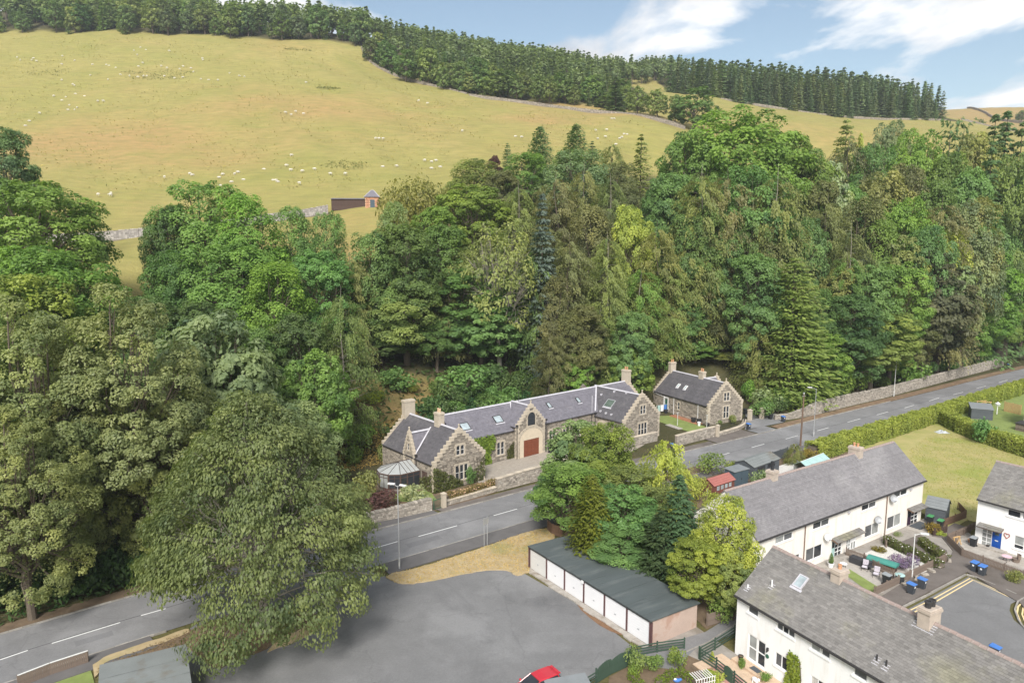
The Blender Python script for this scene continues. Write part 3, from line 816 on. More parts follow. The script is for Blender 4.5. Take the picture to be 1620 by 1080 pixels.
def tiles(mb, P0, U, V, length, slope, tw, th, lift=0.022, seed=1, keep=None, m=0, jit=0.004, missing=0.0):
    r = random.Random(seed)
    P0, U, V = Vector(P0), Vector(U).normalized(), Vector(V).normalized()
    n = U.cross(V).normalized()
    if n.z < 0: n = -n
    rows = int(slope / th)
    th = slope / rows
    nc = max(1, int(round(length / tw))); tw = length / nc
    for j in range(rows):
        o = (j % 2) * tw * .5
        rowt = r.gauss(0, .10)
        for i in range(nc + (1 if o else 0)):
            a, b = max(0, i * tw - o), min(length, (i + 1) * tw - o)
            if b - a < .04: continue
            q = P0 + U * ((a + b) / 2) + V * ((j + .5) * th)
            if keep and not keep(q): continue
            l = lift + r.uniform(-jit, jit)
            A = P0 + U * (a + .006) + V * (j * th - .01); B = P0 + U * (b - .006) + V * (j * th - .01)
            C = P0 + U * (b - .006) + V * ((j + 1) * th + .02); D = P0 + U * (a + .006) + V * ((j + 1) * th + .02)
            t = min(1, max(0, .5 + rowt + r.gauss(0, .22)))
            mb.add([A + n * l, B + n * l, C + n * .004, D + n * .004, A - n * .004, B - n * .004], [(0, 1, 2, 3), (4, 5, 1, 0)], m, t)
def rubble(mb, M_, x0, x1, ztop, z0=0.0, holes=(), seed=1, cs=(0.22, 0.62), rh=(0.14, 0.27), prj=(0.03, 0.07), m=0):
    """irregular stones in a wall plane (outside -y), each with its own face and joints"""
    r = random.Random(seed)
    mb.M = M_
    z = z0
    zmax = max(ztop(x0 + (x1 - x0) * i / 10) for i in range(11))
    while z < zmax - .05:
        h = min(r.uniform(*rh), zmax - z)
        x = x0 + r.uniform(-.2, 0)
        while x < x1 - .03:
            w = r.uniform(*cs)
            a, b = max(x, x0), min(x + w, x1)
            x += w
            if b - a < .06: continue
            hh = min(h, min(ztop(a), ztop(b)) - z)
            if hh < .05: continue
            cx, cz = (a + b) / 2, z + hh / 2
            if any(h_[0] < b - .03 and h_[1] > a + .03 and h_[2] < z + hh - .03 and h_[3] > z + .03 for h_ in holes): continue
            g = .012; p = -r.uniform(*prj); c = min(.03, hh * .2)
            q = lambda: r.uniform(-.012, .012)
            F = [(a + g + c + q(), p, z + g + c + q()), (b - g - c + q(), p, z + g + c + q()), (b - g - c + q(), p, z + hh - g - c + q()), (a + g + c + q(), p, z + hh - g - c + q())]
            B = [(a + g, .0, z + g), (b - g, .0, z + g), (b - g, .0, z + hh - g), (a + g, .0, z + hh - g)]
            mb.add(F + B, [(0, 1, 2, 3), (4, 5, 1, 0), (5, 6, 2, 1), (6, 7, 3, 2), (7, 4, 0, 3)], m, min(1, max(0, r.gauss(.5, .27))))
        z += h
    mb.M = None
def quoins(mb, M_, x, z0, z1, seed=0, side=1, m=0):
    """dressed corner stones at x, alternating long and short, growing towards side"""
    r = random.Random(seed); mb.M = M_; z = z0; k = seed % 2
    while z < z1 - .1:
        h = min(.31, z1 - z); w = .5 if k else .3
        a, b = (x, x + w * side) if side > 0 else (x - w, x)
        mb.cbox(a, b, -.082 + r.uniform(-.006, .006), .0, z + .008, z + h - .008, .0, m, r.random()); z += h; k = 1 - k
    mb.M = None
def crow_steps(parent, M_, W_, ze, zr, th=0.36, n=9, mesh=[None], apex=True):
    """stepped gable coping: single stones up both skews"""
    run = W_ / 2 / n; rise = (zr + .25 - ze) / n
    key = (round(run, 3), round(rise, 3))
    r = random.Random(int(ze * 100 + n))
    if crow_steps.c.get(key) is None:
        mb = MB(); mb.cbox(-run * .56, run * .56, -th / 2 - .05, th / 2 + .05, -rise * 1.15, .03, .025, 0, .6)
        crow_steps.c[key] = mb.mesh('crow_step', M['dressed'])
    me = crow_steps.c[key]
    for i in range(n):
        for sg in (-1, 1):
            x = sg * (W_ / 2 - (i + .5) * run + .02)
            z = ze + (i + 1) * rise + r.uniform(-.03, .03)
            o = put('crow_step', me, parent)
            o.matrix_local = M_ @ Matrix.Translation((x, th / 2 - .06, z)) @ Matrix.Rotation(r.uniform(-.02, .02), 4, 'Y')
    if apex:
        mb = MB(M_); mb.box(-.22, .22, -.02, th - .08, zr + .1, zr + .42); mb.tube((0, th / 2 - .06, zr + .40), (0, th / 2 - .06, zr + .72), .14, .07, 6); mb.ball((0, th / 2 - .06, zr + .84), .14, 8, 5)
        child(parent, 'finial', mb, M['dressed'])
crow_steps.c = {}
def chimney(parent, x, y, z0, z1, sx, sy, pots=1, m='dressed', potm='clay_buff', cap=True, label=None, ph=.55, pr=.13):
    mb = MB(); mb.box(x - sx / 2, x + sx / 2, y - sy / 2, y + sy / 2, z0, z1 - .18)
    mb.box(x - sx / 2 - .07, x + sx / 2 + .07, y - sy / 2 - .07, y + sy / 2 + .07, z1 - .30, z1 - .14); mb.cbox(x - sx / 2 - .03, x + sx / 2 + .03, y - sy / 2 - .03, y + sy / 2 + .03, z1 - .14, z1, .04)
    c = child(parent, 'chimney', mb, M[m], label=label)
    for i in range(pots):
        q = MB(); off = (i - (pots - 1) / 2) * .42
        px, py = (x + off, y) if sx >= sy else (x, y + off)
        q.lathe([(pr, 0), (pr * .95, ph * .7), (pr * 1.2, ph * .75), (pr * 1.15, ph), (pr * .75, ph), (pr * .7, ph * .5)], (px, py, z1 - .02), 8)
        child(c, 'chimney_pot', q, M[potm])
    return c
def gable_profile(W_, ze, zr):
    return lambda x: zr - abs(x) * (zr - ze) / (W_ / 2)
def stone_block(parent, M_, W_, L_, ze, zr, holes_front=(), holes_left=(), holes_right=(), front=True, back=True, left=True, right=True, slate='slate', seed=1, left_len=None, ridge=True, oh=.12, steps=True, nst=9, roof_y0=None, roof_y1=None, tile_keep=None):
    """stone range with its ridge along local +y, front gable at y=0, x from -W/2 to W/2"""
    h = W_ / 2
    mb = MB(M_)
    mb.poly([(-h, 0, -.3), (h, 0, -.3), (h, 0, ze), (0, 0, zr), (-h, 0, ze)], 0)
    mb.poly([(h, L_, -.3), (-h, L_, -.3), (-h, L_, ze), (0, L_, zr), (h, L_, ze)], 0)
    mb.quad((-h, L_, -.3), (-h, 0, -.3), (-h, 0, ze), (-h, L_, ze), 0); mb.quad((h, 0, -.3), (h, L_, -.3), (h, L_, ze), (h, 0, ze), 0)
    child(parent, 'wall', mb, M['mortar'])
    st, qn = MB(), MB()
    prof = gable_profile(W_, ze, zr)
    if front:
        F = M_; rubble(st, F, -h, h, prof, 0, holes_front, seed); quoins(qn, F, -h - .01, 0, ze, 0, 1); quoins(qn, F, h + .01, 0, ze, 1, -1)
    if back:
        Bk = M_ @ W(0, L_, math.pi); rubble(st, Bk, -h, h, prof, 0, (), seed + 1); quoins(qn, Bk, -h - .01, 0, ze, 0, 1); quoins(qn, Bk, h + .01, 0, ze, 1, -1)
    if left:
        Lf = M_ @ W(-h, L_, -math.pi / 2); rubble(st, Lf, 0, L_, lambda x: ze, 0, holes_left, seed + 2); quoins(qn, Lf, L_ + .01, 0, ze, 1, -1)
    if right:
        Rt = M_ @ W(h, 0, math.pi / 2); rubble(st, Rt, 0, L_, lambda x: ze, 0, holes_right, seed + 3); quoins(qn, Rt, -.01, 0, ze, 1, 1)
    child(parent, 'rubble_stone', st, M['rubble'], kind='stuff'); child(parent, 'quoin', qn, M['dressed'], kind='stuff')
    y0 = roof_y0 if roof_y0 is not None else (.22 if steps else -oh); y1 = roof_y1 if roof_y1 is not None else (L_ - .22 if steps else L_ + oh)
    sl = math.hypot(h, zr - ze); k = (zr - ze) / h
    rf = MB(M_)
    e = .18
    for sg in (-1, 1):
        a, b = sg * (h + e), 0
        rf.extr([(a, y0, ze - e * k + .03), (0, y0, zr + .03), (0, y0, zr + .10), (a, y0, ze - e * k + .10)], (0, y1 - y0, 0))
    R = child(parent, 'roof', rf, M[slate])
    tl = MB(M_)
    S = sl * (h + e) / h
    tiles(tl, (-(h + e), y1, ze - e * k + .105), (0, -1, 0), (h + e, 0, k * (h + e)), y1 - y0, S, .34, .26, .02, seed + 10)
    tiles(tl, (h + e, y0, ze - e * k + .105), (0, 1, 0), (-(h + e), 0, k * (h + e)), y1 - y0, S, .34, .26, .02, seed + 11)
    child(R, 'slate', tl, M[slate], kind='stuff')
    if ridge:
        rg = MB(M_); rg.extr([(-.20, y0, zr + .05), (0, y0, zr + .19), (.20, y0, zr + .05)], (0, y1 - y0, 0)); rg.tube((0, y0, zr + .18), (0, y1, zr + .18), .05, .05, 6)
        child(R, 'ridge_lead', rg, M['lead'])
    g = MB(M_)
    for sg in (-1, 1):
        g.tube((sg * (h + e + .05), y0 + .1, ze - e * k + .02), (sg * (h + e + .05), y1 - .1, ze - e * k + .02), .06, .06, 6)
    child(R, 'gutter', g, M['gutter'])
    if steps and front: crow_steps(parent, M_, W_ + .1, ze - .05, zr, n=nst)
    if steps and back: crow_steps(parent, M_ @ W(0, L_, math.pi), W_ + .1, ze - .05, zr, n=nst, apex=False)
    return R
def stone_window(parent, M_, xc, z0, w, h, lights=2, arch=False, frame='white_paint', marg=.2):
    """stone margins and mullions round narrow sash lights"""
    mb = MB(M_)
    n = lights; mull = .16; lw = (w - mull * (n - 1)) / n
    x0, x1 = xc - w / 2, xc + w / 2
    r = random.Random(int(xc * 10) + int(z0 * 10))
    z = z0 - .02; k = 0
    while z < z0 + h - .05:
        e = .14 if k % 2 else 0; hh = min(.33, z0 + h - z)
        for (a, b) in ((x0 - marg - e, x0), (x1, x1 + marg + e)):
            mb.box(a, b, -.092, .04, z + .006, z + hh - .006, 0, r.random())
        z += hh; k += 1
    mb.box(x0 - marg, x1 + marg, -.094, .04, z0 + h + .001, z0 + h + .26); mb.box(x0 - marg - .05, x1 + marg + .05, -.15, .04, z0 - .22, z0 - .022)
    for i in range(1, n):
        a = x0 + i * lw + (i - 1) * mull
        mb.box(a + .002, a + mull - .002, -.088, .04, z0, z0 + h)
    if arch:
        for i in range(n):
            a = x0 + i * (lw + mull); c = a + lw / 2; zz = z0 + h - lw / 2
            for s_ in (-1, 1):
                pts = [(c + s_ * lw / 2, -.086, zz)] + [(c + s_ * lw / 2 * math.cos(q), -.086, zz + lw / 2 * math.sin(q)) for q in [i_ * math.pi / 12 for i_ in range(1, 7)]] + [(c + s_ * lw / 2, -.086, z0 + h)]
                if s_ > 0: pts.reverse()
                mb.extr(pts, (0, .1, 0))
    sur = child(parent, 'window_surround', mb, M['dressed'])
    for i in range(n):
        a = x0 + i * (lw + mull)
        fb = MB(M_)
        f = .04
        fb.box(a, a + lw, -.05, -.004, z0, z0 + f); fb.box(a, a + lw, -.05, -.004, z0 + h - f, z0 + h); fb.box(a, a + f, -.05, -.004, z0 + f, z0 + h - f); fb.box(a + lw - f, a + lw, -.05, -.004, z0 + f, z0 + h - f)
        fb.box(a + f, a + lw - f, -.053, -.006, z0 + h * .5 - .025, z0 + h * .5 + .025)
        child(sur, 'sash_frame', fb, M[frame])
        g = MB(M_); g.box(a + f, a + lw - f, -.03, -.008, z0 + f, z0 + h - f)
        child(sur, 'pane', g, M['glass'])
    return (x0 - marg, x1 + marg, z0 - .22, z0 + h + .26)
def skylight(parent, P, U, V, w, h, glass='glass_sky', frame='gutter'):
    """roof window lying in a slope: P its lower left corner, U along, V up the slope"""
    U, V, P = Vector(U).normalized(), Vector(V).normalized(), Vector(P)
    Nn = U.cross(V); f = .09
    if Nn.z < 0: Nn = -Nn
    Mx = Matrix(((U.x, V.x, Nn.x, P.x), (U.y, V.y, Nn.y, P.y), (U.z, V.z, Nn.z, P.z), (0, 0, 0, 1)))
    mb = MB(Mx)
    mb.box(0, w, 0, f, .02, .16); mb.box(0, w, h - f, h, .02, .16); mb.box(0, f, f, h - f, .02, .16); mb.box(w - f, w, f, h - f, .02, .16)
    o = child(parent, 'skylight', mb, M[frame])
    g = MB(Mx); g.box(f, w - f, f, h - f, .03, .12); child(o, 'pane', g, M[glass])
    fl = MB(Mx); fl.box(-.12, w + .12, -.2, -.002, .035, .06); child(o, 'flashing', fl, M['lead'])
    return o
# ================================================================== THE STONE COACH HOUSE
CHO, CHA = (-3.74, 93.39), RAD(40.0)
ch = thing('stone_house', 'long stone house with crow-stepped gables, slate roof and red arched garage door', 'house', CHO, CHA)
I4 = Matrix.Identity(4)
def at_house(px, py, z, O=CHO, A=CHA):
    """local (s, t) of a surveyed point of known height"""
    x, y = G(px, py, z); x -= O[0]; y -= O[1]
    return (x * math.cos(A) + y * math.sin(A), -x * math.sin(A) + y * math.cos(A))
# left wing: gable to the road
ML = W(-4.15, 0)
hf = [stone_window(ch, ML, .05, 4.35, 1.25, 1.25, 2, True), stone_window(ch, ML, .25, .9, 2.0, 2.0, 3)]
stone_block(ch, ML, 8.3, 13.0, 3.75, 7.5, holes_front=hf, slate='slate_dark', seed=11, right=True, holes_left=[(10.2, 11.5, .2, 2.4), (4.9, 10.0, 0, 2.6)])
mb = MB(W(-8.3, 13, -math.pi / 2)); mb.box(10.25, 11.45, -.03, .02, .3, 2.35); child(ch, 'door', mb, M['wood_dark'], label='dark brown side door under climbing roses')
# small stepped gablet on the left slope
MG = W(-8.45, 5.7, -math.pi / 2)
hg = [stone_window(ch, MG, 0, 4.5, .35, .9, 1, True, marg=.15)]
stone_block(ch, MG, 2.7, 3.8, 3.75, 6.7, holes_front=hg, back=False, left=False, right=False, slate='slate', seed=21, steps=True, nst=7, roof_y1=3.9, oh=.05)
# long main range, ridge along the road
MMn = W(-3.0, 8.9, -math.pi / 2)          # its local y runs along +s
hm = []
MF = W(0, 5.1, 0)
for s0, n, ar in ((6.9, 2, True), (17.4, 2, True), (20.4, 2, True), (23.6, 2, True)):
    hm.append((s0, stone_window(ch, MF, s0, 1.0, 1.3, 1.9, n, ar)))
hr = [(a[1][0] + 3.0, a[1][1] + 3.0, a[1][2], a[1][3]) for a in hm]
stone_block(ch, MMn, 7.6, 42.4, 4.3, 7.35, holes_right=hr, front=False, back=True, left=False, slate='slate', seed=31, steps=True, nst=8, roof_y0=2.0)
# entrance gable with the arched garage door
MP = W(12.2, 4.2)
hp = [stone_window(ch, MP, 0, 4.75, 1.5, 2.0, 1, True, frame='gutter')]
arch = [(-2.35, 0, -.0), (2.35, 0, 0)]
stone_block(ch, MP, 5.5, 4.6, 4.9, 7.6, holes_front=hp + [(-2.3, 2.3, 0, 4.3)], back=False, slate='slate', seed=41, steps=True, nst=7, roof_y1=4.6)
mb = MB(MP)
R_ = 2.3
prof = [(-R_, 0, 0), (-1.55, 0, 0), (-1.55, 0, 2.75), (1.55, 0, 2.75), (1.55, 0, 0), (R_, 0, 0)] + [(R_ * math.cos(q), 0, 2.55 + 1.75 * math.sin(q)) for q in [i * math.pi / 12 for i in range(13)]]
# cream panel: jambs and arched head
mb.box(-R_, -1.56, -.10, .0, 0, 2.6); mb.box(1.56, R_, -.10, .0, 0, 2.6)
hd = [(-R_, -.10, 2.602), (R_, -.10, 2.602)] + [(R_ * math.cos(q), -.10, 2.602 + 1.7 * math.sin(q)) for q in [i * math.pi / 12 for i in range(1, 12)]]
mb.extr(hd, (0, .1, 0))
mk('cream_stone', (0.60, 0.51, 0.385), 0.9, 0.08, 2.0)
child(ch, 'arch_panel', mb, M['cream_stone'])
for i in range(11):
    q0, q1 = math.pi * i / 11 + .012, math.pi * (i + 1) / 11 - .012
    v = MB(MP)
    v.extr([(2.32 * math.cos(q0), -.13, 2.61 + 1.72 * math.sin(q0)), (2.72 * math.cos(q0), -.13, 2.61 + 2.08 * math.sin(q0)), (2.72 * math.cos(q1), -.13, 2.61 + 2.08 * math.sin(q1)), (2.32 * math.cos(q1), -.13, 2.61 + 1.72 * math.sin(q1))][::-1], (0, .15, 0))
    child(ch, 'arch_stone', v, M['dressed'])
gd = MB(MP); gd.box(-1.55, 1.55, -.03, .03, 0, 2.6)
gdo = child(ch, 'garage_door', gd, M['wood_red'], label='red brown timber garage door under the arch')
for i in range(5):
    for j in range(4):
        b = MB(MP); b.cbox(-1.5 + j * .76, -1.5 + j * .76 + .70, -.055, -.031, .06 + i * .51, .06 + i * .51 + .44, .0)
        child(gdo, 'panel', b, M['wood_red'])
for x in (-2.95, 2.95):
    b = MB(MP); b.tube((x, -.15, 0), (x, -.15, 5.0), .055, .055, 6); b.box(x - .14, x + .14, -.3, -.02, 5.0, 5.25); child(ch, 'downpipe', b, M['gutter'])
# right wing
MR = W(31.6, -1.2)
hf2 = [stone_window(ch, MR, .1, 4.45, 1.25, 1.4, 2, True), stone_window(ch, MR, .1, .9, 2.1, 2.0, 3)]
stone_block(ch, MR, 8.9, 13.5, 3.75, 7.45, holes_front=hf2, slate='slate_dark', seed=51, back=False, roof_y1=10.6)
MA = W(27.15, 12.3, -math.pi / 2)
mb = MB(MA)
mb.extr([(7.6, -.12, 2.0), (10.6, -.12, 2.0)] + [(9.1 + 1.5 * math.cos(q), -.12, 2.0 + 1.2 * math.sin(q)) for q in [i * math.pi / 10 for i in range(11)]], (0, .1, 0)); child(ch, 'arch_panel', mb, M['dressed'])
# valleys in pale lead
def lead_line(parent, a, b, w=.22):
    a, b = Vector(a), Vector(b); d = (b - a).normalized(); s = d.cross(Vector((0, 0, 1))).normalized() * w / 2; up = s.cross(d); up = up if up.z > 0 else -up
    mb = MB(); mb.extr([a - s, a + s, a + s + up * .06, a - s + up * .06], b - a); child(parent, 'valley_lead', mb, M['lead'])
lead_line(ch, (9.55, 5.0, 4.55), (12.0, 8.9, 7.62)); lead_line(ch, (27.1, 5.0, 4.5), (31.4, 8.9, 7.62)); lead_line(ch, (-8.35, 4.35, 4.1), (-4.9, 5.7, 7.05)); lead_line(ch, (14.9, 5.0, 4.55), (12.5, 8.8, 7.6))
chimney(ch, -4.15, 12.6, 6.9, 9.6, 1.7, .9, 0, label='broad stone chimney on the back gable')
chimney(ch, -4.15, 4.7, 6.8, 9.2, .95, 1.1, 2, potm='clay_buff')
chimney(ch, 39.2, 8.9, 6.6, 9.5, .85, 1.5, 2, potm='clay')
kM = 3.05 / 3.8
for s0, w, h_, y in ((.9, 1.5, 1.35, 6.2), (7.1, 1.5, 1.35, 6.3), (18.4, .75, 1.1, 6.9), (24.9, .75, 1.1, 6.8)):
    skylight(ch, (s0, y, 4.3 + (y - 5.1) * kM + .12), (1, 0, 0), (0, 3.8, 3.05), w, h_)
kR = 3.7 / 4.45
skylight(ch, (28.6, 4.6, 3.75 + (28.6 - 27.15) * kR + .13), (0, -1, 0), (4.45, 0, 3.7), 1.7, 1.6, 'glass_green', 'metal_grey')
for i, (u, v) in enumerate(((.6, .6), (1.9, .45), (3.1, .5), (4.4, .4), (5.6, .4), (.9, 3.0), (3.0, 3.9), (5.5, 4.1))):
    mb = MB(); z = 3.75 + v * kR + .13
    mb.box(27.15 + v, 27.15 + v + .3, 7.4 - u, 7.4 - u + .3, z, z + .28); child(ch, 'roof_vent', mb, M['lead'])
for a in ((5.7, 8.9, 7.5), (1.5, 8.9, 7.5)):
    mb = MB(); mb.tube(a, (a[0], a[1], a[2] + .55), .05); child(ch, 'vent_pipe', mb, M['gutter'])
mb = MB(); mb.tube((12.6, 7.6, 7.2), (12.6, 7.6, 9.6), .03); mb.tube((12.2, 7.6, 9.3), (13.0, 7.6, 9.3), .02); mb.tube((12.3, 7.6, 9.0), (12.9, 7.6, 9.0), .02); child(ch, 'aerial', mb, M['gutter'])
for (x, y) in ((-8.5, 3.9), (27.0, 4.9), (26.2, 4.95)):
    mb = MB(); mb.tube((x, y, 0), (x, y, 4.2 if x < 0 else 4.3), .06); mb.box(x - .15, x + .15, y - .15, y + .1, 4.0, 4.3); child(ch, 'downpipe', mb, M['gutter'])
mb = MB(); mb.tube((26.2, 4.9, 4.2), (26.2, 4.9, 7.2), .045); child(ch, 'flue_pipe', mb, M['lead'])
mk('roof_poly', (0.36, 0.37, 0.36), 0.5, 0.1, 1.5)
# conservatory against the left wing
cs = thing('conservatory', 'dark framed conservatory with faceted pale glass roof on the left of the stone house', 'conservatory', (0, 0, 0))
cs.matrix_world = ch.matrix_world
CC = Vector(at_house(628, 738, 1.0)); cs.location = (CHO[0], CHO[1], 0); cs.rotation_euler = (0, 0, CHA)
cxx, cyy = -10.9, 4.5; RC = 2.5
YC = 5.5
pl = [(-8.45, YC + 2.45), (-10.4, YC + 2.45)] + [(-10.6 + RC * math.cos(q), YC + RC * math.sin(q)) for q in [math.pi * .5 + math.pi * (i + .5) / 5 for i in range(5)]] + [(-10.4, YC - 2.45), (-8.45, YC - 2.45)]
ze_, apx = 2.3, Vector((-10.2, YC, 3.2))
mb = MB(); mb.prism(pl, 0, .35); child(cs, 'base_wall', mb, M['mortar'])
for i in range(len(pl) - 1):
    a, b = Vector(pl[i]), Vector(pl[i + 1]); d = (b - a).normalized()
    f = MB(); f.seg(a, b, .09, .351, .47); f.seg(a, b, .09, 2.18, ze_); f.seg(a, b, .08, 1.78, 1.86); f.seg(a, a + d * .09, .10, .47, 2.18); f.seg(b - d * .09, b, .10, .47, 2.18); m_ = (a + b) / 2
    if (b - a).length > 1.3: f.seg(m_ - d * .035, m_ + d * .035, .085, .47, 2.18)
    fo = child(cs, 'glazed_wall', f, M['wood_dark'])
    g = MB(); g.seg(a + d * .09, b - d * .09, .03, .47, 2.18); child(fo, 'pane', g, M['glass_pale' if 1 < i < 5 else 'glass'])
    top = [Vector((*a, ze_)), Vector((*b, ze_))]
    if 1 <= i <= 6: tri = [top[0], top[1], apx]
    elif i == 0: tri = [top[0], top[1], apx, Vector((-8.45, YC, 3.2))]
    else: tri = [top[0], top[1], Vector((-8.45, YC, 3.2)), apx]
    if i == 0: tri = [top[0], top[1], apx, Vector((-8.45, YC, 3.2))]
    p = MB(); nn = (tri[1] - tri[0]).cross(tri[2] - tri[0]).normalized(); nn = nn if nn.z > 0 else -nn
    p.extr([q + nn * .02 for q in tri], nn * .04); po = child(cs, 'roof_pane', p, M['roof_poly'])
    up_ = Vector((0, 0, .07)); bar = MB(); bar.tube(top[0] + up_, (tri[2] if len(tri) == 3 else tri[3]) + up_, .038, .038, 5); bar.tube(top[1] + up_, tri[2] + up_, .038, .038, 5); bar.tube(top[0], top[1], .06, .06, 6)
    if len(tri) == 4:
        for k in (.33, .66): bar.tube(top[0].lerp(top[1], k) + up_, tri[3].lerp(tri[2], k) + up_, .035, .035, 5)
    child(po, 'glazing_bar', bar, M['wood_dark'])
mb = MB(); mb.tube(apx + Vector((0, 0, .05)), Vector((-8.45, YC, 3.28)), .07); child(cs, 'ridge', mb, M['wood_dark'])
# ================================================================== THE LODGE
LGA = RAD(28.0)
LGO = (34.75, 122.4)
lg = thing('stone_lodge', 'small stone lodge with crow-stepped gables, dark slate roof and two rooflights beside the gates', 'house', LGO, LGA)
MLg = W(4.1, 0)
h1 = [stone_window(lg, MLg, .1, 4.05, 1.25, 1.45, 2), stone_window(lg, MLg, .1, .9, 1.25, 2.1, 2)]
stone_block(lg, MLg, 8.2, 15.0, 3.5, 7.15, holes_front=h1, slate='slate_dark', seed=61, holes_left=[(7.0, 7.6, 1.2, 2.8), (3.2, 4.2, .1, 2.6)])
Lm = W(0, 15, -math.pi / 2)
stone_window(lg, Lm, 7.3, 1.3, .5, 1.3, 1, marg=.12)
mb = MB(Lm); mb.box(3.25, 4.15, -.02, .02, .1, 2.5); mb.M = Lm; d_ = child(lg, 'door', mb, M['green_paint'], label='dark green back door')
mb = MB(Lm); mb.box(3.0, 3.2, -.1, .0, .05, 2.75); mb.box(4.2, 4.4, -.1, .0, .05, 2.75); mb.box(3.0, 4.4, -.11, .0, 2.752, 3.0); child(lg, 'door_surround', mb, M['white_paint'])
MLs = W(8.2, 8.6, math.pi / 2)
stone_block(lg, W(10.2, 8.6, math.pi / 2), 5.6, 6.0, 3.5, 6.3, slate='slate', seed=71, back=False, nst=7, left=True, right=True, roof_y1=6.0)
chimney(lg, 4.1, 14.6, 6.6, 8.9, 1.3, .75, 2, potm='clay')
chimney(lg, 4.1, 6.2, 6.6, 8.4, .8, 1.1, 2, potm='clay')
kL = 3.65 / 4.1
for y in (10.2, 8.2):
    skylight(lg, (1.4, y, 3.5 + 1.4 * kL + .13), (0, -1, 0), (4.1, 0, 3.65), .6, .9, 'glass_sky', 'white_paint')
for y in (9.0, 2.5):
    mb = MB(); mb.tube((-.12, y, 0), (-.12, y, 3.4), .05); child(lg, 'downpipe', mb, M['white_paint'])
mb = MB(); mb.path([(-.14, 15, 3.2), (-.14, 11.6, 2.9), (-.14, 11.4, .2)], .05, 6); child(lg, 'downpipe', mb, M['white_paint'])
# ================================================================== WHITE TERRACES
def terrace(label, O, A, L_, Dp, ze, zr, holes, wallm, roofm, seed, gables=True, tile=(.30, .185), verge=.06):
    t = thing('terraced_house', label, 'house', O, A)
    mb = MB(); wall_holes(mb, I4, 0, L_, -.3, ze, holes)
    mb.quad((L_, Dp, -.3), (0, Dp, -.3), (0, Dp, ze), (L_, Dp, ze))
    for x, d in ((0, 1), (L_, -1)):
        p = [(x, Dp, -.3), (x, 0, -.3), (x, 0, ze), (x, Dp / 2, zr), (x, Dp, ze)]
        mb.poly(p if d > 0 else p[::-1])
    mb.box(.02, L_ - .02, .13, .16, -.2, ze - .05)
    child(t, 'wall', mb, M[wallm])
    h = Dp / 2; k = (zr - ze) / h; e = .22; sl = math.hypot(h + e, k * (h + e))
    rf = MB()
    rf.extr([(-verge, -e, ze - e * k + .05), (-verge, h, zr + .05), (-verge, h, zr + .12), (-verge, -e, ze - e * k + .12)], (L_ + 2 * verge, 0, 0))
    rf.extr([(-verge, Dp + e, ze - e * k + .05), (-verge, Dp + e, ze - e * k + .12), (-verge, h, zr + .12), (-verge, h, zr + .05)], (L_ + 2 * verge, 0, 0))
    R = child(t, 'roof', rf, M[roofm])
    tl = MB()
    tiles(tl, (-verge, -e - .03, ze - e * k + .122), (1, 0, 0), (0, h + e, k * (h + e)), L_ + 2 * verge, sl, tile[0], tile[1], .024, seed)
    tiles(tl, (L_ + verge, Dp + e, ze - e * k + .122), (-1, 0, 0), (0, -(h + e), k * (h + e)), L_ + 2 * verge, sl, tile[0] * 1.6, tile[1] * 1.6, .024, seed + 1)
    child(R, 'tile', tl, M[roofm], kind='stuff')
    r = random.Random(seed); x = -verge
    me = MB(); me.extr([(0, -.17, -.09), (0, -.10, .02), (0, 0, .06), (0, .10, .02), (0, .17, -.09)][::-1], (.43, 0, 0))
    me = me.mesh('ridge_tile', M['ridge'])
    while x < L_ + verge - .4:
        o = put('ridge_tile', me, R, (x, h + r.uniform(-.01, .01), zr + .15 + r.uniform(-.012, .012))); x += .452
    g = MB(); g.box(-.03, L_ + .03, -e - .16, -e - .05, ze - e * k - .02, ze - e * k + .09); child(R, 'gutter', g, M['gutter'])
    g = MB(); g.box(0, L_, -e - .045, -.005, ze - e * k - .01, ze - e * k + .045); child(R, 'soffit', g, M['gutter'])
    return t, k
mk('ridge', (0.30, 0.235, 0.21), 0.9, 0.2, 3.0, stain=((0.40, 0.36, 0.33), 1.5, 0.55, 0.7))
T1O, T1A = (17.58, 51.95), RAD(-62.3)
T2O, T2A = (22.46, 62.05), RAD(33.9)
T3O, T3A = (49.99, 72.85), RAD(-56.0)
def on_wall(px, py, O, A):
    """(x, z) on a facade of the surveyed point"""
    d = ray(px, py); u = (math.cos(A), math.sin(A)); n = (math.sin(A), -math.cos(A))
    t = (n[0] * O[0] + n[1] * O[1]) / (n[0] * d[0] + n[1] * d[1])
    X, Y, Z = t * d[0], t * d[1], CAM_H + t * d[2]
    return ((X - O[0]) * u[0] + (Y - O[1]) * u[1], Z)
def rect_on(O, A, l, t, r, b):
    """opening from left px, top py (at left), right px, bottom py (at left)"""
    x0, z1 = on_wall(l, t, O, A); _, z0 = on_wall(l, b, O, A)
    x1, _ = on_wall(r, t, O, A)
    return (x0, x1, z0, z1)
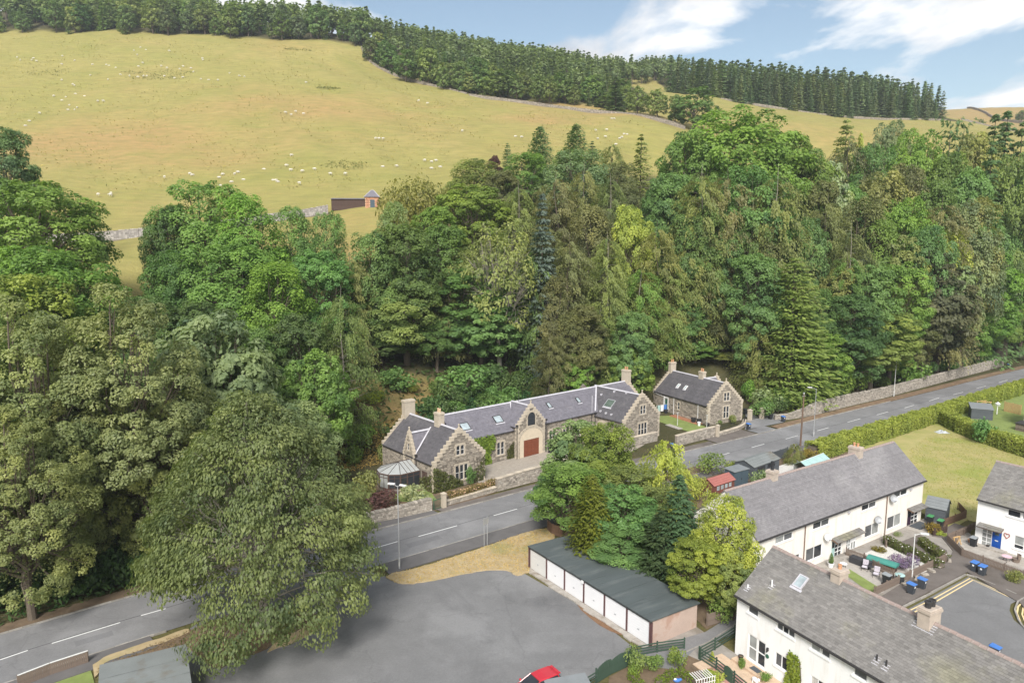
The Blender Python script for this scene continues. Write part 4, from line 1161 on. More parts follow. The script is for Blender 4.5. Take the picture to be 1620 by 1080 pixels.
# ---- near terrace (gable end by the garages)
H1 = [(1.1, 2.12, 4.0, 4.76), (3.86, 5.5, 4.04, 4.80), (6.85, 8.42, 4.08, 4.75), (10.2, 11.2, 4.05, 4.72), (1.27, 3.0, .30, 2.38), (3.87, 5.08, 1.22, 2.27), (7.0, 8.2, 1.15, 2.22), (13.4, 15, 4.05, 4.75), (10.0, 11.5, .3, 2.3)]
t1, k1 = terrace('white rendered terrace with mossy brown tiled roof, rooflight and clay chimney', T1O, T1A, 24.0, 7.46, 5.0, 7.95, H1, 'render_white', 'roof_tile', 101)
for i, h in enumerate(H1):
    if i == 4: continue
    cols = {0: (1,), 1: (1, 1, 1), 2: (1, .18, .9), 3: (1,), 5: (1, 1), 6: (1, 1), 7: (1, 1), 8: (1, 1)}[i]
    window(t1, I4, *h, cols=cols, glass={1: ['glass_mid', 'glass', 'glass_mid'], 2: ['glass_pale', 'glass', 'glass_mid'], 3: ['glass_mid'], 5: ['glass_mid', 'glass'], 6: ['curtain', 'glass']}.get(i, ['glass_mid', 'glass']), sillm='render_white')
dw = window(t1, I4, 1.27, 2.16, .30, 2.38, (1,), (1, 1), .09, 'glass_pale', sill=False, name='glazed_side_panel')
dd = window(t1, I4, 2.16, 3.0, .30, 2.38, (1,), (1, 1), .10, 'glass', sill=False, name='door'); dd['label'] = 'white framed glazed door'
mb = MB(); mb.box(1.25, 3.02, -.05, .09, .18, .298); child(t1, 'threshold', mb, M['upvc'])
kk = lambda y: 5.0 + y * k1
def on_slope(px, py, O, A, z):
    x, y = G(px, py, z); x -= O[0]; y -= O[1]
    return x * math.cos(A) + y * math.sin(A), -x * math.sin(A) + y * math.cos(A)
def slope_pt(px, py, O, A, ze, k):
    z = ze + 1.5
    for _ in range(40):
        s_, t_ = on_slope(px, py, O, A, z); z = z + .35 * (ze + t_ * k + .1 - z)
    return s_, t_, z
a = slope_pt(1262, 931, T1O, T1A, 5.0, k1); b = slope_pt(1273, 910, T1O, T1A, 5.0, k1)
skylight(t1, (a[0] - .5, a[1], kk(a[1]) + .12), (1, 0, 0), (0, 3.73, 2.95), .8, 1.1, 'glass_sky', 'lead')
chimney(t1, 6.0, 3.73, 7.4, 8.75, .75, .95, 1, m='chimney_render', potm='clay', label='short pink chimney with orange clay pot', ph=.35)
chimney(t1, 12.6, 3.73, 7.4, 9.0, .8, 1.2, 2, m='chimney_render', potm='gutter', label='cream chimney with two dark pots', ph=.45, pr=.2)
for px, py, dark, hh in ((1221, 928, 0, .55), (1183, 930, 0, .3), (1387, 1045, 1, .45), (1402, 1054, 1, .45)):
    s_, t_, z = slope_pt(px, py, T1O, T1A, 5.0, k1)
    mb = MB(); mb.tube((s_, t_, z), (s_, t_, z + hh), .055); q = child(t1, 'vent_pipe', mb, M['gutter' if dark else 'plastic_white'])
    fl = MB(); fl.extr([(s_ - .22, t_ - .25, kk(t_ - .25) + .14), (s_ + .22, t_ - .25, kk(t_ - .25) + .14), (s_ + .22, t_ + .2, kk(t_ + .2) + .14), (s_ - .22, t_ + .2, kk(t_ + .2) + .14)], (0, 0, .02)); child(q, 'flashing', fl, M['lead'])
fl = MB(); fl.extr([(11.9, 3.0, kk(3.0) + .14), (13.3, 3.0, kk(3.0) + .14), (13.3, 3.7, kk(3.7) + .14), (11.9, 3.7, kk(3.7) + .14)], (0, 0, .02)); child(t1, 'flashing', fl, M['lead'])
mb = MB(); mb.tube((11.9, -.1, 0), (11.9, -.1, 4.85), .045); child(t1, 'downpipe', mb, M['white_paint'])
mb = MB(); mb.box(3.17, 3.29, -.14, .0, 1.95, 2.2); mb.box(3.2, 3.26, -.2, -.1, 1.88, 1.96); child(t1, 'wall_lamp', mb, M['iron'])
mb = MB(W(0, 0)); mb.tube((3.2, -.01, 1.5), (3.2, -.05, 1.5), .16, .16, 14); child(t1, 'wall_plaque', mb, M['green_paint'])
# ---- middle terrace
H2 = [(2.95, 5.66, 3.76, 4.48), (8.93, 11.75, 3.78, 4.52), (8.0, 10.75, .66, 2.02), (17.6, 20.45, 3.82, 4.5), (18.55, 21.35, .6, 1.98), (23.0, 25.95, .5, 1.96), (24.0, 26.9, 3.9, 4.62), (12.4, 14.3, -.1, 1.76), (15.1, 17.0, -.1, 1.66), (27.3, 29.75, -.1, 1.86), (5.6, 7.0, .7, 1.9)]
t2, k2 = terrace('long cream rendered terrace with grey tiled roof, two chimneys and three satellite dishes', T2O, T2A, 30.4, 7.5, 5.0, 8.45, H2, 'render_cream', 'roof_tile_grey', 131)
for i in (0, 1, 2, 3, 4, 5, 6, 10):
    window(t2, I4, *H2[i], cols=(1, 1), glass=[['glass_pale', 'glass_mid'], ['glass', 'glass_mid'], ['glass_mid', 'glass'], ['glass', 'glass_mid']][i % 4] if i not in (4, 5) else ['glass_mid', 'glass_pale'], sillm='render_cream')
for i, (side, door) in ((7, (0.32, .6)), (8, (.45, .55)), (9, (.35, .65))):
    x0, x1, z0, z1 = H2[i]; xm = x0 + (x1 - x0) * side
    if i == 8:
        window(t2, I4, x0, xm, z0, z1, (1, 1), (1, 1, 1, 1), .06, 'glass_pale', sill=False, name='glazed_side_panel')
        d_ = window(t2, I4, xm, x1, z0, z1, (1, 1), (1, 1), .10, ['glass_pale', 'plastic_white'], sill=False, name='door'); d_['label'] = 'white panelled front door'
    else:
        w_ = window(t2, I4, xm, x1, z0, z1, (1, 1), (1, 1, 1, 1), .07, 'glass', sill=False, name='glazed_side_panel')
        mb = MB(); mb.box(x0, xm, .03, .09, z0, z1); d_ = child(t2, 'door', mb, M['door_dark' if i == 9 else 'turq'], label='dark plum front door' if i == 9 else 'pale blue front door')
        mb = MB(); mb.box(x0 + .1, xm - .1, .0, .028, z0 + 1.1, z1 - .15); child(d_, 'pane', mb, M['glass'])
for x0, x1 in ((12.2, 17.3), (27.1, 30.3)):
    mb = MB(); mb.extr([(x0, -.75, 1.86), (x0, -.02, 2.12), (x0, -.02, 2.0), (x0, -.72, 1.78)][::-1], (x1 - x0, 0, 0)); c_ = child(t2, 'door_canopy', mb, M['wood_brown'])
    tl = MB(); tiles(tl, (x0, -.78, 1.87), (1, 0, 0), (0, .75, .27), x1 - x0, .8, .34, .38, .05, 7, jit=.02); child(c_, 'canopy_tile', tl, M['tile_brown'] if 'tile_brown' in M else M['roof_tile'], kind='stuff')
chimney(t2, 7.2, 3.75, 7.9, 9.3, .85, .85, 1, m='chimney_render', potm='bin_black', ph=.9, pr=.16, label='stub chimney with tall black flue')
chimney(t2, 22.3, 3.75, 7.9, 9.3, .8, 1.3, 2, m='chimney_render', potm='clay', ph=.4, label='pink chimney with two clay pots')
fl = MB(); fl.extr([(21.7, 3.0, 5 + 3.0 * k2 + .14), (23.0, 3.0, 5 + 3.0 * k2 + .14), (23.0, 3.7, 5 + 3.7 * k2 + .14), (21.7, 3.7, 5 + 3.7 * k2 + .14)], (0, 0, .02)); child(t2, 'flashing', fl, M['lead'])
for x in (7.5, 22.45):
    mb = MB(); mb.tube((x, -.1, 0), (x, -.1, 4.9), .05); child(t2, 'downpipe', mb, M['wood_brown'])
for x in (15.0, 27.4):
    mb = MB(); mb.box(x - .12, x + .12, -.25, -.01, 4.3, 4.42); child(t2, 'wall_vent', mb, M['lead'])
DISH = []
for (x, z, lb) in ((11.15, 2.62, 'white satellite dish beside the pale blue door of the cream terrace'), (20.5, 2.3, 'grey satellite dish above a ground floor window of the cream terrace'), (23.35, 4.1, 'grey satellite dish by the upper window next to the downpipe')):
    w_ = t2.matrix_world if False else (Matrix.Translation((T2O[0], T2O[1], 0)) @ Matrix.Rotation(T2A, 4, 'Z'))
    o = thing('satellite_dish', lb, 'satellite dish', tuple(w_ @ Vector((x, 0, z))), T2A - RAD(25), 'satellite dishes on the cream terrace')
    mb = MB(); mb.tube((0, .1, -.25), (0, -.3, -.1), .03); mb.tube((0, -.3, -.1), (0, -.35, .05), .03); child(o, 'bracket', mb, M['metal_grey'])
    mb = MB(); mb.lathe([(0, 0), (.2, .02), (.36, .09), (.43, .16), (.43, .18), (.3, .09), (0, .03)], (0, 0, 0), 14); mb.v = [tuple(Matrix.Translation((0, -.32, .1)) @ Matrix.Rotation(RAD(68), 4, 'X') @ Vector(p)) for p in mb.v]; child(o, 'reflector', mb, M['metal_grey' if 'grey' in lb else 'metal_pale'])
    mb = MB(); mb.tube((0, -.35, -.25), (0, -.85, .0), .015); mb.box(-.05, .05, -.92, -.8, -.03, .07); child(o, 'feed_arm', mb, M['metal_grey'])
# ---- right terrace, cut by the picture edge
H3 = [(2.8, 4.0, 3.95, 4.69), (4.15, 5.6, 3.95, 4.69), (.6, 1.6, -.1, 1.96), (1.62, 2.5, -.1, 2.02), (3.62, 5.4, .72, 2.12)]
t3, k3 = terrace('white rendered house with grey-brown roof and bright blue front door', T3O, T3A, 14.0, 7.4, 5.0, 8.3, H3, 'render_white', 'roof_tile', 151)
for i in (0, 1): window(t3, I4, *H3[i], cols=(1,), glass='glass')
window(t3, I4, *H3[4], cols=(1, 1), rows=(.45, 1), glass=['glass', 'glass_pale'])
window(t3, I4, *H3[2], (1, 1), (1, 1, 1, 1), .07, 'glass_pale', sill=False, name='glazed_side_panel')
mb = MB(); mb.box(1.62, 2.5, .02, .09, -.1, 2.02); bd = child(t3, 'door', mb, M['door_blue'], label='bright blue front door with arched light')
mb = MB(); mb.extr([(1.85, .0, 1.5), (2.27, .0, 1.5)] + [(2.06 + .21 * math.cos(q), .0, 1.55 + .2 * math.sin(q)) for q in [i * math.pi / 8 for i in range(9)]], (0, .019, 0)); child(bd, 'pane', mb, M['glass_green'])
mb = MB(); mb.box(1.9, 2.22, -.005, .019, .85, .95); child(bd, 'letterbox', mb, M['metal_pale'])
for zz in (.1, 1.05):
    mb = MB(); mb.box(1.75, 2.0, .005, .019, zz, zz + .32 if zz > .5 else zz + .65); mb.box(2.12, 2.37, .005, .019, zz, zz + .32 if zz > .5 else zz + .65); child(bd, 'panel', mb, M['door_blue'])
mb = MB(); mb.extr([(.35, -.8, 2.14), (.35, -.02, 2.4), (.35, -.02, 2.27), (.35, -.78, 2.06)][::-1], (2.3, 0, 0)); c_ = child(t3, 'door_canopy', mb, M['wood_brown'])
tl = MB(); tiles(tl, (.35, -.83, 2.15), (1, 0, 0), (0, .8, .27), 2.3, .85, .34, .4, .05, 9, jit=.02); child(c_, 'canopy_tile', tl, M['roof_tile'], kind='stuff')
for i in range(3):
    pass
# house at the far right edge (only its wall end shows)
t4o = G(1612, 676)
t4 = thing('cottage', 'cream rendered house just showing at the right edge beyond the hedge', 'house', (t4o[0] + .6, t4o[1] - .2), RAD(-56))
mb = MB(); mb.box(0, 9, 0, 7, -.2, 4.6); child(t4, 'wall', mb, M['render_cream'])
mb = MB(); mb.extr([(-.2, -.3, 4.55), (-.2, 3.5, 7.2), (-.2, 7.3, 4.55)], (9.4, 0, 0)); child(t4, 'roof', mb, M['roof_tile_grey'])
# ================================================================== GARAGES
def garage_block(label, FL, FR, depth, n, hf, hb, cols, seed):
    a = math.atan2(FR[1] - FL[1], FR[0] - FL[0]); L_ = math.hypot(FR[0] - FL[0], FR[1] - FL[1])
    t = thing('garage_block', label, 'garages', FL, a)
    mb = MB(); mb.quad((0, depth, 0), (0, 0.1, 0), (0, 0.1, hf - .06), (0, depth, hb - .06)); mb.quad((L_, 0.0, 0), (L_, depth, 0), (L_, depth, hb - .06), (L_, 0.0, hf - .06)); mb.quad((L_, depth, 0), (0, depth, 0), (0, depth, hb - .06), (L_, depth, hb - .06)); mb.quad((0, .12, 0), (L_, .12, 0), (L_, .12, hf - .06), (0, .12, hf - .06))
    child(t, 'wall', mb, M['render_pink'])
    s = L_ / n; pw = .20
    for i in range(n):
        x0, x1 = i * s + pw / 2, (i + 1) * s - pw / 2
        mb = MB(); mb.box(x0, x1, .02, .07, .05, hf - .14); c = 'garage_door' if cols[i] else 'garage_door_grey'
        d = child(t, 'garage_door', mb, M[c], label='bright white up-and-over door' if cols[i] else None)
        pn = MB()
        for j in range(1, 9): pn.box(x0 + .1, x1 - .1, .008, .0199, .05 + j * .22, .05 + j * .22 + .185)
        child(d, 'panel', pn, M[c], kind='stuff')
        hd = MB(); hd.box((x0 + x1) / 2 - .09, (x0 + x1) / 2 + .09, -.04, .007, .85, .93); child(d, 'handle', hd, M['metal_grey'])
    for i in range(n + 1):
        mb = MB(); x = i * s; mb.box(x - pw / 2, x + pw / 2, -.02, .10, 0, hf - .12); child(t, 'door_post', mb, M['post_brown'])
    mb = MB(); mb.box(-.1, L_ + .1, -.12, -.03, hf - .14, hf + .03); child(t, 'fascia', mb, M['gutter'])
    r = random.Random(seed); RF = MB(); nb = int(L_ / .95)
    y0, y1 = -.16, depth + .18
    ob = MB(); ob.extr([(-.15, y0, hf), (L_ + .15, y0, hf), (L_ + .15, y1, hb), (-.15, y1, hb)], (0, 0, .06)); R = child(t, 'roof', ob, M['felt'])
    w_ = (L_ + .3) / nb
    for i in range(nb):
        x0, x1 = -.15 + i * w_, -.15 + (i + 1) * w_ + .03
        za, zb = .066 + .022 * (i % 2), .078
        f = MB(); m_ = 6; pts = []
        for j in range(m_ + 1):
            q = j / m_; y = y0 + (y1 - y0) * q; z = hf + (hb - hf) * q
            dz = r.uniform(-.012, .02)
            pts.append(((x0, y, z + za + dz), (x1, y, z + zb + dz + .012)))
        for j in range(m_):
            f.quad(pts[j][0], pts[j][1], pts[j + 1][1], pts[j + 1][0], 0, .5)
            f.quad(pts[j][1], (pts[j][1][0], pts[j][1][1], pts[j][1][2] - .03), (pts[j + 1][1][0], pts[j + 1][1][1], pts[j + 1][1][2] - .03), pts[j + 1][1])
        f.quad((x0, y0, hf - .02), (x1, y0, hf - .02), pts[0][1], pts[0][0])
        o = child(R, 'felt_sheet', f, M['felt'])
    return t, L_
gb, gL = garage_block('row of six lock-up garages with white doors and dark green felt roof', G(838, 898), G(1029, 1023), 5.35, 6, 2.25, 2.12, (0, 1, 1, 1, 1, 1), 3)
for ch_ in kids_of(gb):
    if ch_.name.startswith('wall'): pass
mb = MB(); mb.tube((0.02, -.14, 0), (0.02, -.14, 2.2), .04); mb.tube((gL - .02, -.14, 0), (gL - .02, -.14, 2.2), .04); child(gb, 'downpipe', mb, M['post_brown'])
mb = MB(); mb.box(gL * .5 - .12, gL * .5 + .12, -.22, -.13, 1.95, 2.2); child(gb, 'security_light', mb, M['plastic_white'])
ap = MB(); r = random.Random(4)
a_ = gb.rotation_euler.z
mbx = []
x = -.2
while x < gL:
    w_ = r.uniform(.9, 1.5); o = MB(); d0 = r.uniform(.55, .85)
    o.prism([(x, -d0), (min(x + w_, gL) - .03, -d0 + r.uniform(-.12, .12)), (min(x + w_, gL) - .03, -.02), (x, -.02)], -.05, r.uniform(.05, .10)); child(gb, 'threshold_slab', o, M['concrete']); x += w_
st = sheet('soil', [tuple((Matrix.Translation((*G(838, 898), 0)) @ Matrix.Rotation(a_, 4, 'Z') @ Vector((q[0], q[1], 0)))[:2]) for q in ((8.2, -.6), (9.2, -.95), (10.6, -1.15), (12, -1.25), (13.2, -1.1), (14.2, -.75), (14, -.5), (8, -.4))], .016, mat('rust_soil', (.20, .115, .065), .95, .25, 3.0, world=True))
G2 = [G(160, 1052, 2.2), G(292, 1020, 2.2), G(345, 1082, 2.2)]
g2, g2L = garage_block('second flat roofed garage block with weathered felt roof at the bottom left', G(168, 1058 + 60), G(168 + 215, 1058 + 60 + 145), 1, 4, 2.2, 2.1, (1, 0, 1, 1), 5) if False else (None, 0)
def back_garage():
    """felt roofed block seen from behind"""
    A, B, C = [Vector(q) for q in G2]
    u = (B - A).normalized(); v = Vector((u.y, -u.x)); L_ = (B - A).length; dp = 13.0
    t = thing('garage_block', 'flat roofed garage block with weathered grey felt roof beside the road', 'garages', (A.x, A.y), math.atan2(u.y, u.x))
    mb = MB(); mb.box(.1, L_ - .1, -dp, -.1, 0, 2.14); child(t, 'wall', mb, M['render_pink'])
    mb = MB(); mb.box(-.06, L_ + .06, -dp, .06, 2.02, 2.17); child(t, 'fascia', mb, M['post_brown'])
    ob = MB(); ob.box(-.1, L_ + .1, -dp, .1, 2.171, 2.22); R = child(t, 'roof', ob, M['felt'])
    r = random.Random(9); nb = 13
    for i in range(nb):
        f = MB(); y0 = .1 - dp * i / nb; y1 = y0 - dp / nb - .03
        z = 2.225 + .012 * (i % 2)
        xs = [-.1 + (L_ + .2) * j / 6 for j in range(7)]
        zs = [r.uniform(-.004, .012) for _ in xs]
        for j in range(6):
            f.quad((xs[j], y1, z + .012 + zs[j]), (xs[j + 1], y1, z + .012 + zs[j + 1]), (xs[j + 1], y0, z + zs[j + 1]), (xs[j], y0, z + zs[j]))
        child(R, 'felt_sheet', f, M['felt_pale'])
    return t
mk('felt_pale', (0.20, 0.215, 0.21), 0.85, 0.12, 0.5, 0.15, 10, stain=((0.15, 0.125, 0.09), 0.35, 0.56, 0.8))
mk('tile_brown', (0.22, 0.15, 0.12), 0.9, 0.2, 2.0, tint=0.25)
back_garage()
# ================================================================== BARN AND STONE WALLS OF THE PASTURE
YH = 192
def hut():
    x0, _, z0 = DD(578, 331, YH); x1, _, _ = DD(599, 331, YH)
    t = thing('brick_hut', 'small brick hut with grey hipped roof and blue door at the pasture wall', 'hut', (x0, YH, z0 - .3), RAD(8))
    w = x1 - x0; d = 4.2; h = 2.9
    mb = MB(); mb.box(0, w, 0, d, 0, h); child(t, 'wall', mb, M['clay_buff'])
    bk = MB(); r = random.Random(2)
    for j in range(9):
        for i in range(8):
            a = i * w / 8 + (j % 2) * .2; b = min(a + w / 8 - .03, w)
            if not (1.25 < (a + b) / 2 < 2.55 and j < 7): bk.box(a, b, -.03, -.001, j * .32 + .01, j * .32 + .29, 0, r.random())
    child(t, 'brick', bk, M['brick'], kind='stuff')
    mb = MB(); mb.box(1.3, 2.5, -.06, -.002, .0, 2.2); child(t, 'door', mb, M['shed_blue'], label='blue plank door')
    A = [(-.3, -.3, h), (w + .3, -.3, h), (w + .3, d + .3, h), (-.3, d + .3, h)]; p, q = (w * .42, d / 2, h + 1.9), (w * .62, d / 2, h + 1.9)
    mb = MB(); mb.add(A + [p, q], [(0, 1, 5, 4), (1, 2, 5), (2, 3, 4, 5), (3, 0, 4), (3, 2, 1, 0)]); R = child(t, 'roof', mb, M['slate'])
    hp = MB(); 
    for a, b in ((A[0], p), (A[1], q), (A[2], q), (A[3], p), (p, q)): hp.tube(a, b, .07, .07, 5)
    child(R, 'hip_lead', hp, M['lead'])
    xs, _, zs = DD(524, 336, YH)
    s = thing('barn', 'low dark timber shed with lean-to slate roof against the pasture wall', 'shed', (xs, YH + .4, zs - .3), RAD(5))
    L_ = x0 - xs - .1
    r = random.Random(5); mb = MB(); mb.box(0, L_, .06, 3.5, 0, 3.0); child(s, 'wall', mb, M['wood_dark'])
    pl = MB(); n = 26
    me = MB(); me.box(0, L_ / n - .03, 0, .059, 0, 2.95, 0, .5); me = me.mesh('plank', M['wood_dark'])
    for i in range(n):
        o = put('plank', me, s, (i * L_ / n, r.uniform(-.02, .0), 0))
    mb = MB(); mb.extr([(-.2, -.3, 2.95), (-.2, 3.8, 3.35), (-.2, 3.8, 3.45), (-.2, -.3, 3.05)], (L_ + .3, 0, 0)); child(s, 'roof', mb, M['slate'])
hut()
def field_wall(label, pts, h, m='wall_rubble', w=.6, coping=True, seed=0):
    """dry stone wall following the ground"""
    P = resample([p[:2] for p in pts], 2.0)
    c = P[len(P) // 2]
    t = thing('stone_wall', label, 'wall', (0, 0, 0))
    r = random.Random(seed); mb = MB(); cp_ = MB(); zz = [terrain(*p) for p in P]
    st = MB()
    for i in range(len(P) - 1):
        a, b = P[i], P[i + 1]
        mb.seg(a, b, w, -.5, h, 0, r.random(), zz[i], zz[i + 1])
        v = Vector((b[0] - a[0], b[1] - a[1])); l = v.length; v /= l; x = 0
        while x < l:
            q = min(x + r.uniform(.3, .6), l); f0, f1 = x / l, q / l
            z0 = zz[i] + (zz[i + 1] - zz[i]) * f0
            cp_.seg((a[0] + v.x * x, a[1] + v.y * x), (a[0] + v.x * (q - .03), a[1] + v.y * (q - .03)), w + .06, h + .002, h + r.uniform(.12, .26), 0, r.random(), z0, z0)
            for k in range(int(h / .3)):
                st.seg((a[0] + v.x * x + v.y * (w / 2 + .02) , a[1] + v.y * x - v.x * (w / 2 + .02)), (a[0] + v.x * (q - .03) + v.y * (w / 2 + .02), a[1] + v.y * (q - .03) - v.x * (w / 2 + .02)), .07, k * .3 + .02, k * .3 + .28, 0, r.random(), z0, z0)
            x = q
    child(t, 'wall_core', mb, M['mortar']); child(t, 'rubble_stone', st, M[m], kind='stuff')
    child(t, 'coping_stone', cp_, M[m], kind='stuff')
    return t
mk('field_stone', (0.40, 0.37, 0.35), 0.95, 0.2, 3.0, tint=0.3)
field_wall('long grey stone wall along the foot of the sheep pasture', [DD(-60, 392, 150), DD(60, 386, 152), DD(163, 380, 158), DD(230, 372, 162), DD(330, 360, 172), DD(420, 345, 182), DD(526, 333, 191)], 1.9, 'field_stone', seed=1)
field_wall('dry stone wall curving round the foot of the upper wood', [DD(572, 78, 420), DD(580, 92, 408), DD(600, 108, 400), (DD(650, 128, 378)), DD(700, 142, 362), DD(740, 152, 352)], 1.0, 'rubble', seed=2)
field_wall('grey stone wall between pasture and fenced rough patch', [DD(742, 153, 350), DD(790, 158, 345), DD(828, 164, 341), DD(880, 171, 335), DD(945, 180, 329), DD(1000, 190, 322), DD(1085, 205, 312)], 1.0, 'rubble', seed=3)
field_wall('low stone wall at the foot of the ridge plantation', [DD(1140, 157, 424), DD(1300, 181, 428), DD(1400, 188, 437), DD(1498, 191, 450)], .7, 'rubble', seed=4)
field_wall('dark field dyke across the parched far pasture', [DD(1520, 193, 500), DD(1570, 205, 505), DD(1640, 212, 515)], 1.6, 'rubble', seed=5)
field_wall('thin dark dyke running up the far brown field', [DD(1530, 172, 840), DD(1560, 176, 760), DD(1590, 188, 660), DD(1640, 199, 620)], 1.8, 'rubble', seed=6)
# ================================================================== ROADSIDE WALLS
def garden_wall(label, pts, h, w=.45, seed=0, cope='rubble', name='stone_wall', base=0.0, cm='dressed'):
    """rubble boundary wall with separate coping stones; pts = plan points, front is the right-hand side"""
    t = thing(name, label, 'wall', (0, 0, 0))
    r = random.Random(seed); core = MB(); st = MB()
    hs = h if isinstance(h, (list, tuple)) else [h] * len(pts)
    for i in range(len(pts) - 1):
        a, b = Vector(pts[i]), Vector(pts[i + 1]); v = (b - a); l = v.length; v /= l; n = Vector((-v.y, v.x))
        p = [(a.x, a.y, base - .3), (b.x, b.y, base - .3), (b.x, b.y, base + hs[i + 1]), (a.x, a.y, base + hs[i])]
        core.extr(p, (n.x * w, n.y * w, 0))
        Mx = W(a.x, a.y, math.atan2(v.y, v.x), base)
        f = lambda x, i=i, l=l: hs[i] + (hs[i + 1] - hs[i]) * min(1, max(0, x / l))
        rubble(st, Mx, 0, l, f, 0, (), seed + i, (.25, .65), (.15, .28), (.02, .06))
        Mb = W(b.x + n.x * w, b.y + n.y * w, math.atan2(-v.y, -v.x), base)
        rubble(st, Mb, 0, l, lambda x, f=f, l=l: f(l - x), 0, (), seed + i + 50, (.3, .8), (.2, .34), (.02, .05))
        x = 0; flat = cope == 'flat'
        while x < l - .02:
            q = min(l, x + (r.uniform(.7, 1.1) if flat else r.uniform(.22, .45)))
            z = f((x + q) / 2)
            c = MB(Mx)
            hh = .13 if flat else r.uniform(.12, .26)
            c.cbox(x + .01, q - .01, -.07 - r.uniform(0, .03), w + .07, z + .003, z + hh, .03, 0, r.random())
            child(t, 'coping_stone', c, M[cm if flat else 'wall_rubble']); x = q
    child(t, 'wall_core', core, M['mortar']); child(t, 'rubble_stone', st, M['wall_rubble'], kind='stuff')
    return t
garden_wall('rubble garden wall with rough coping left of the iron garden gate', [G(540, 838), G(585, 829), G(640, 818), G(684, 808)], [1.0, 1.15, 1.3, 1.45], seed=11)
garden_wall('low rubble wall under the rose hedge right of the garden gate', [G(706, 800), G(745, 789), G(786, 777)], .55, seed=12, cope='flat')
garden_wall('tall rubble wall in front of the gravel drive', [G(787, 777), G(830, 765), G(880, 752), G(930, 738)], [1.6, 1.75, 1.8, 1.8], seed=13, cope='flat')
garden_wall('grey rubble wall with flat coping beside the lodge garden', [G(1071, 706), G(1100, 698), G(1134, 690)], 1.65, seed=14, cope='flat')
garden_wall('low curved wall below the lodge railings', [G(1137, 690), G(1155, 685), G(1170, 680), G(1178, 675), G(1180, 668)], .5, w=.5, seed=15, cope='flat')
garden_wall('long rubble estate wall along the far side of the road', [G(1226, 664), G(1250, 663), G(1275, 659), G(1290, 656), G(1340, 643), G(1400, 629), G(1470, 610), G(1530, 594), G(1588, 579)], [.7, .9, 1.5, 2.2, 2.2, 2.0, 2.0, 2.0, 2.1], seed=16)
garden_wall('grey wall by the right gable of the stone house', [G(985, 712), G(1010, 704), G(1040, 697)], 1.4, seed=17, cope='flat')
# gate piers
def pier(label, p, s, h, cap=True):
    t = thing('gate_pier', label, 'gate pier', p, RAD(38))
    mb = MB(); mb.box(-s / 2, s / 2, -s / 2, s / 2, -.1, h); child(t, 'shaft', mb, M['dressed'])
    mb = MB(); mb.box(-s / 2 - .06, s / 2 + .06, -s / 2 - .06, s / 2 + .06, h + .002, h + .12); mb.add([(-s / 2, -s / 2, h + .12), (s / 2, -s / 2, h + .12), (s / 2, s / 2, h + .12), (-s / 2, s / 2, h + .12), (0, 0, h + .3)], [(0, 1, 4), (1, 2, 4), (2, 3, 4), (3, 0, 4)]); child(t, 'cap', mb, M['dressed'])
pier('square stone pier right of the garden gate', G(702, 803), .5, 1.75)
pier('stone pier at the end of the lodge garden wall', G(1135, 691), .45, 1.9)

for nm in ('brick_hut', 'barn'):
    o = bpy.data.objects[nm]; o.location.z = max(o.location.z, terrain(o.location.x + 2, o.location.y) - .15)
# ================================================================== TREES
def np_mesh(name, V, Fq, mats, tint, mi=None, tris=None):
    me = bpy.data.meshes.new(name)
    V = np.asarray(V, np.float32); Fq = np.asarray(Fq, np.int32)
    me.vertices.add(len(V)); me.vertices.foreach_set('co', V.ravel())
    k = Fq.shape[1]
    me.loops.add(Fq.size); me.loops.foreach_set('vertex_index', Fq.ravel())
    me.polygons.add(len(Fq)); me.polygons.foreach_set('loop_start', np.arange(len(Fq), dtype=np.int32) * k)
    if mi is not None: me.polygons.foreach_set('material_index', np.asarray(mi, np.int32))
    at = me.attributes.new('tint', 'FLOAT', 'FACE'); at.data.foreach_set('value', np.clip(np.asarray(tint, np.float32), 0, 1))
    for m in mats: me.materials.append(m)
    me.update(); me.validate()
    return me
def unit(a):
    return a / np.maximum(np.linalg.norm(a, axis=-1, keepdims=True), 1e-9)
def leaves(P, Nr, size, rng, asp=.55, T=None, jit=.35):
    """one folded-rhombus leaf spray per point"""
    n = len(P)
    Nr = unit(Nr + rng.normal(0, jit, (n, 3)))
    R = rng.normal(0, 1, (n, 3)) if T is None else T + rng.normal(0, .25, (n, 3))
    U = unit(R - Nr * (R * Nr).sum(-1, keepdims=True)); B = np.cross(Nr, U)
    s = (size * rng.uniform(.65, 1.35, n))[:, None]
    V = np.stack([P + U * s, P + B * s * asp + Nr * s * .18, P - U * s, P - B * s * asp - Nr * s * .1], 1).reshape(-1, 3)
    return V, np.arange(4 * n).reshape(n, 4)
def fib(n, rng):
    i = np.arange(n) + .5
    ph = np.arccos(1 - 2 * i / n); th = np.pi * (1 + 5 ** .5) * i + rng.uniform(0, 6.28)
    return np.stack([np.cos(th) * np.sin(ph), np.sin(th) * np.sin(ph), np.cos(ph)], -1)
def tubes(segs, mb, n=5):
    for a, b, r0, r1 in segs: mb.tube(a, b, r0, r1, n, 0, .5, False)
def limb(mb, a, b, r0, r1, rng, bend=.12, k=3, n=5, sag=0.0):
    a, b = np.array(a, float), np.array(b, float); L_ = np.linalg.norm(b - a); p = a; q = None
    for i in range(1, k + 1):
        f = i / k; q = a + (b - a) * f + rng.normal(0, bend * L_ * .3, 3) * (1 if i < k else 0) + np.array([0, 0, -sag * L_ * math.sin(f * math.pi)])
        mb.tube(p, q, r0 + (r1 - r0) * (i - 1) / k, r0 + (r1 - r0) * f, n, 0, .5, False); p = q
    return q
PROTO = {}
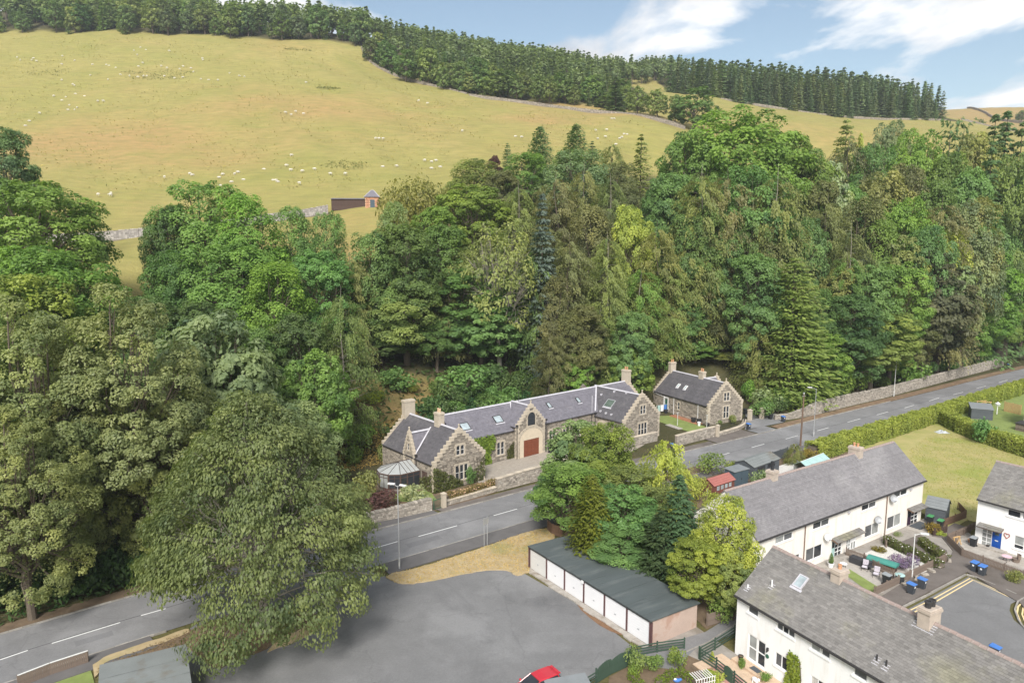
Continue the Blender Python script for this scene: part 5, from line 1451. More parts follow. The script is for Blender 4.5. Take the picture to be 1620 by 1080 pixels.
def proto(key, H, Wd, mesh_c, mesh_t):
    n = len(mesh_c.vertices); co = np.empty(n * 3, np.float32); mesh_c.vertices.foreach_get('co', co); co = co.reshape(-1, 3)
    PROTO[key] = (float(np.percentile(co[:, 2], 99.9)), 2 * float(np.percentile(np.hypot(co[:, 0], co[:, 1]), 97)), mesh_c, mesh_t)
def broadleaf(key, seed, H=20., Wd=14., lobes=18, puffs=15, per=90, size=.26, cz=.60, rz=.40, flat=.75, up=.55, base=.22, spread=.42, bark='bark', leafm='leaf', branch=1.0, open_=0.12, clump=.45, spiky=0.0, droop=0.0, taper=0.0, limbr=.42):
    rng = np.random.default_rng(seed); R = Wd / 2
    C0 = np.array([0, 0, H * cz]); E = np.array([R, R, H * rz])
    d = fib(int(lobes * 1.35), rng); d = d + rng.normal(0, .16, d.shape); d = unit(d); d = d[d[:, 2] > -.80][:lobes + 3]
    lr = R * spread * rng.uniform(.72, 1.18, len(d))
    lc = C0 + d * (E - lr[:, None] * np.array([1, 1, .8])) * rng.uniform(.86, 1.10, (len(d), 1))
    if taper:
        q = np.clip(lc[:, 2] / H, 0, 1); lc[:, :2] *= (1.14 - taper * q ** 1.4)[:, None]; lr = lr * (1.1 - .5 * q); lc[:, 2] = np.maximum(lc[:, 2], lr * .7)
    lt = rng.normal(0, .13, len(d))
    Ps, Ns, Ts, Ds = [], [], [], []
    for i in range(len(d)):
        pd = unit(fib(puffs, rng) + rng.normal(0, .25, (puffs, 3)))
        ok = (pd @ d[i] > -.35) & (pd[:, 2] > -.75) & (rng.random(puffs) > open_)
        pd = pd[ok]
        if not len(pd): continue
        pr = lr[i] * clump * rng.uniform(.7, 1.25, len(pd))
        pc = lc[i] + pd * (lr[i] * .82) * np.array([1, 1, .85])
        ptn = rng.normal(0, .12, len(pd))
        for c, r, tt, dd in zip(pc, pr, ptn, pd):
            m = max(6, int(per * (r / (R * spread * clump)) ** 2))
            v = unit(rng.normal(0, 1, (m, 3)) + dd * .55 + np.array([0, 0, up * .8]))
            rad = r * (rng.uniform(.35, 1.0, m) ** .5)[:, None] * (1 + spiky * rng.random((m, 1)))
            p = c + v * rad * np.array([1, 1, flat])
            Ps.append(p); Ns.append(unit(v * .7 + d[i] * .4 + np.array([0, 0, up]))); Ts.append(np.full(m, .5 + lt[i] + tt) + rng.normal(0, .07, m))
        Ds.append(None)
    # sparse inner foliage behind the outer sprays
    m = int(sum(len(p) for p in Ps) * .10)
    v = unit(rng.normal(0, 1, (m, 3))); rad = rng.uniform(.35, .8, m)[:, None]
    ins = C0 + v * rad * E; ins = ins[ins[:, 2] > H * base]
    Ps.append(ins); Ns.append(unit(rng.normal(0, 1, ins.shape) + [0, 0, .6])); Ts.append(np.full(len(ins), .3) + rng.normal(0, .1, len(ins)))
    P, Nn, T = np.concatenate(Ps), np.concatenate(Ns), np.concatenate(Ts)
    if taper:
        k_ = P[:, 2] > .35; P, Nn, T = P[k_], Nn[k_], T[k_]
    o_ = unit(P - C0)
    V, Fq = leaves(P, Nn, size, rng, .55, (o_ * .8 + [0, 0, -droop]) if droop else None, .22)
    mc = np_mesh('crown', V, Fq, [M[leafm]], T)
    mb = MB(); r0 = Wd * .028
    top = limb(mb, (0, 0, -1.2), (rng.normal(0, .3), rng.normal(0, .3), H * cz), r0 * 1.25, r0 * .5, rng, .05, 4, 8)
    for i in range(len(d)):
        f = rng.uniform(.35, .95); a = np.array([0, 0, H * cz * f]); b = lc[i]
        e = limb(mb, a, b, r0 * limbr, r0 * limbr * .38, rng, .14, 4, 5)
        for _ in range(int(3 * branch)):
            limb(mb, a + (b - a) * rng.uniform(.5, .95), b + unit(rng.normal(0, 1, 3) + d[i]) * lr[i] * rng.uniform(.5, .95), r0 * limbr * .3, r0 * .03, rng, .15, 2, 4)
    proto(key, H, Wd, mc, mb.mesh('trunk', M[bark]))
def weeping(key, seed, H=20., Wd=11., limbs=46, strands=16, per=9, size=.2, slen=.13, top=.16, bark='bark_pale', leafm='leaf', narrow=1.0, cone=.8, low=.12, asp=.42, stems=1, hang=1.0):
    """birch / larch habit: rising limbs that arch over into hanging curtains"""
    rng = np.random.default_rng(seed); R = Wd / 2; mb = MB(); r0 = Wd * .022
    tops = []
    for s_ in range(stems):
        a = np.array([0, 0, -1.0]); b = np.array([rng.normal(0, .10) * Wd * (stems > 1), rng.normal(0, .10) * Wd * (stems > 1), H * (1 - .04 * s_)])
        limb(mb, a, b, r0 * (1.2 - .1 * s_), r0 * .07, rng, .03, 7, 6); tops.append(b)
    Ps, Ns, Ts, Tt = [], [], [], []
    for i in range(limbs):
        f = low + (1 - low) * (i + .5) / limbs; z0 = H * f * .94
        a_ = i * 2.39996 + rng.normal(0, .35); prof = (1 - f) ** cone * (1.0 - .45 * max(0, (.28 - f) / .28)) + .10
        Lr = R * min(1.05, prof * 1.25) * rng.uniform(.72, 1.12)
        st = tops[i % len(tops)]; org = np.array([st[0] * f, st[1] * f, z0 - Lr * .25])
        tip = org + np.array([math.cos(a_) * Lr, math.sin(a_) * Lr, Lr * rng.uniform(.05, .32)])
        limb(mb, org, tip, r0 * .30 * (1.1 - f), r0 * .04, rng, .08, 4, 4)
        tt = rng.normal(0, .14)
        ns = max(4, int(strands * (.35 + Lr / R)))
        u = rng.uniform(.28, 1.06, ns) ** .8
        base = org + (tip - org) * u[:, None] + rng.normal(0, .10, (ns, 3)) * Lr * np.array([1, 1, .5]) + np.array([0, 0, .12 * Lr]) * np.sin(u * 3.1)[:, None]
        ln = H * slen * rng.uniform(.35, 1.2, ns)
        out = np.array([math.cos(a_), math.sin(a_), 0])
        for b, l in zip(base, ln):
            q = np.linspace(0, 1, per) + rng.normal(0, .04, per)
            p = b + np.outer(np.clip(q, 0, 1.2) ** 1.4, [0, 0, -l]) + np.outer(np.sin(np.clip(q, 0, 1) * 1.6), out * l * (.30 if hang > .9 else 1.1)) + rng.normal(0, .07, (per, 3)) * (.5 + l * .3)
            Ps.append(p); Ns.append(np.tile(out * .8 + [0, 0, .55], (per, 1)) + rng.normal(0, .25, (per, 3))); Ts.append(.5 + tt + rng.normal(0, .09, per) + .08 * (q - .5)); Tt.append(np.tile([out[0] * (1.3 - hang), out[1] * (1.3 - hang), -hang], (per, 1)))
    P, Nn, T, Tv = np.concatenate(Ps), np.concatenate(Ns), np.concatenate(Ts), np.concatenate(Tt)
    V, Fq = leaves(P, Nn, size, rng, asp, Tv)
    proto(key, H, Wd, np_mesh('crown', V, Fq, [M[leafm]], T), mb.mesh('trunk', M[bark]))
def conifer(key, seed, H=20., Wd=8., whorls=26, nb=8, per=14, size=.26, droop=.18, shape=.85, base=.06, tipup=.1, leafm='leaf', asp=.4, fan=.30, bark='bark', ragged=.18):
    rng = np.random.default_rng(seed); R = Wd / 2; mb = MB(); r0 = Wd * .03
    mb.tube((0, 0, -1.2), (0, 0, H * .97), r0, .02, 6, 0, .5, False)
    Ps, Ns, Ts, Tv = [], [], [], []
    for i in range(whorls):
        f = base + (1 - base) * (i + rng.uniform(0, .6)) / whorls
        n = max(3, int(nb * (1.05 - .5 * f)))
        L0 = R * ((1 - f) ** shape) * (1.0 if f > .15 else .75 + f * 1.6) + .12
        for j in range(n):
            a_ = 6.283 * (j + rng.uniform(-.3, .3)) / n + i * 1.1; L_ = L0 * rng.uniform(1 - ragged * 1.6, 1 + ragged)
            out = np.array([math.cos(a_), math.sin(a_), 0]); sd = np.array([-out[1], out[0], 0])
            m = max(5, int(per * (.3 + L_ / R)))
            q = rng.uniform(.18, 1.0, m) ** .75; w = rng.normal(0, 1, m) * fan * L_ * (.30 + .55 * np.sin(q * 3.0)) * .6
            z = H * f - droop * L_ * q * 1.6 + tipup * L_ * q ** 3 - np.abs(w) * .25
            p = np.outer(q * L_, out) + np.outer(w, sd); p[:, 2] += z + rng.normal(0, .04 * R * .3, m)
            Ps.append(p); Ns.append(np.tile(np.array([0, 0, 1.]) + out * .45, (m, 1))); Ts.append(.5 + rng.normal(0, .07) + rng.normal(0, .13, m) + .16 * (q - .6)); Tv.append(np.tile(out, (m, 1)) + np.outer(np.sign(w) * .5, sd))
    P, Nn, T, Tt = np.concatenate(Ps), np.concatenate(Ns), np.concatenate(Ts), np.concatenate(Tv)
    V, Fq = leaves(P, Nn, size, rng, asp, Tt, .25)
    proto(key, H, Wd, np_mesh('crown', V, Fq, [M[leafm]], T), mb.mesh('trunk', M[bark]))
def bush(key, seed, H=3., Wd=3.4, per=900, size=.13, lobes=9, leafm='leaf', up=.5, spiky=.0):
    rng = np.random.default_rng(seed); R = Wd / 2
    c = unit(rng.normal(0, 1, (lobes, 3))) * np.array([R * .55, R * .55, H * .24]) + [0, 0, H * .50]
    rr = R * rng.uniform(.38, .60, lobes)
    Ps, Ns, Ts = [], [], []
    for i in range(lobes):
        m = per // lobes
        v = unit(rng.normal(0, 1, (m, 3)) + [0, 0, .35]); p = c[i] + v * (rr[i] * rng.uniform(.55, 1.0, m) ** .5)[:, None] * np.array([1, 1, .85 * H / Wd * 1.1])
        p = p * (1 + spiky * rng.random((m, 1)))
        k = p[:, 2] > .03
        Ps.append(p[k]); Ns.append(unit(v[k] + [0, 0, up])); Ts.append((.5 + rng.normal(0, .1) + rng.normal(0, .15, m))[k])
    P, Nn, T = np.concatenate(Ps), np.concatenate(Ns), np.concatenate(Ts)
    V, Fq = leaves(P, Nn, size, rng)
    mb = MB()
    for i in range(lobes): limb(mb, (0, 0, -.2), c[i], .05, .015, rng, .1, 2, 4)
    proto(key, H, Wd, np_mesh('foliage', V, Fq, [M[leafm]], T), mb.mesh('stem', M['bark']))
# ---- the kinds of tree in this valley
broadleaf('oak', 1, 20, 16, 22, 16, 147, .20, spread=.36)
broadleaf('oak2', 2, 20, 15, 20, 16, 147, .20, spread=.40, cz=.58, open_=.18)
broadleaf('syc', 3, 22, 14, 22, 15, 147, .21, rz=.43, cz=.56, spread=.38, flat=.6)
broadleaf('syc2', 4, 22, 13, 20, 16, 147, .21, rz=.45, cz=.55, spread=.42, flat=.65, open_=.16)
broadleaf('ash', 5, 21, 13, 24, 14, 122, .19, rz=.42, cz=.57, spread=.34, flat=.9, open_=.22, clump=.55)
broadleaf('ash2', 6, 21, 12, 22, 14, 122, .19, rz=.44, cz=.56, spread=.36, flat=.95, open_=.25, clump=.55)
broadleaf('lime', 7, 26, 17, 46, 22, 112, .15, rz=.50, cz=.48, spread=.25, flat=.7, open_=.16, clump=.46, branch=1.0)
PROTO['lime2'] = PROTO['lime']
broadleaf('thin', 9, 17, 13, 20, 12, 40, .23, rz=.40, cz=.60, spread=.40, open_=.35, branch=4.0, bark='bark_pale', clump=.5)
broadleaf('maple', 10, 12, 9, 20, 14, 90, .17, rz=.44, cz=.55, spread=.36, flat=.7, open_=.12)
broadleaf('bigleaf', 11, 15, 12, 20, 14, 110, .24, rz=.44, cz=.55, spread=.38, flat=.6, open_=.12)
weeping('birch', 21, 20, 9, 84, 28, 8, .16, .075, cone=.5, hang=.72)
weeping('larch', 22, 22, 10, 88, 28, 7, .17, .055, cone=.42, bark='bark', hang=.6)
weeping('willow', 23, 13, 9, 52, 26, 10, .17, .17, cone=.55, bark='bark')
broadleaf('bigbirch', 24, 17, 17.5, 132, 15, 122, .112, rz=.56, cz=.43, spread=.18, flat=.55, up=.3, open_=.10, limbr=.15, clump=.55, droop=1.0, taper=.76, spiky=.45, bark='bark_pale', branch=.7)
conifer('spruce', 31, 20, 8, 44, 10, 24, .24)
conifer('bluespruce', 32, 15, 6.5, 46, 11, 26, .20, droop=.12)
conifer('thuja', 33, 20, 9, 48, 13, 22, .24, droop=.30, shape=.55, tipup=.3, fan=.45, base=.01)
conifer('cypress', 34, 9, 4.6, 40, 12, 18, .16, droop=-.35, shape=.62, fan=.4, base=.0, ragged=.1)
conifer('fir', 35, 20, 9, 40, 9, 26, .25, droop=.22, shape=.8, fan=.5, ragged=.28)
conifer('pine', 36, 18, 11, 14, 7, 26, .30, droop=-.15, shape=.35, base=.30, fan=.55, ragged=.3)
bush('bush', 41); bush('bush2', 42, 3, 3, 1100, .11, 7); bush('bush3', 43, 2.4, 3.4, 900, .17, 10, spiky=.2)
bush('yewbush', 44, 9, 14, 5200, .24, 16, spiky=.12)
# far-off trees: fewer, larger sprays
broadleaf('farb', 51, 18, 13, 18, 10, 20, .55, spread=.42, cz=.49, rz=.50)
broadleaf('farb2', 52, 18, 12, 18, 10, 20, .55, spread=.40, rz=.5, cz=.47)
conifer('farc', 53, 20, 7, 22, 8, 7, .66, ragged=.2, asp=.5, base=.01)
conifer('farc2', 54, 20, 7.4, 22, 8, 7, .66, droop=.25, ragged=.3, asp=.5, base=.01)
conifer('farc3', 55, 20, 8, 20, 8, 7, .70, shape=.7, ragged=.3, asp=.5, base=.01)
conifer('massc', 56, 20, 7.4, 11, 6, 4, 1.15, ragged=.25, asp=.55, base=.2)
conifer('massc2', 57, 20, 8, 11, 6, 4, 1.15, shape=.7, ragged=.3, asp=.55, base=.2)
broadleaf('massb', 58, 18, 13, 10, 7, 9, 1.0, spread=.44)
def one_mesh(key):
    """crown and trunk in one mesh, for trees too far off to show their parts"""
    H, Wd, c, t = PROTO[key]
    nv = len(c.vertices); co = np.empty(nv * 3, np.float32); c.vertices.foreach_get('co', co)
    tv = np.array([v.co for v in t.vertices], np.float32)
    a = np.empty(len(c.polygons), np.float32); c.attributes['tint'].data.foreach_get('value', a)
    f1 = np.arange(nv).reshape(-1, 4); f2 = np.array([tuple(p.vertices) for p in t.polygons if len(p.vertices) == 4]) + nv
    me = np_mesh(key, np.concatenate([co.reshape(-1, 3), tv]), np.concatenate([f1, f2]), [M['leaf'], M['bark']], np.concatenate([a, np.full(len(f2), .5)]), np.concatenate([np.zeros(len(f1)), np.ones(len(f2))]))
    return me
FAR = {k: one_mesh(k) for k in ('farb', 'farb2', 'farc', 'farc2', 'farc3', 'massc', 'massc2', 'massb')}
TR = random.Random(77)
# leaf colours
C = dict(oak=(0.171, 0.267, 0.066), oakd=(0.131, 0.218, 0.065), syc=(0.139, 0.228, 0.060), sycb=(0.194, 0.318, 0.069), ash=(0.194, 0.318, 0.080), ashd=(0.159, 0.277, 0.095), lime=(.24, .285, .125), limeg=(.19, .245, .09), olive=(0.241, 0.283, 0.099), brown=(.20, .215, .095), brownd=(.165, .185, .082),
         dark=(0.109, 0.180, 0.066), bright=(.215, .285, .062), gold=(0.355, 0.420, 0.096), grey=(0.235, 0.304, 0.149), silver=(0.361, 0.461, 0.270), spruce=(0.133, 0.208, 0.088), blue=(.135, .185, .165), thuja=(0.224, 0.292, 0.086), yew=(0.193, 0.206, 0.054), birch=(.175, .222, .085), willow=(0.399, 0.460, 0.112), fresh=(0.187, 0.287, 0.077),
         copper=(0.104, 0.056, 0.054), purple=(0.130, 0.075, 0.075), lav=(0.224, 0.168, 0.325), larch=(0.267, 0.236, 0.130), pine=(0.114, 0.172, 0.080), farc=(0.151, 0.213, 0.112), farcl=(0.196, 0.263, 0.123), farb=(0.168, 0.235, 0.084), farbl=(0.224, 0.297, 0.101))
def plant(name, key, label, cat, x, y, z, H, Wd, col, group=None, rz=None):
    pH, pW, mc, mt = PROTO[key]
    rz = TR.uniform(0, 6.28) if rz is None else rz
    t = thing(name, label, cat, (x, y, z), rz, group)
    t.scale = (Wd / pW, Wd / pW, H / pH)
    isb = name in ('shrub', 'bush', 'plant', 'flowering_shrub', 'climber')
    a = put('foliage' if isb else 'crown', mc, t)
    j = lambda: TR.uniform(.93, 1.07)
    a.color = (col[0] * j(), col[1] * j(), col[2] * j(), 1)
    put('stem' if isb else 'trunk', mt, t)
    return t
def hill_point(px, py, Y0=150, Y1=520):
    d = ray(px, py); Ys = np.linspace(Y0, Y1, 260); t = Ys / d[1]
    k = np.nonzero(CAM_H + t * d[2] <= terrain_np(t * d[0], Ys))[0]
    return (float(t[k[0]] * d[0]), float(Ys[k[0]])) if len(k) else None
def tree(px, py, Y, wpx, key, col, label, group=None, name=None, z=None, cat='tree'):
    """px,py: where the survey photo shows its top; Y: how far off it stands; wpx: width of its crown there"""
    if Y < 0: Y = hill_point(px, -Y, 45, 300)[1]
    x, _, zt = DD(px, py, Y)
    zb = terrain(x, Y) if z is None else z
    d = ray(px, py); dist = Y / d[1]
    Wd = wpx / FOC * dist
    if z is None:
        if key not in ('cypress', 'bluespruce', 'willow') and name != 'shrub': Wd = max(Wd, (.50 if key in ('birch', 'larch') else .32) * (zt - zb))
        south = px > 830 and Y < 84 or py > 600 and px < 500
        for _ in range(60):                                   # keep clear of road, houses and drive
            sd = float(sdist([x], [Y], RN)[0]); bad = False
            if not south:
                ox, oy = x - CHO[0], Y - CHO[1]; s_, t_ = ox * math.cos(CHA) + oy * math.sin(CHA), -ox * math.sin(CHA) + oy * math.cos(CHA); m_ = .42 * Wd
                bad |= sd < (5.4 if name == 'shrub' else 7) or (-9 - m_ < s_ < 40.5 + m_ and -4 < t_ < 14 + m_)
                ox, oy = x - LGO[0], Y - LGO[1]; s_, t_ = ox * math.cos(LGA) + oy * math.sin(LGA), -ox * math.sin(LGA) + oy * math.cos(LGA)
                bad |= (-3 - m_ < s_ < 17 + m_ and -6 < t_ < 16 + m_)
            if not bad: break
            Y += 1.0; x, _, zt = DD(px, py, Y); zb = terrain(x, Y)
    nm = name or {'birch': 'birch_tree', 'bigbirch': 'birch_tree', 'larch': 'larch_tree', 'willow': 'willow_tree', 'spruce': 'spruce_tree', 'bluespruce': 'spruce_tree', 'thuja': 'conifer_tree', 'cypress': 'cypress_tree', 'fir': 'fir_tree', 'pine': 'pine_tree', 'lime': 'lime_tree', 'lime2': 'lime_tree', 'ash': 'ash_tree', 'ash2': 'ash_tree', 'oak': 'oak_tree', 'oak2': 'oak_tree'}.get(key, 'broadleaf_tree')
    return plant(nm, key, label, cat, x, Y, zb - .1, max(.4, (zt - zb) * 1.03), Wd * 1.04, C[col] if isinstance(col, str) else col, group)
# ------------------------------------------------------------------ individual trees, nearest first
TREES = [
 # px, py(top), Y, width px, kind, colour, label
 (398, 634, 55.0, 365, 'bigbirch', 'birch', 'huge spreading olive birch standing between the road and the car park'),
 (30, 480, 62, 250, 'lime', 'lime', 'tall pale flowering lime at the left edge above the road'),
 (190, 462, 66, 250, 'lime2', 'lime', 'tall pale flowering lime second along the left road bank'),
 (110, 560, 60, 190, 'lime2', 'limeg', 'green lime with fewer pale bracts low between two flowering limes'),
 (255, 640, 68, 170, 'lime', 'limeg', 'dull green lime behind the huge birch, right of the flowering limes'),
 (20, 650, 57, 200, 'lime', 'lime', 'low pale lime overhanging the road verge at the left edge'),
 (330, 500, 80, 190, 'bigleaf', 'grey', 'grey-green whitebeam behind the flowering limes'),
 (390, 570, 84, 130, 'ash2', 'fresh', 'small fresh green tree behind the top of the huge birch'),
 (455, 640, 82, 150, 'oak2', 'grey', 'greyish tree just right of the huge birch crown top'),
 (48, 290, 108, 222, 'oak', 'sycb', 'broad oak at the left edge overlooking the pasture wall'),
 (2, 208, 125, 95, 'syc2', 'spruce', 'dark flat-topped cedar cut by the left edge above the pasture'),
 (70, 395, 92, 220, 'oak2', 'oak', 'mid green oak below the broad left oak'),
 (30, 440, 84, 190, 'oak2', 'bright', 'yellow-green oak low at the left behind the limes'),
 (318, 292, 128, 150, 'ash', 'ash', 'tall bright green ash left of centre with its top against the pasture'),
 (390, 312, 125, 120, 'ash2', 'ash', 'bright green ash right of the tall ash by the pasture wall'),
 (350, 390, 116, 170, 'ash', 'ash', 'bright green ash in the lower middle of the ash clump'),
 (430, 420, 112, 130, 'ash2', 'sycb', 'sunny green ash low on the right of the ash clump'),
 (264, 330, 124, 80, 'oak2', 'dark', 'dark brownish tree on the left flank of the ash clump'),
 (275, 400, 114, 100, 'oak2', 'oakd', 'dark oak at the lower left of the ash clump'),
 (462, 332, 130, 84, 'ash2', 'ashd', 'blue-green ash in front of the paddock left of the barn'),
 (517, 340, 133, 66, 'ash', 'ashd', 'blue-green ash below the timber barn'),
 (505, 400, 120, 110, 'syc', 'ashd', 'dark green sycamore under the two blue-green ashes'),
 (622, 324, 140, 66, 'ash2', 'grey', 'grey-green rounded tree in front of the brick hut'),
 (588, 372, 128, 100, 'ash', 'ashd', 'open crowned dull ash below the grey-green tree by the hut'),
 (640, 360, 130, 120, 'syc2', 'oakd', 'dark green sycamore beneath the yew'),
 (660, 280, 165, 118, 'yewbush', 'yew', 'broad olive-brown yew right of the brick hut'),
 (540, 475, 102, 85, 'birch', 'birch', 'slender weeping birch left of the grassy bank'),
 (500, 560, 92, 120, 'maple', 'ash', 'leafy green tree at the foot of the slender weeping birch'),
 (470, 500, 100, 100, 'syc', 'dark', 'dark tree left of the slender weeping birch'),
 (640, 455, 130, 150, 'oak2', 'olive', 'olive oak above the grassy bank behind the house'),
 (600, 520, 128, 95, 'syc2', 'dark', 'dark tree left above the grassy bank'),
 (690, 500, 130, 90, 'oak', 'oakd', 'dull green tree above the right part of the grassy bank'),
 (740, 425, 136, 150, 'syc', 'oakd', 'dark sycamore above the ferny bank'),
 (790, 350, 132, 130, 'thin', 'olive', 'half bare tree with pale twisting branches left of the blue spruce'),
 (760, 470, 133, 130, 'bigleaf', 'ashd', 'dark broad-leaved tree above the dense shrubs behind the roof'),
 (845, 480, 138, 110, 'syc2', 'dark', 'dark green tree right of the ferny bank'),
 (700, 360, 138, 100, 'syc2', 'oakd', 'dull dark tree left of the half bare tree'),
 (745, 295, 160, 130, 'syc', 'bright', 'bright yellow-green sycamore right of the olive yew'),
 (690, 330, 150, 90, 'syc2', 'sycb', 'fresh green sycamore below the olive yew'),
 (755, 255, 185, 105, 'ash', 'olive', 'pale olive ash at the wood edge above the bright sycamore'),
 (858, 316, 135, 84, 'bluespruce', 'blue', 'tall blue spruce in the middle of the wood'),
 (830, 245, 185, 100, 'ash2', 'fresh', 'fresh green tree at the wood edge left of the dark cypress'),
 (782, 248, 190, 24, 'syc2', 'copper', 'small dark copper beech top at the wood edge'),
 (803, 229, 195, 26, 'thuja', 'spruce', 'small dark spruce tip next to the copper beech'),
 (855, 203, 200, 50, 'cypress', 'spruce', 'dark pointed cypress standing out against the pasture'),
 (912, 200, 200, 56, 'cypress', 'spruce', 'dark cypress against the pasture right of the pointed one'),
 (937, 226, 202, 44, 'fir', 'spruce', 'ragged dark fir beside the dark cypress'),
 (968, 232, 196, 60, 'larch', 'olive', 'olive larch at the wood edge below the grazing sheep'),
 (910, 240, 180, 120, 'ash', 'grey', 'pale silvery tree below the dark cypresses'),
 (880, 290, 160, 110, 'larch', 'brown', 'brownish larch right of the blue spruce top'),
 (925, 275, 168, 80, 'birch', 'olive', 'olive weeping birch beside the brownish larch'),
 (965, 290, 165, 60, 'birch', 'birch', 'narrow green weeping birch in mid wood'),
 (1015, 217, 185, 74, 'fir', 'olive', 'tall olive fir left of the great round oak'),
 (985, 260, 175, 70, 'ash2', 'brownd', 'brown ash under the tall olive fir'),
 (1170, 183, 178, 230, 'oak', 'sycb', 'great round bright oak crowning the wood'),
 (1095, 215, 172, 125, 'oak2', 'oak', 'green oak forming the left shoulder of the great round oak'),
 (1255, 215, 176, 130, 'oak2', 'oak', 'green oak forming the right shoulder of the great round oak'),
 (1190, 270, 158, 150, 'oak', 'ashd', 'darker oak below the great round oak'),
 (1060, 280, 160, 90, 'syc2', 'ashd', 'dark green tree at the foot of the great oak left side'),
 (1110, 285, 152, 90, 'birch', 'olive', 'olive weeping birch in front of the great round oak'),
 (1150, 290, 150, 60, 'larch', 'brown', 'brown larch in front of the great round oak'),
 (1230, 290, 152, 70, 'birch', 'olive', 'tall weeping birch right below the great round oak'),
 (1000, 330, 150, 80, 'oak2', 'gold', 'yellowish tree above mid wood left of the weeping birches'),
 (935, 330, 150, 90, 'ash2', 'brown', 'rusty ash right of the blue spruce'),
 (900, 390, 138, 95, 'larch', 'brown', 'rusty larch below the other rusty crown'),
 (880, 440, 132, 70, 'ash2', 'brownd', 'dark brown ash below the blue spruce'),
 (960, 385, 142, 100, 'birch', 'olive', 'weeping birch in the middle of the wood with hanging olive twigs'),
 (1040, 370, 146, 100, 'larch', 'olive', 'olive larch in the heart of the wood'),
 (1090, 390, 140, 90, 'birch', 'olive', 'green-brown weeping birch right of the heart of the wood'),
 (1150, 370, 144, 90, 'syc2', 'ashd', 'dark glossy tree amid the brown larches'),
 (960, 430, 130, 110, 'birch', 'olive', 'green weeping birch behind the long roof'),
 (1015, 430, 132, 110, 'birch', 'fresh', 'second green weeping birch behind the long roof'),
 (1020, 480, 126, 100, 'ash', 'olive', 'pale olive tree behind the right gable chimney'),
 (905, 500, 124, 80, 'ash2', 'brownd', 'dark ash close behind the long roof'),
 (950, 500, 122, 85, 'birch', 'olive', 'olive weeping birch close behind the long roof'),
 (1120, 420, 136, 120, 'larch', 'brown', 'large arching brown larch above the lodge'),
 (1165, 440, 134, 100, 'ash2', 'brownd', 'brown ash right above the lodge'),
 (1085, 470, 128, 90, 'syc2', 'ashd', 'dark tree with layered sprays left above the lodge'),
 (1130, 510, 140, 90, 'larch', 'olive', 'green-brown larch just behind the lodge'),
 (1100, 540, 142, 70, 'syc', 'fresh', 'small leafy tree behind the lodge chimney'),
 (1000, 545, 130, 70, 'maple', 'sycb', 'light green small tree right behind the end chimney'),
 (905, 560, 127, 75, 'maple', 'sycb', 'light green small tree behind the long roof'),
 (1258, 415, 139, 140, 'thuja', 'thuja', 'massive broad olive-green conifer right of the lodge drive'),
 (1215, 350, 150, 80, 'ash2', 'brownd', 'brown ash left of the massive conifer top'),
 (1275, 350, 156, 90, 'oak2', 'ashd', 'dark green oak behind the massive conifer'),
 (1345, 375, 154, 62, 'birch', 'birch', 'tall slim birch with pale stem right of the massive conifer'),
 (1310, 330, 160, 90, 'larch', 'brown', 'brown larch behind the tall slim birch'),
 (1365, 320, 165, 100, 'ash2', 'brownd', 'broad brown ash above the tall slim birch'),
 (1305, 265, 175, 90, 'bigleaf', 'silver', 'silvery whitebeam right of the great round oak'),
 (1395, 280, 180, 120, 'oak2', 'olive', 'olive oak in the middle of the right wood'),
 (1345, 235, 195, 70, 'larch', 'brownd', 'brown topped tree at the wood edge right of the great oak'),
 (1340, 198, 205, 36, 'thuja', 'olive', 'slender olive spruce tip at the wood edge'),
 (1362, 218, 205, 30, 'cypress', 'gold', 'small golden cypress tip at the wood edge'),
 (1408, 198, 225, 44, 'oak', 'grey', 'lone rounded grey-green tree in the upper field'),
 (1385, 235, 190, 80, 'ash', 'ashd', 'blue-green ash at the wood edge under the lone rounded tree'),
 (1455, 215, 195, 110, 'oak', 'sycb', 'green domed tree at the wood edge right of the lone rounded tree'),
 (1495, 250, 188, 110, 'oak2', 'oak', 'green oak under the pair of dark pines'),
 (1505, 196, 205, 34, 'pine', 'spruce', 'dark pine with a broken top, left of a pair at the wood edge'),
 (1526, 198, 207, 34, 'pine', 'pine', 'dark pine, right of a pair at the wood edge'),
 (1540, 222, 200, 60, 'oak2', 'olive', 'pale olive tree beneath the pair of dark pines'),
 (1575, 193, 200, 50, 'spruce', 'spruce', 'tall dark spruce near the right edge against the field'),
 (1594, 188, 204, 40, 'spruce', 'spruce', 'second tall dark spruce near the right edge'),
 (1618, 205, 200, 46, 'fir', 'spruce', 'dark fir cut by the right edge'),
 (1570, 235, 186, 110, 'fir', 'spruce', 'big drooping dark spruce right of the domed tree'),
 (1608, 255, 180, 80, 'oak', 'fresh', 'fresh green tree at the right edge below the spruces'),
 (1430, 320, 170, 110, 'oak', 'sycb', 'bright green oak in mid right wood'),
 (1490, 335, 168, 110, 'larch', 'brown', 'wide brown larch in mid right wood'),
 (1545, 320, 172, 100, 'ash2', 'olive', 'olive ash under the spruce'),
 (1540, 325, 165, 110, 'ash', 'grey', 'pale grey-green ash right of the brown larch'),
 (1610, 330, 165, 100, 'ash2', 'grey', 'pale grey-green ash at the right edge'),
 (1420, 380, 160, 100, 'bigleaf', 'olive', 'olive tree in front of the bright oak'),
 (1500, 370, 158, 90, 'oak2', 'gold', 'yellow-green oak right of the grey chestnut'),
 (1480, 395, 150, 130, 'bigleaf', 'grey', 'grey-leaved chestnut above the estate wall'),
 (1420, 420, 150, 110, 'syc', 'sycb', 'mid green sycamore left of the grey-leaved chestnut'),
 (1560, 400, 156, 120, 'syc', 'sycb', 'lush green sycamore overhanging the road bend'),
 (1605, 410, 160, 100, 'oak', 'oak', 'green oak over the road at the right edge'),
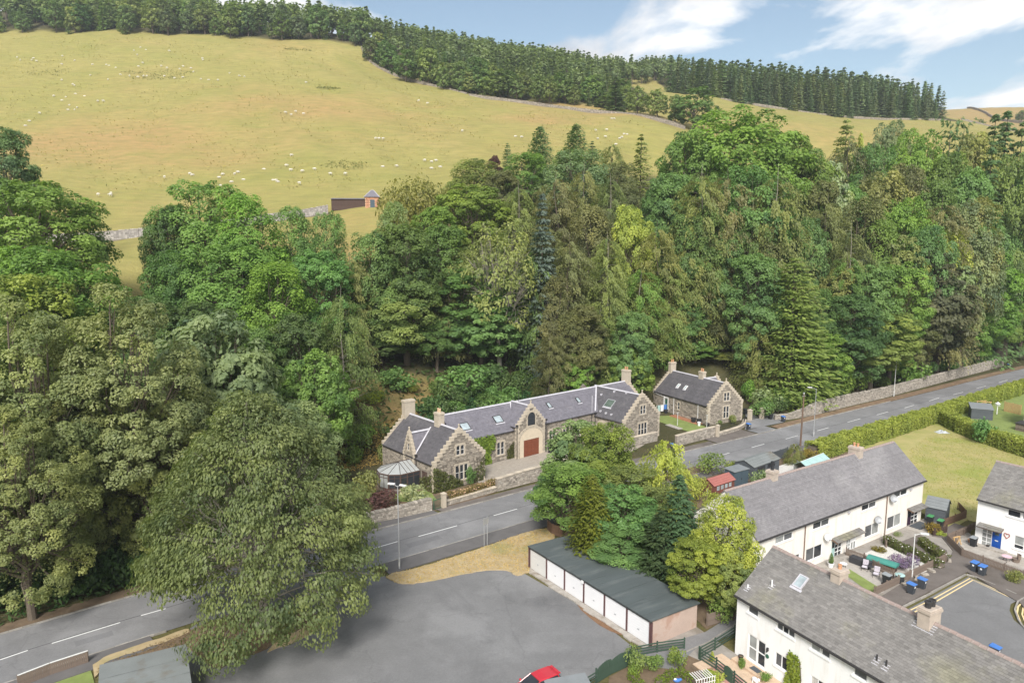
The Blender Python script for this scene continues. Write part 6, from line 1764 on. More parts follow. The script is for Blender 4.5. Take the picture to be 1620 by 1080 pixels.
 (1590, 465, 157, 90, 'oak2', 'oak', 'low green oak beside the road bend'),
 (1470, 420, 146, 160, 'bigleaf', (.115, .135, .075), 'broad dusty green chestnut leaning over the estate wall'),
 (1350, 470, 143, 110, 'syc2', 'dark', 'dark shaded tree between massive conifer and chestnut'),
 (1385, 490, 137, 150, 'syc', 'thuja', 'spreading olive beech low over the estate wall'),
 (1310, 530, 134, 80, 'syc2', 'fresh', 'leafy tree at the foot of the massive conifer'),
 (1540, 470, 150, 90, 'syc2', 'ash', 'bright tree beside the chestnut above the wall end'),
 # garden trees south of the road
 (925, 668, 82, 130, 'maple', 'grey', 'grey-green tree in front of the stone house right of the garage door'),
 (955, 672, 79, 110, 'ash', 'bright', 'bright green tree right of the grey-green one'),
 (905, 735, 74, 135, 'ash2', 'ash', 'lush green ash beside the road in front of the drive wall'),
 (880, 740, 78, 70, 'maple', 'ashd', 'dark green bushy tree at the road edge'),
 (935, 755, 66.5, 78, 'cypress', (.15, .18, .03), 'golden-green cypress next to the garage roof'),
 (985, 770, 68, 120, 'maple', 'ashd', 'dull green tree behind the middle of the garage roof'),
 (1000, 740, 75, 110, 'ash', 'olive', 'olive feathery tree behind the dull green one'),
 (1055, 700, 78, 125, 'willow', 'willow', 'yellow-green willow by the road'),
 (1075, 755, 63.5, 105, 'bluespruce', (.10, .165, .10), 'blue-green spruce with a slim top behind the garages'),
 (1050, 810, 63.5, 140, 'fir', (.075, .125, .058), 'wide layered green fir behind the garages'),
 (985, 830, 65, 110, 'ash2', 'ashd', 'dark green tree overhanging the garage roof'),
 (1150, 785, 58.5, 105, 'ash', 'gold', 'yellow-green tree against the end wall of the cream terrace'),
 (1105, 850, 57.5, 90, 'syc', (.25, .285, .062), 'bright lime green small tree right of the layered fir'),
 (1165, 870, 57, 80, 'maple', 'olive', 'olive small tree between the terraces and garages'),
]
for q in TREES:
    tree(*q)
# fillers: dense understorey trees that nothing in the photo tells apart
WORD = dict(oakd='dull green', ashd='blue-green', brownd='brownish', olive='olive', dark='dark green', oak='mid green', sycb='fresh green', brown='brown')
NB = [(q[0], q[1] + q[3] * .5, q[6]) for q in TREES if len(q[6].split()) <= 10]
USED = set()
def fill(pts, key, col, label, group, jx=14, n=None):
    """smaller trees squeezed between the others, each named after the neighbour it stands by"""
    for (px, py, Y, w) in pts:
        k = TR.choice(key); c = TR.choice(col)
        x, y = px + TR.uniform(-jx, jx), py + TR.uniform(-8, 8)
        for nx_, ny_, nl in sorted(NB, key=lambda q: (q[0] - x) ** 2 + (q[1] - y - w * .5) ** 2):
            dx, dy = x - nx_, y + w * .5 - ny_
            rel = ('left of' if dx < 0 else 'right of') if abs(dx) > abs(dy) else ('above' if dy < 0 else 'below')
            kind = {'birch': 'weeping tree', 'larch': 'drooping tree'}.get(k, 'tree')
            lb = '%s %s squeezed in %s the %s' % (WORD.get(c, 'green'), kind, rel, nl)
            if lb not in USED and len(lb.split()) <= 16: break
        USED.add(lb)
        tree(x, y, Y + TR.uniform(-2, 2), w * TR.uniform(.85, 1.15), k, c, lb, group)
WG = 'trees packed in the wood behind the stone house'
fill([(470, 600, 98, 70), (700, 440, 134, 100), (800, 440, 138, 100), (840, 400, 136, 90), (870, 360, 146, 80), (820, 310, 160, 90), (800, 280, 172, 90), (930, 480, 128, 80), (990, 500, 128, 80), (1060, 430, 136, 90), (1070, 340, 152, 90), (1030, 300, 160, 80),
      (960, 340, 152, 80), (1110, 340, 150, 80), (1180, 340, 150, 90), (1200, 400, 142, 90), (1190, 480, 137, 80), (1150, 560, 146, 60), (560, 420, 124, 90), (575, 450, 128, 80), (730, 390, 140, 80), (870, 540, 124, 60)],
     ('syc2', 'oak2', 'larch', 'birch'), ('oakd', 'ashd', 'brownd', 'olive'), 'tree packed among others in the wood behind the stone house', WG)
WR = 'trees packed in the wood right of the massive conifer'
fill([(1300, 300, 168, 80), (1340, 290, 176, 90), (1430, 270, 182, 90), (1330, 410, 150, 80), (1390, 430, 148, 90), (1400, 360, 160, 90), (1460, 370, 160, 90), (1520, 420, 152, 80), (1590, 370, 162, 80), (1540, 280, 184, 80), (1620, 300, 178, 90), (1290, 460, 145, 80), (1340, 430, 148, 80), (1440, 460, 143, 90), (1520, 290, 182, 80), (1470, 300, 178, 80), (1615, 440, 165, 80), (1640, 380, 170, 90), (1655, 480, 172, 90), (1650, 250, 190, 90)],
     ('syc2', 'oak2', 'ash2', 'larch'), ('oakd', 'ashd', 'olive', 'oak', 'brownd'), 'tree packed among others in the wood right of the massive conifer', WR)
WL = 'shaded trees behind the roadside limes'
fill([(60, 620, 72, 150), (150, 600, 76, 150), (230, 560, 80, 120), (290, 620, 78, 110), (-40, 480, 66, 160), (-70, 400, 90, 200), (210, 480, 94, 120), (130, 470, 98, 120), (310, 480, 98, 110), (420, 520, 98, 100), (-60, 620, 60, 160), (330, 620, 80, 100), (280, 560, 84, 110)],
     ('syc2', 'oak2', 'syc'), ('dark', 'oakd', 'ashd'), 'dark shaded tree behind the roadside limes', WL)
# ------------------------------------------------------------------ shrubs and undergrowth one can tell apart
SHR = [
 (590, 618, -640, 46, 'bush2', (.26, .30, .035), 'bright lime-yellow shrub on the grassy bank'),
 (566, 630, -660, 40, 'bush', 'copper', 'dark copper shrub on the grassy bank'),
 (565, 668, -718, 58, 'bush', 'sycb', 'rounded green bush left of the conservatory garden'),
 (598, 648, -662, 16, 'bush2', 'dark', 'small dark green bush beside the copper shrub'),
 (630, 580, -622, 60, 'bush3', 'ashd', 'blue-green bush on the left of the grassy bank'),
 (655, 608, -622, 20, 'bush2', 'gold', 'small yellowish bush in the grassy bank'),
 (730, 575, -628, 85, 'bush', 'ashd', 'big dense dark bush at the right of the grassy bank'),
 (780, 570, -615, 60, 'bush3', 'dark', 'dark bush behind the long roof'),
 (600, 775, -808, 60, 'bush2', 'purple', 'purple bush in the front garden left of the lawn'),
 (575, 740, -800, 50, 'bush', 'olive', 'olive bush in the front garden by the birch'),
 (657, 766, -800, 50, 'bush3', 'silver', 'silvery lavender bush left of the garden gate'),
 (1185, 600, -640, 28, 'bush2', 'sycb', 'clipped bright green bush behind the lodge gates'),
 (1215, 612, -655, 50, 'bush3', 'grey', 'grey-green shrub above the right gate pier'),
 (1330, 588, -632, 40, 'bush', 'bright', 'bright rounded bush behind the estate wall, left of two'),
 (1358, 583, -625, 38, 'bush', 'bright', 'bright rounded bush behind the estate wall, right of two'),
 (1300, 600, -640, 60, 'bush3', 'fresh', 'leafy shrub behind the estate wall by the lamp'),
 (1440, 560, -612, 60, 'bush3', 'fresh', 'green shrub hanging over the estate wall'),
 (1135, 663, -672, 14, 'bush2', 'fresh', 'small bush in front of the lodge window'),
 (1160, 655, -672, 14, 'bush3', 'olive', 'climbing rose shrub by the lodge front'),
 (1258, 702, -735, 34, 'willow', (.22, .27, .10), 'fountain of pampas grass behind the terrace'),
 (1125, 715, -752, 45, 'bush', 'fresh', 'leafy bush at the road edge left of the grey sheds'),
 (1165, 728, -748, 40, 'bush3', 'bright', 'bright green low bush by the dark garden fence'),
 (1205, 740, -772, 36, 'bush3', 'grey', 'white flowering shrub between shed and summerhouse'),
 (1105, 755, -795, 36, 'bush', 'gold', 'yellowish bush left of the red roofed shed'),
 (1283, 710, -733, 26, 'bush2', (.30, .22, .06), 'orange-yellow shrub beside the pampas grass'),
 (1150, 910, -975, 70, 'bush', 'olive', 'overgrown olive bush by the end garage'),
 (1140, 940, -985, 46, 'bush2', 'fresh', 'leafy bush on the fence behind the end garage'),
 (1010, 1022, -1066, 42, 'bush', 'olive', 'pale olive shrub at the corner of the green fence'),
 (1035, 1035, -1066, 32, 'bush2', 'fresh', 'rounded shrub behind the green fence'),
 (1072, 1024, -1058, 32, 'bush2', 'bright', 'clipped bright green ball shrub by the lane'),
 (1005, 1050, -1078, 26, 'bush', 'bright', 'small bright shrub inside the green fence'),
 (1130, 1062, -1092, 42, 'bush3', 'gold', 'yellow-green shrub below the white trellis'),
 (1127, 1028, -1048, 9, 'cypress', 'gold', 'tiny golden cypress in the corner of the patio'),
 (1174, 1036, -1060, 14, 'bush3', 'fresh', 'leafy pot plants against the white wall by the glazed door'),
 (1421, 840, -853, 14, 'bush', 'grey', 'round grey-green bush by the terrace wall'),
 (1390, 862, -876, 22, 'bush3', (.19, .16, .035), 'rusty green spreading shrub in the white gravel'),
 (1432, 876, -900, 44, 'bush2', 'lav', 'round purple lavender mound in the white gravel'),
 (1477, 824, -846, 30, 'bush3', (.26, .20, .04), 'orange and green flowering shrub by the dark garden shed'),
 (1490, 838, -852, 20, 'bush3', 'gold', 'yellow-green shrub spilling over the picket fence'),
 (1568, 1026, -1052, 30, 'bush3', 'fresh', 'green bush behind the picket fence near the last blue bin'),
 (1605, 898, -925, 24, 'bush3', 'olive', 'straggly shrub at the right edge in front of the white house'),
 (1560, 660, -702, 36, 'bush3', 'ashd', 'blue-green bush breaking the line of the cross hedge'),
 (560, 700, -735, 40, 'bush3', 'fresh', 'green shrub above the conservatory garden'),
 (610, 700, -730, 30, 'bush', 'olive', 'low bush behind the conservatory'),
 (745, 735, -770, 18, 'bush3', 'ashd', 'climber growing up the right side of the gable wall'),
]
for q in SHR:
    nm = 'pampas_grass' if 'pampas' in q[6] else 'shrub'
    tree(*q, name=nm, cat='shrub' if nm == 'shrub' else 'grass plant', z=None if 1280 < q[0] < 1450 and q[1] < 620 else (terrain(DD(q[0], q[1], q[2])[0], q[2]) if q[2] > 0 else -.05 if q[1] > 690 else terrain(*hill_point(q[0], -q[2], 45, 300))))
# dense laurel undergrowth on the bank above the left road, and under the wood edge
UG = 'laurel bushes on the left road bank'
for i in range(20):
    t_ = i / 19; px = -30 + 290 * t_; b = G(px, 985 - 55 * t_ - 6)
    H_ = TR.uniform(2.2, 4.2)
    plant('shrub', 'bush3', 'dense dark laurel on the bank beside the road at the left', 'shrub', b[0] + TR.uniform(-.5, .5), b[1] + 1.2 + TR.uniform(0, 2.2), terrain(b[0], b[1] + 1.5), H_, TR.uniform(3.4, 5), (.055, .105, .035), UG)
UW = 'undergrowth bushes beneath the wood edge'
for i in range(40):
    s_ = -4 + 48 * i / 39; tt = 18 + TR.uniform(0, 9)
    x = CHO[0] + s_ * math.cos(CHA) - tt * math.sin(CHA); y = CHO[1] + s_ * math.sin(CHA) + tt * math.cos(CHA)
    if s_ < 6: continue
    plant('shrub', TR.choice(('bush', 'bush3')), 'undergrowth bush beneath the wood edge behind the long roof', 'shrub', x, y, terrain(x, y) - .2, TR.uniform(2.5, 4.5), TR.uniform(3.5, 5.5), C[TR.choice(('dark', 'ashd', 'oakd'))], UW)
for i in range(26):
    px = 1230 + 360 * i / 25; q = G(px, 668 - 88 * i / 25)
    x, y = q[0] - 2.2 + TR.uniform(-1, 1), q[1] + 3.2 + TR.uniform(-.6, 1.5)
    plant('shrub', TR.choice(('bush', 'bush3', 'bush2')), 'bush crowding the top of the estate wall', 'shrub', x, y, terrain(x, y), TR.uniform(2.6, 4.6), TR.uniform(3.2, 5), C[TR.choice(('dark', 'ashd', 'fresh', 'oak'))], 'bushes along the estate wall')
# ferns and ivy mats: ground cover nobody could count
def ground_cover(name, polypx, n, size, col, hmax, seed, z=None, tall=.35):
    rng = np.random.default_rng(seed); pl = np.array(polypx)
    P = []
    x0, y0 = pl.min(0); x1, y1 = pl.max(0)
    while len(P) < n:
        q = rng.uniform((x0, y0), (x1, y1), (n, 2))
        ins = np.zeros(n, bool); j = len(pl) - 1
        for i in range(len(pl)):
            c = ((pl[i][1] > q[:, 1]) != (pl[j][1] > q[:, 1])) & (q[:, 0] < (pl[j][0] - pl[i][0]) * (q[:, 1] - pl[i][1]) / (pl[j][1] - pl[i][1] + 1e-9) + pl[i][0]); ins ^= c; j = i
        P += list(q[ins])
    P = np.array(P[:n]); zz = terrain_np(P[:, 0], P[:, 1]) if z is None else np.full(n, z)
    pts = np.column_stack([P, zz + rng.uniform(0, hmax, n)])
    V, Fq = leaves(pts, np.tile([0, -.2, 1.], (n, 1)), size, rng, tall, None, .6)
    o = put(name, np_mesh(name, V, Fq, [M['leaf_matt']], rng.normal(.5, .18, n))); o['kind'] = 'stuff'; o.color = (*col, 1)
    return o
def hs(s_, t_):
    return (CHO[0] + s_ * math.cos(CHA) - t_ * math.sin(CHA), CHO[1] + s_ * math.sin(CHA) + t_ * math.cos(CHA))
ground_cover('fern', [hs(5, 14.5), hs(38, 14.5), hs(38, 27), hs(5, 26)], 11000, .34, (.05, .115, .048), .7, 1)
ground_cover('dry_grass_tufts', [hs(-14, 13.5), hs(6, 14), hs(6, 23), hs(-4, 25), hs(-14, 22)], 5200, .22, (.42, .31, .12), .22, 2, tall=.2)
ground_cover('undergrowth', [(-60, 88), (-22, 98), (-4, 128), (40, 160), (100, 185), (165, 215), (150, 235), (60, 195), (-10, 160), (-60, 120)], 9000, .55, (.055, .088, .032), 1.2, 3)
ground_cover('undergrowth', [(-46, 53), (-36, 62), (-24, 72.5), (-24, 84), (-40, 80), (-60, 66)], 5200, .28, (.055, .105, .035), .9, 4)
ground_cover('pasture_tufts', [DD(-40, 300, 215)[:2], DD(-60, 62, 415)[:2], DD(300, 64, 413)[:2], DD(570, 82, 410)[:2], DD(700, 150, 350)[:2], DD(1000, 195, 310)[:2], DD(1050, 215, 285)[:2], DD(760, 260, 225)[:2], DD(540, 300, 212)[:2], DD(300, 300, 212)[:2]], 9000, .42, (.30, .275, .10), .12, 11, tall=.3)
for k_, (px, py, Y, rx, ry) in enumerate(((545, 266, 232, 9, 4), (10, 268, 232, 8, 3), (110, 110, 350, 22, 5), (250, 108, 352, 20, 4), (520, 134, 330, 6, 2), (250, 118, 345, 14, 4), (470, 72, 405, 8, 3))):
    c_ = DD(px, py, Y); ground_cover('rushes', [(c_[0] + rx * math.cos(a_ * .785), c_[1] + ry * math.sin(a_ * .785)) for a_ in range(8)], 160, .42, (.15, .17, .06), .25, 20 + k_, tall=.3)
ground_cover('grass_tufts', [(x, y) for x, y in V1], 5200, .085, (.46, .345, .14), .08, 5, z=.10, tall=.22)
ground_cover('grass_tufts', [(x, y) for x, y in V2], 2500, .10, (.20, .15, .085), .06, 6, z=.09, tall=.3)
ground_cover('grass_tufts', [G(48 + 1390, 712), G(1470, 688), G(1500, 685), G(1618, 722), G(1618, 760), G(1540, 830), G(1470, 790), G(1440, 740)], 6500, .11, (.30, .30, .085), .07, 7, z=.012, tall=.2)
# ------------------------------------------------------------------ hedges
def hedge(label, pts, w, h, col, dens, seed, size=.13, top=None, name='hedge'):
    t = thing(name, label, 'hedge', (0, 0, 0))
    rng = np.random.default_rng(seed); Ps, Ns, Ts = [], [], []
    mb = MB()
    for a, b in zip(pts, pts[1:]):
        a, b = np.array(a), np.array(b); l = np.linalg.norm(b - a); v = (b - a) / l; n = np.array([-v[1], v[0]])
        m = int(l * dens * (w + 2 * h))
        s_ = rng.uniform(0, l, m); c = rng.uniform(0, w + 2 * h, m)
        off = np.where(c < h, -w / 2, np.where(c < h + w, c - h - w / 2, w / 2)); z = np.where(c < h, c, np.where(c < h + w, h, c - h - w))
        nr = np.where((c < h)[:, None], -np.append(n, .35), np.where((c < h + w)[:, None], np.array([0, 0, 1.]), np.append(n, .35)))
        nr = np.where((c < h)[:, None], np.column_stack([-n[0] * np.ones(m), -n[1] * np.ones(m), .35 * np.ones(m)]), nr)
        wob = 1 + .10 * np.sin(s_ * 1.3 + seed) + .06 * np.sin(s_ * 3.7) ; d_ = rng.uniform(.80, 1.07, m) * wob
        p = np.column_stack([a[0] + v[0] * s_ + n[0] * off * d_, a[1] + v[1] * s_ + n[1] * off * d_, z * (1 + .05 * np.sin(s_ * 1.9 + 1) + .03 * np.sin(s_ * 5.1)) * np.where(z > h * .99, rng.uniform(.93, 1.05, m), 1)])
        p += rng.normal(0, .05, p.shape); p[:, 2] = np.maximum(p[:, 2], .03)
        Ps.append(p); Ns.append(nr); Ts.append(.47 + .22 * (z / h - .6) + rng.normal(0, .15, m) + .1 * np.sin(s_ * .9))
        mb.seg(tuple(a), tuple(b), w * .62, 0, h * .8)
    P, Nn, T = np.concatenate(Ps), np.concatenate(Ns), np.concatenate(Ts)
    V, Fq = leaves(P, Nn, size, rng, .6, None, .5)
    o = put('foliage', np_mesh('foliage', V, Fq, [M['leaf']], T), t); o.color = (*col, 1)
    child(t, 'branches', mb, M['bark'])
    return t
hedge('long clipped yellow-green hedge between the road and the lawn', [G(1283, 728), G(1340, 709), G(1400, 691), G(1450, 675), G(1490, 662), G(1540, 645), G(1600, 626), G(1680, 600)], 2.1, 2.5, (.31, .365, .085), 120, 1)
hedge('yellow-green cross hedge between the lawn and the end garden', [G(1490, 668), G(1520, 684), G(1560, 700), G(1600, 714), G(1680, 740)], 2.0, 2.4, (.30, .355, .085), 120, 2)
hedge('low rose hedge with peach blooms behind the low wall', [G(708, 796), G(748, 784), G(785, 772)], .9, 1.2, (.20, .165, .07), 110, 3, .10)
hedge('low flowering hedge left of the garden path', [G(1400, 858), G(1440, 878), G(1472, 892), G(1489, 900)], .9, .75, (.10, .125, .04), 120, 4, .09)
hedge('low flowering hedge right of the garden path', [G(1457, 860), G(1475, 874), G(1494, 888)], .9, .75, (.115, .14, .04), 120, 5, .09)
hedge('clipped box edging, left of a pair in the corner garden', [G(995, 1072), G(1018, 1090)], .45, .5, (.14, .20, .03), 160, 6, .07)
hedge('clipped box edging, middle of the corner garden', [G(1040, 1086), G(1068, 1066)], .45, .5, (.14, .20, .03), 160, 7, .07)
hedge('clipped box edging, right of a pair in the corner garden', [G(1074, 1064), G(1100, 1084)], .45, .5, (.14, .20, .03), 160, 8, .07)
def wall_climber(label, O, A, x0, x1, z0, z1, col, n, seed, size=.14, th=.35, shape=None):
    t = thing('climber', label, 'climbing plant', O, A)
    rng = np.random.default_rng(seed)
    x = rng.uniform(x0, x1, n); z = rng.uniform(z0, z1, n)
    if shape is not None:
        k = np.array([shape((a - x0) / (x1 - x0), (b - z0) / (z1 - z0)) for a, b in zip(x, z)]); x, z = x[k], z[k]
    m = len(x); bump = .6 + .4 * np.sin(x * 4 + seed) * np.sin(z * 3.3)
    p = np.column_stack([x, -rng.uniform(.05, 1, m) * th * bump, z]) + rng.normal(0, .05, (m, 3))
    V, Fq = leaves(p, np.tile([0, -1., .5], (m, 1)), size, rng, .65, None, .5)
    o = put('foliage', np_mesh('foliage', V, Fq, [M['leaf']], .5 + .15 * np.sin(x * 3) * np.sin(z * 2.5) + rng.normal(0, .15, m)), t); o.color = (*col, 1)
    mb = MB()
    for i in range(4):
        a = x0 + (x1 - x0) * (i + .5) / 4; mb.path([(a, -.06, z0), (a + .1, -.08, (z0 + z1) / 2), (a - .1, -.06, z1 - .3)], .03, 4)
    put('stem', mb.mesh('stem', M['bark']), t)
    return t
O_ = hs(0, 5.02)
wall_climber('bright green creeper covering the front wall left of the garage arch', O_, CHA, .3, 5.7, 0, 4.3, (.19, .28, .05), 3400, 1, .16, .5, lambda u, v: not (u > .85 and v < .5))
O_ = hs(8.2, 5.02)
wall_climber('dark climber on the wall beside the garage arch', O_, CHA, -.1, 1.2, 0, 2.6, (.10, .11, .04), 420, 2, .13, .3, lambda u, v: v < .5 + .5 * u)
O_ = hs(-8.3, -.08)
wall_climber('rose climber with pale blooms at the left corner of the gable', O_, CHA, -.2, 4.4, 0, 3.6, (.10, .12, .04), 1500, 3, .13, .6, lambda u, v: v < .95 - .75 * u ** 1.2)
wall_climber('thin climber on the right side of the gable', O_, CHA, 6.2, 8.2, 0, 3.8, (.10, .12, .045), 420, 4, .12, .25, lambda u, v: v < .35 + .6 * u)
O_ = hs(-8.4, 4.0)
wall_climber('rose climber along the side wall of the left wing', O_, CHA - math.pi / 2, .3, 3.8, 0, 2.4, (.11, .125, .045), 700, 5, .12, .3, lambda u, v: v < .4 + .6 * u)
wall_climber('yellow-green climber between the windows of the near terrace', T1O, T1A, 4.9, 6.4, -.2, 3.0, (.22, .28, .045), 900, 6, .12, .35, lambda u, v: abs(u - .5) < .5 - .2 * v)
# ------------------------------------------------------------------ far woods
def far_tree(x, y, H, key, col, label, group, name):
    pH, pW, _, _ = PROTO[key]
    o = put(name, FAR[key], None, (x, y, terrain(x, y) - .3), TR.uniform(0, 6.28))
    s = H / pH; w = s * TR.uniform(.85, 1.15); o.scale = (w, w, s)
    j = lambda: TR.uniform(.86, 1.14)
    k = j(); o.color = (col[0] * k * j(), col[1] * k, col[2] * k * j(), 1)
    return tag(o, label, 'tree', group)
def line_at(pts, f):
    q = resample(pts, 1.0); return q[min(len(q) - 1, int(f * (len(q) - 1)))]
def far_wood(front, rows, step, depth, keys, cols, H, label, group, name, seed, jit=.95, maxn=10 ** 6, hf=None):
    """rows of trees going back from the wood's front edge"""
    r = random.Random(seed); out = []
    for k in range(rows):
        line = offset(front, k * depth)
        q = resample(line, step * (1 + .04 * k))
        for p in q:
            x, y = p[0] + r.uniform(-jit, jit) * step, p[1] + r.uniform(-jit, jit) * depth
            out.append((k, x, y))
    return out
RIDGE = [DD(1066, 143, 440)[:2], DD(1100, 149, 433)[:2], DD(1150, 155, 427)[:2], DD(1220, 167, 429)[:2], DD(1300, 178, 432)[:2], DD(1400, 185, 441)[:2], DD(1492, 187, 453)[:2]]
pts = far_wood(RIDGE, 12, 3.3, 5.0, None, None, None, None, None, None, 5)
r = random.Random(8)
near_, rest = [], []
for k, x, y in pts:
    (near_ if k < 5 else rest).append((k, x, y))
near_ += [rest.pop() for _ in range(0)]
for k, x, y in near_[:270]:
    far_tree(x, y, r.uniform(15, 22) if k else r.uniform(11, 19), r.choice(('farc', 'farc2', 'farc3')), C['farc'] if r.random() < .7 else C['farcl'], 'tall dark conifer of the plantation on the right ridge', 'conifers of the ridge plantation', 'conifer_tree')
def far_mass(name, pts, keys, H, cols, seed):
    """the part of a wood that reads as one mass"""
    r = random.Random(seed)
    Vs, Fs, Ts, Ms = [], [], [], []; nb = 0
    for x, y, in pts:
        me = FAR[r.choice(keys)]
        n = len(me.vertices); co = np.empty(n * 3, np.float32); me.vertices.foreach_get('co', co); co = co.reshape(-1, 3)
        nf = n // 4; a = np.empty(len(me.polygons), np.float32); me.attributes['tint'].data.foreach_get('value', a)
        f = np.empty(len(me.polygons) * 4, np.int32); me.loops.foreach_get('vertex_index', f); f = f.reshape(-1, 4)
        mi = np.empty(len(me.polygons), np.int32); me.polygons.foreach_get('material_index', mi)
        s = r.uniform(*H) / 20.0; q = r.uniform(0, 6.28); w = s * r.uniform(.85, 1.15)
        c_, s_ = math.cos(q), math.sin(q)
        v = np.column_stack([(co[:, 0] * c_ - co[:, 1] * s_) * w + x, (co[:, 0] * s_ + co[:, 1] * c_) * w + y, co[:, 2] * s + terrain(x, y) - .3])
        Vs.append(v); Fs.append(f + nb); Ts.append(a + r.uniform(-.2, .2)); Ms.append(mi); nb += n
    o = put(name, np_mesh(name, np.concatenate(Vs), np.concatenate(Fs), [M['leaf'], M['bark']], np.concatenate(Ts), np.concatenate(Ms))); o['kind'] = 'stuff'; o.color = (*cols, 1)
    return o
rp_ = [(x, y) for k, x, y in near_[270:] + rest]
r.shuffle(rp_)
far_mass('forest', rp_[:420], ('massc', 'massc2'), (15, 22), C['farc'], 3)
# middle wood on the hill: conifers behind, broadleaves in front
MID = [DD(588, 98, 412)[:2], DD(615, 112, 396)[:2], DD(655, 127, 380)[:2], DD(700, 140, 366)[:2], DD(742, 150, 355)[:2], DD(800, 157, 348)[:2], DD(850, 160, 348)[:2], DD(950, 162, 352)[:2], DD(1000, 160, 356)[:2]]
pts = far_wood(MID, 22, 5.0, 6.5, None, None, None, None, None, None, 6)
mid_mass = []; nmid = 0
for k, x, y in pts:
    if k == 0 and r.random() < .85 or (k == 1 and r.random() < .45):
        kind = r.random()
        far_tree(x, y, r.uniform(10, 15), r.choice(('farb', 'farb2')), C[r.choice(('farb', 'farb', 'farbl', 'oakd'))], 'broadleaf tree along the lower edge of the middle hill wood', 'broadleaf trees edging the middle hill wood', 'broadleaf_tree')
    elif k < 6 and nmid < 270 and r.random() < .8:
        nmid += 1
        far_tree(x, y, r.uniform(9, 17), r.choice(('farc', 'farc2', 'farc3')), C[r.choice(('farc', 'farcl', 'farcl'))], 'mid green conifer of the middle hill wood', 'conifers of the middle hill wood', 'conifer_tree')
    else:
        mid_mass.append((x, y))
for _ in range(900):
    q = DD(r.uniform(600, 1075), 200, r.uniform(400, 610)); mid_mass.append((q[0], q[1])) if sdist([q[0]], [q[1]], MID + [DD(1060, 145, 470)[:2]])[0] > 25 else None
r.shuffle(mid_mass)
far_mass('forest', mid_mass[:950], ('massc', 'massc2', 'massc', 'massb'), (9, 17), C['farcl'], 4)
# upper left broadleaf wood
UP = [DD(-60, 51, 426)[:2], DD(0, 51, 426)[:2], DD(150, 52, 426)[:2], DD(300, 57, 426)[:2], DD(450, 65, 426)[:2], DD(580, 76, 426)[:2]]
pts = far_wood(UP, 7, 6.0, 8.0, None, None, None, None, None, None, 7)
um = []
for k, x, y in pts:
    if k < 2: far_tree(x, y, r.uniform(9, 20), r.choice(('farb', 'farb2', 'farb', 'farc3')), C[r.choice(('farb', 'farbl', 'farb', 'oakd', 'farc'))], 'broadleaf tree along the edge of the upper left wood above the pasture', 'broadleaf trees of the upper left wood', 'broadleaf_tree')
    else: um.append((x, y))
r.shuffle(um)
far_mass('forest', um[:380], ('massb', 'massb', 'massc2'), (15, 21), C['farb'], 5)
# trees one can single out on the hill
for q in ((640, 78, 372, 42, 'farb', C['oakd'], 'large dark round tree at the corner of the middle hill wood'), (678, 75, 370, 38, 'farb2', C['farbl'], 'lighter green tree right of the dark round hill tree'), (755, 92, 362, 52, 'farb', C['oakd'], 'dark domed tree standing forward of the middle hill wood'),
          (790, 110, 350, 50, 'farb2', C['farb'], 'leafy tree at the foot of the middle hill wood beside the wall'), (975, 122, 335, 44, 'farc3', C['farc'], 'dark tall pine at the field corner, leftmost of the row'), (1010, 135, 330, 36, 'farb', C['farbl'], 'feathery tree second in the field corner row'), (1040, 140, 328, 34, 'farb2', C['farbl'], 'feathery tree with a bare trunk third in the field corner row'),
          (1098, 138, 316, 70, 'farb', C['oakd'], 'spreading grey-green oak at the right end of the field corner row'), (1070, 148, 322, 28, 'farb2', C['farb'], 'slim tree between feathery tree and spreading oak'), (960, 150, 345, 40, 'farb2', C['farb'], 'low round tree left of the dark tall pine'),
          (1552, 188, 560, 15, 'farb', C['oakd'], 'lone small round tree in the far parched pasture'), (1618, 174, 700, 18, 'farb2', C['oakd'], 'small dark tree on the horizon at the right edge'), (1590, 208, 480, 14, 'farb', C['oakd'], 'little bush below the far pasture at the right')):
    px, py, Y, wpx, key, col, lb = q
    x, _, zt = DD(px, py, Y); zb = terrain(x, Y); pH, pW, _, _ = PROTO[key]
    o = put('tree' if 'pine' not in lb else 'pine_tree', FAR[key], None, (x, Y, zb - .3), TR.uniform(0, 6.28)); H_ = max(4, zt - zb); w = wpx / FOC * Y
    o.scale = (w / pW, w / pW, H_ / pH); o.color = (*col, 1); tag(o, lb, 'tree')
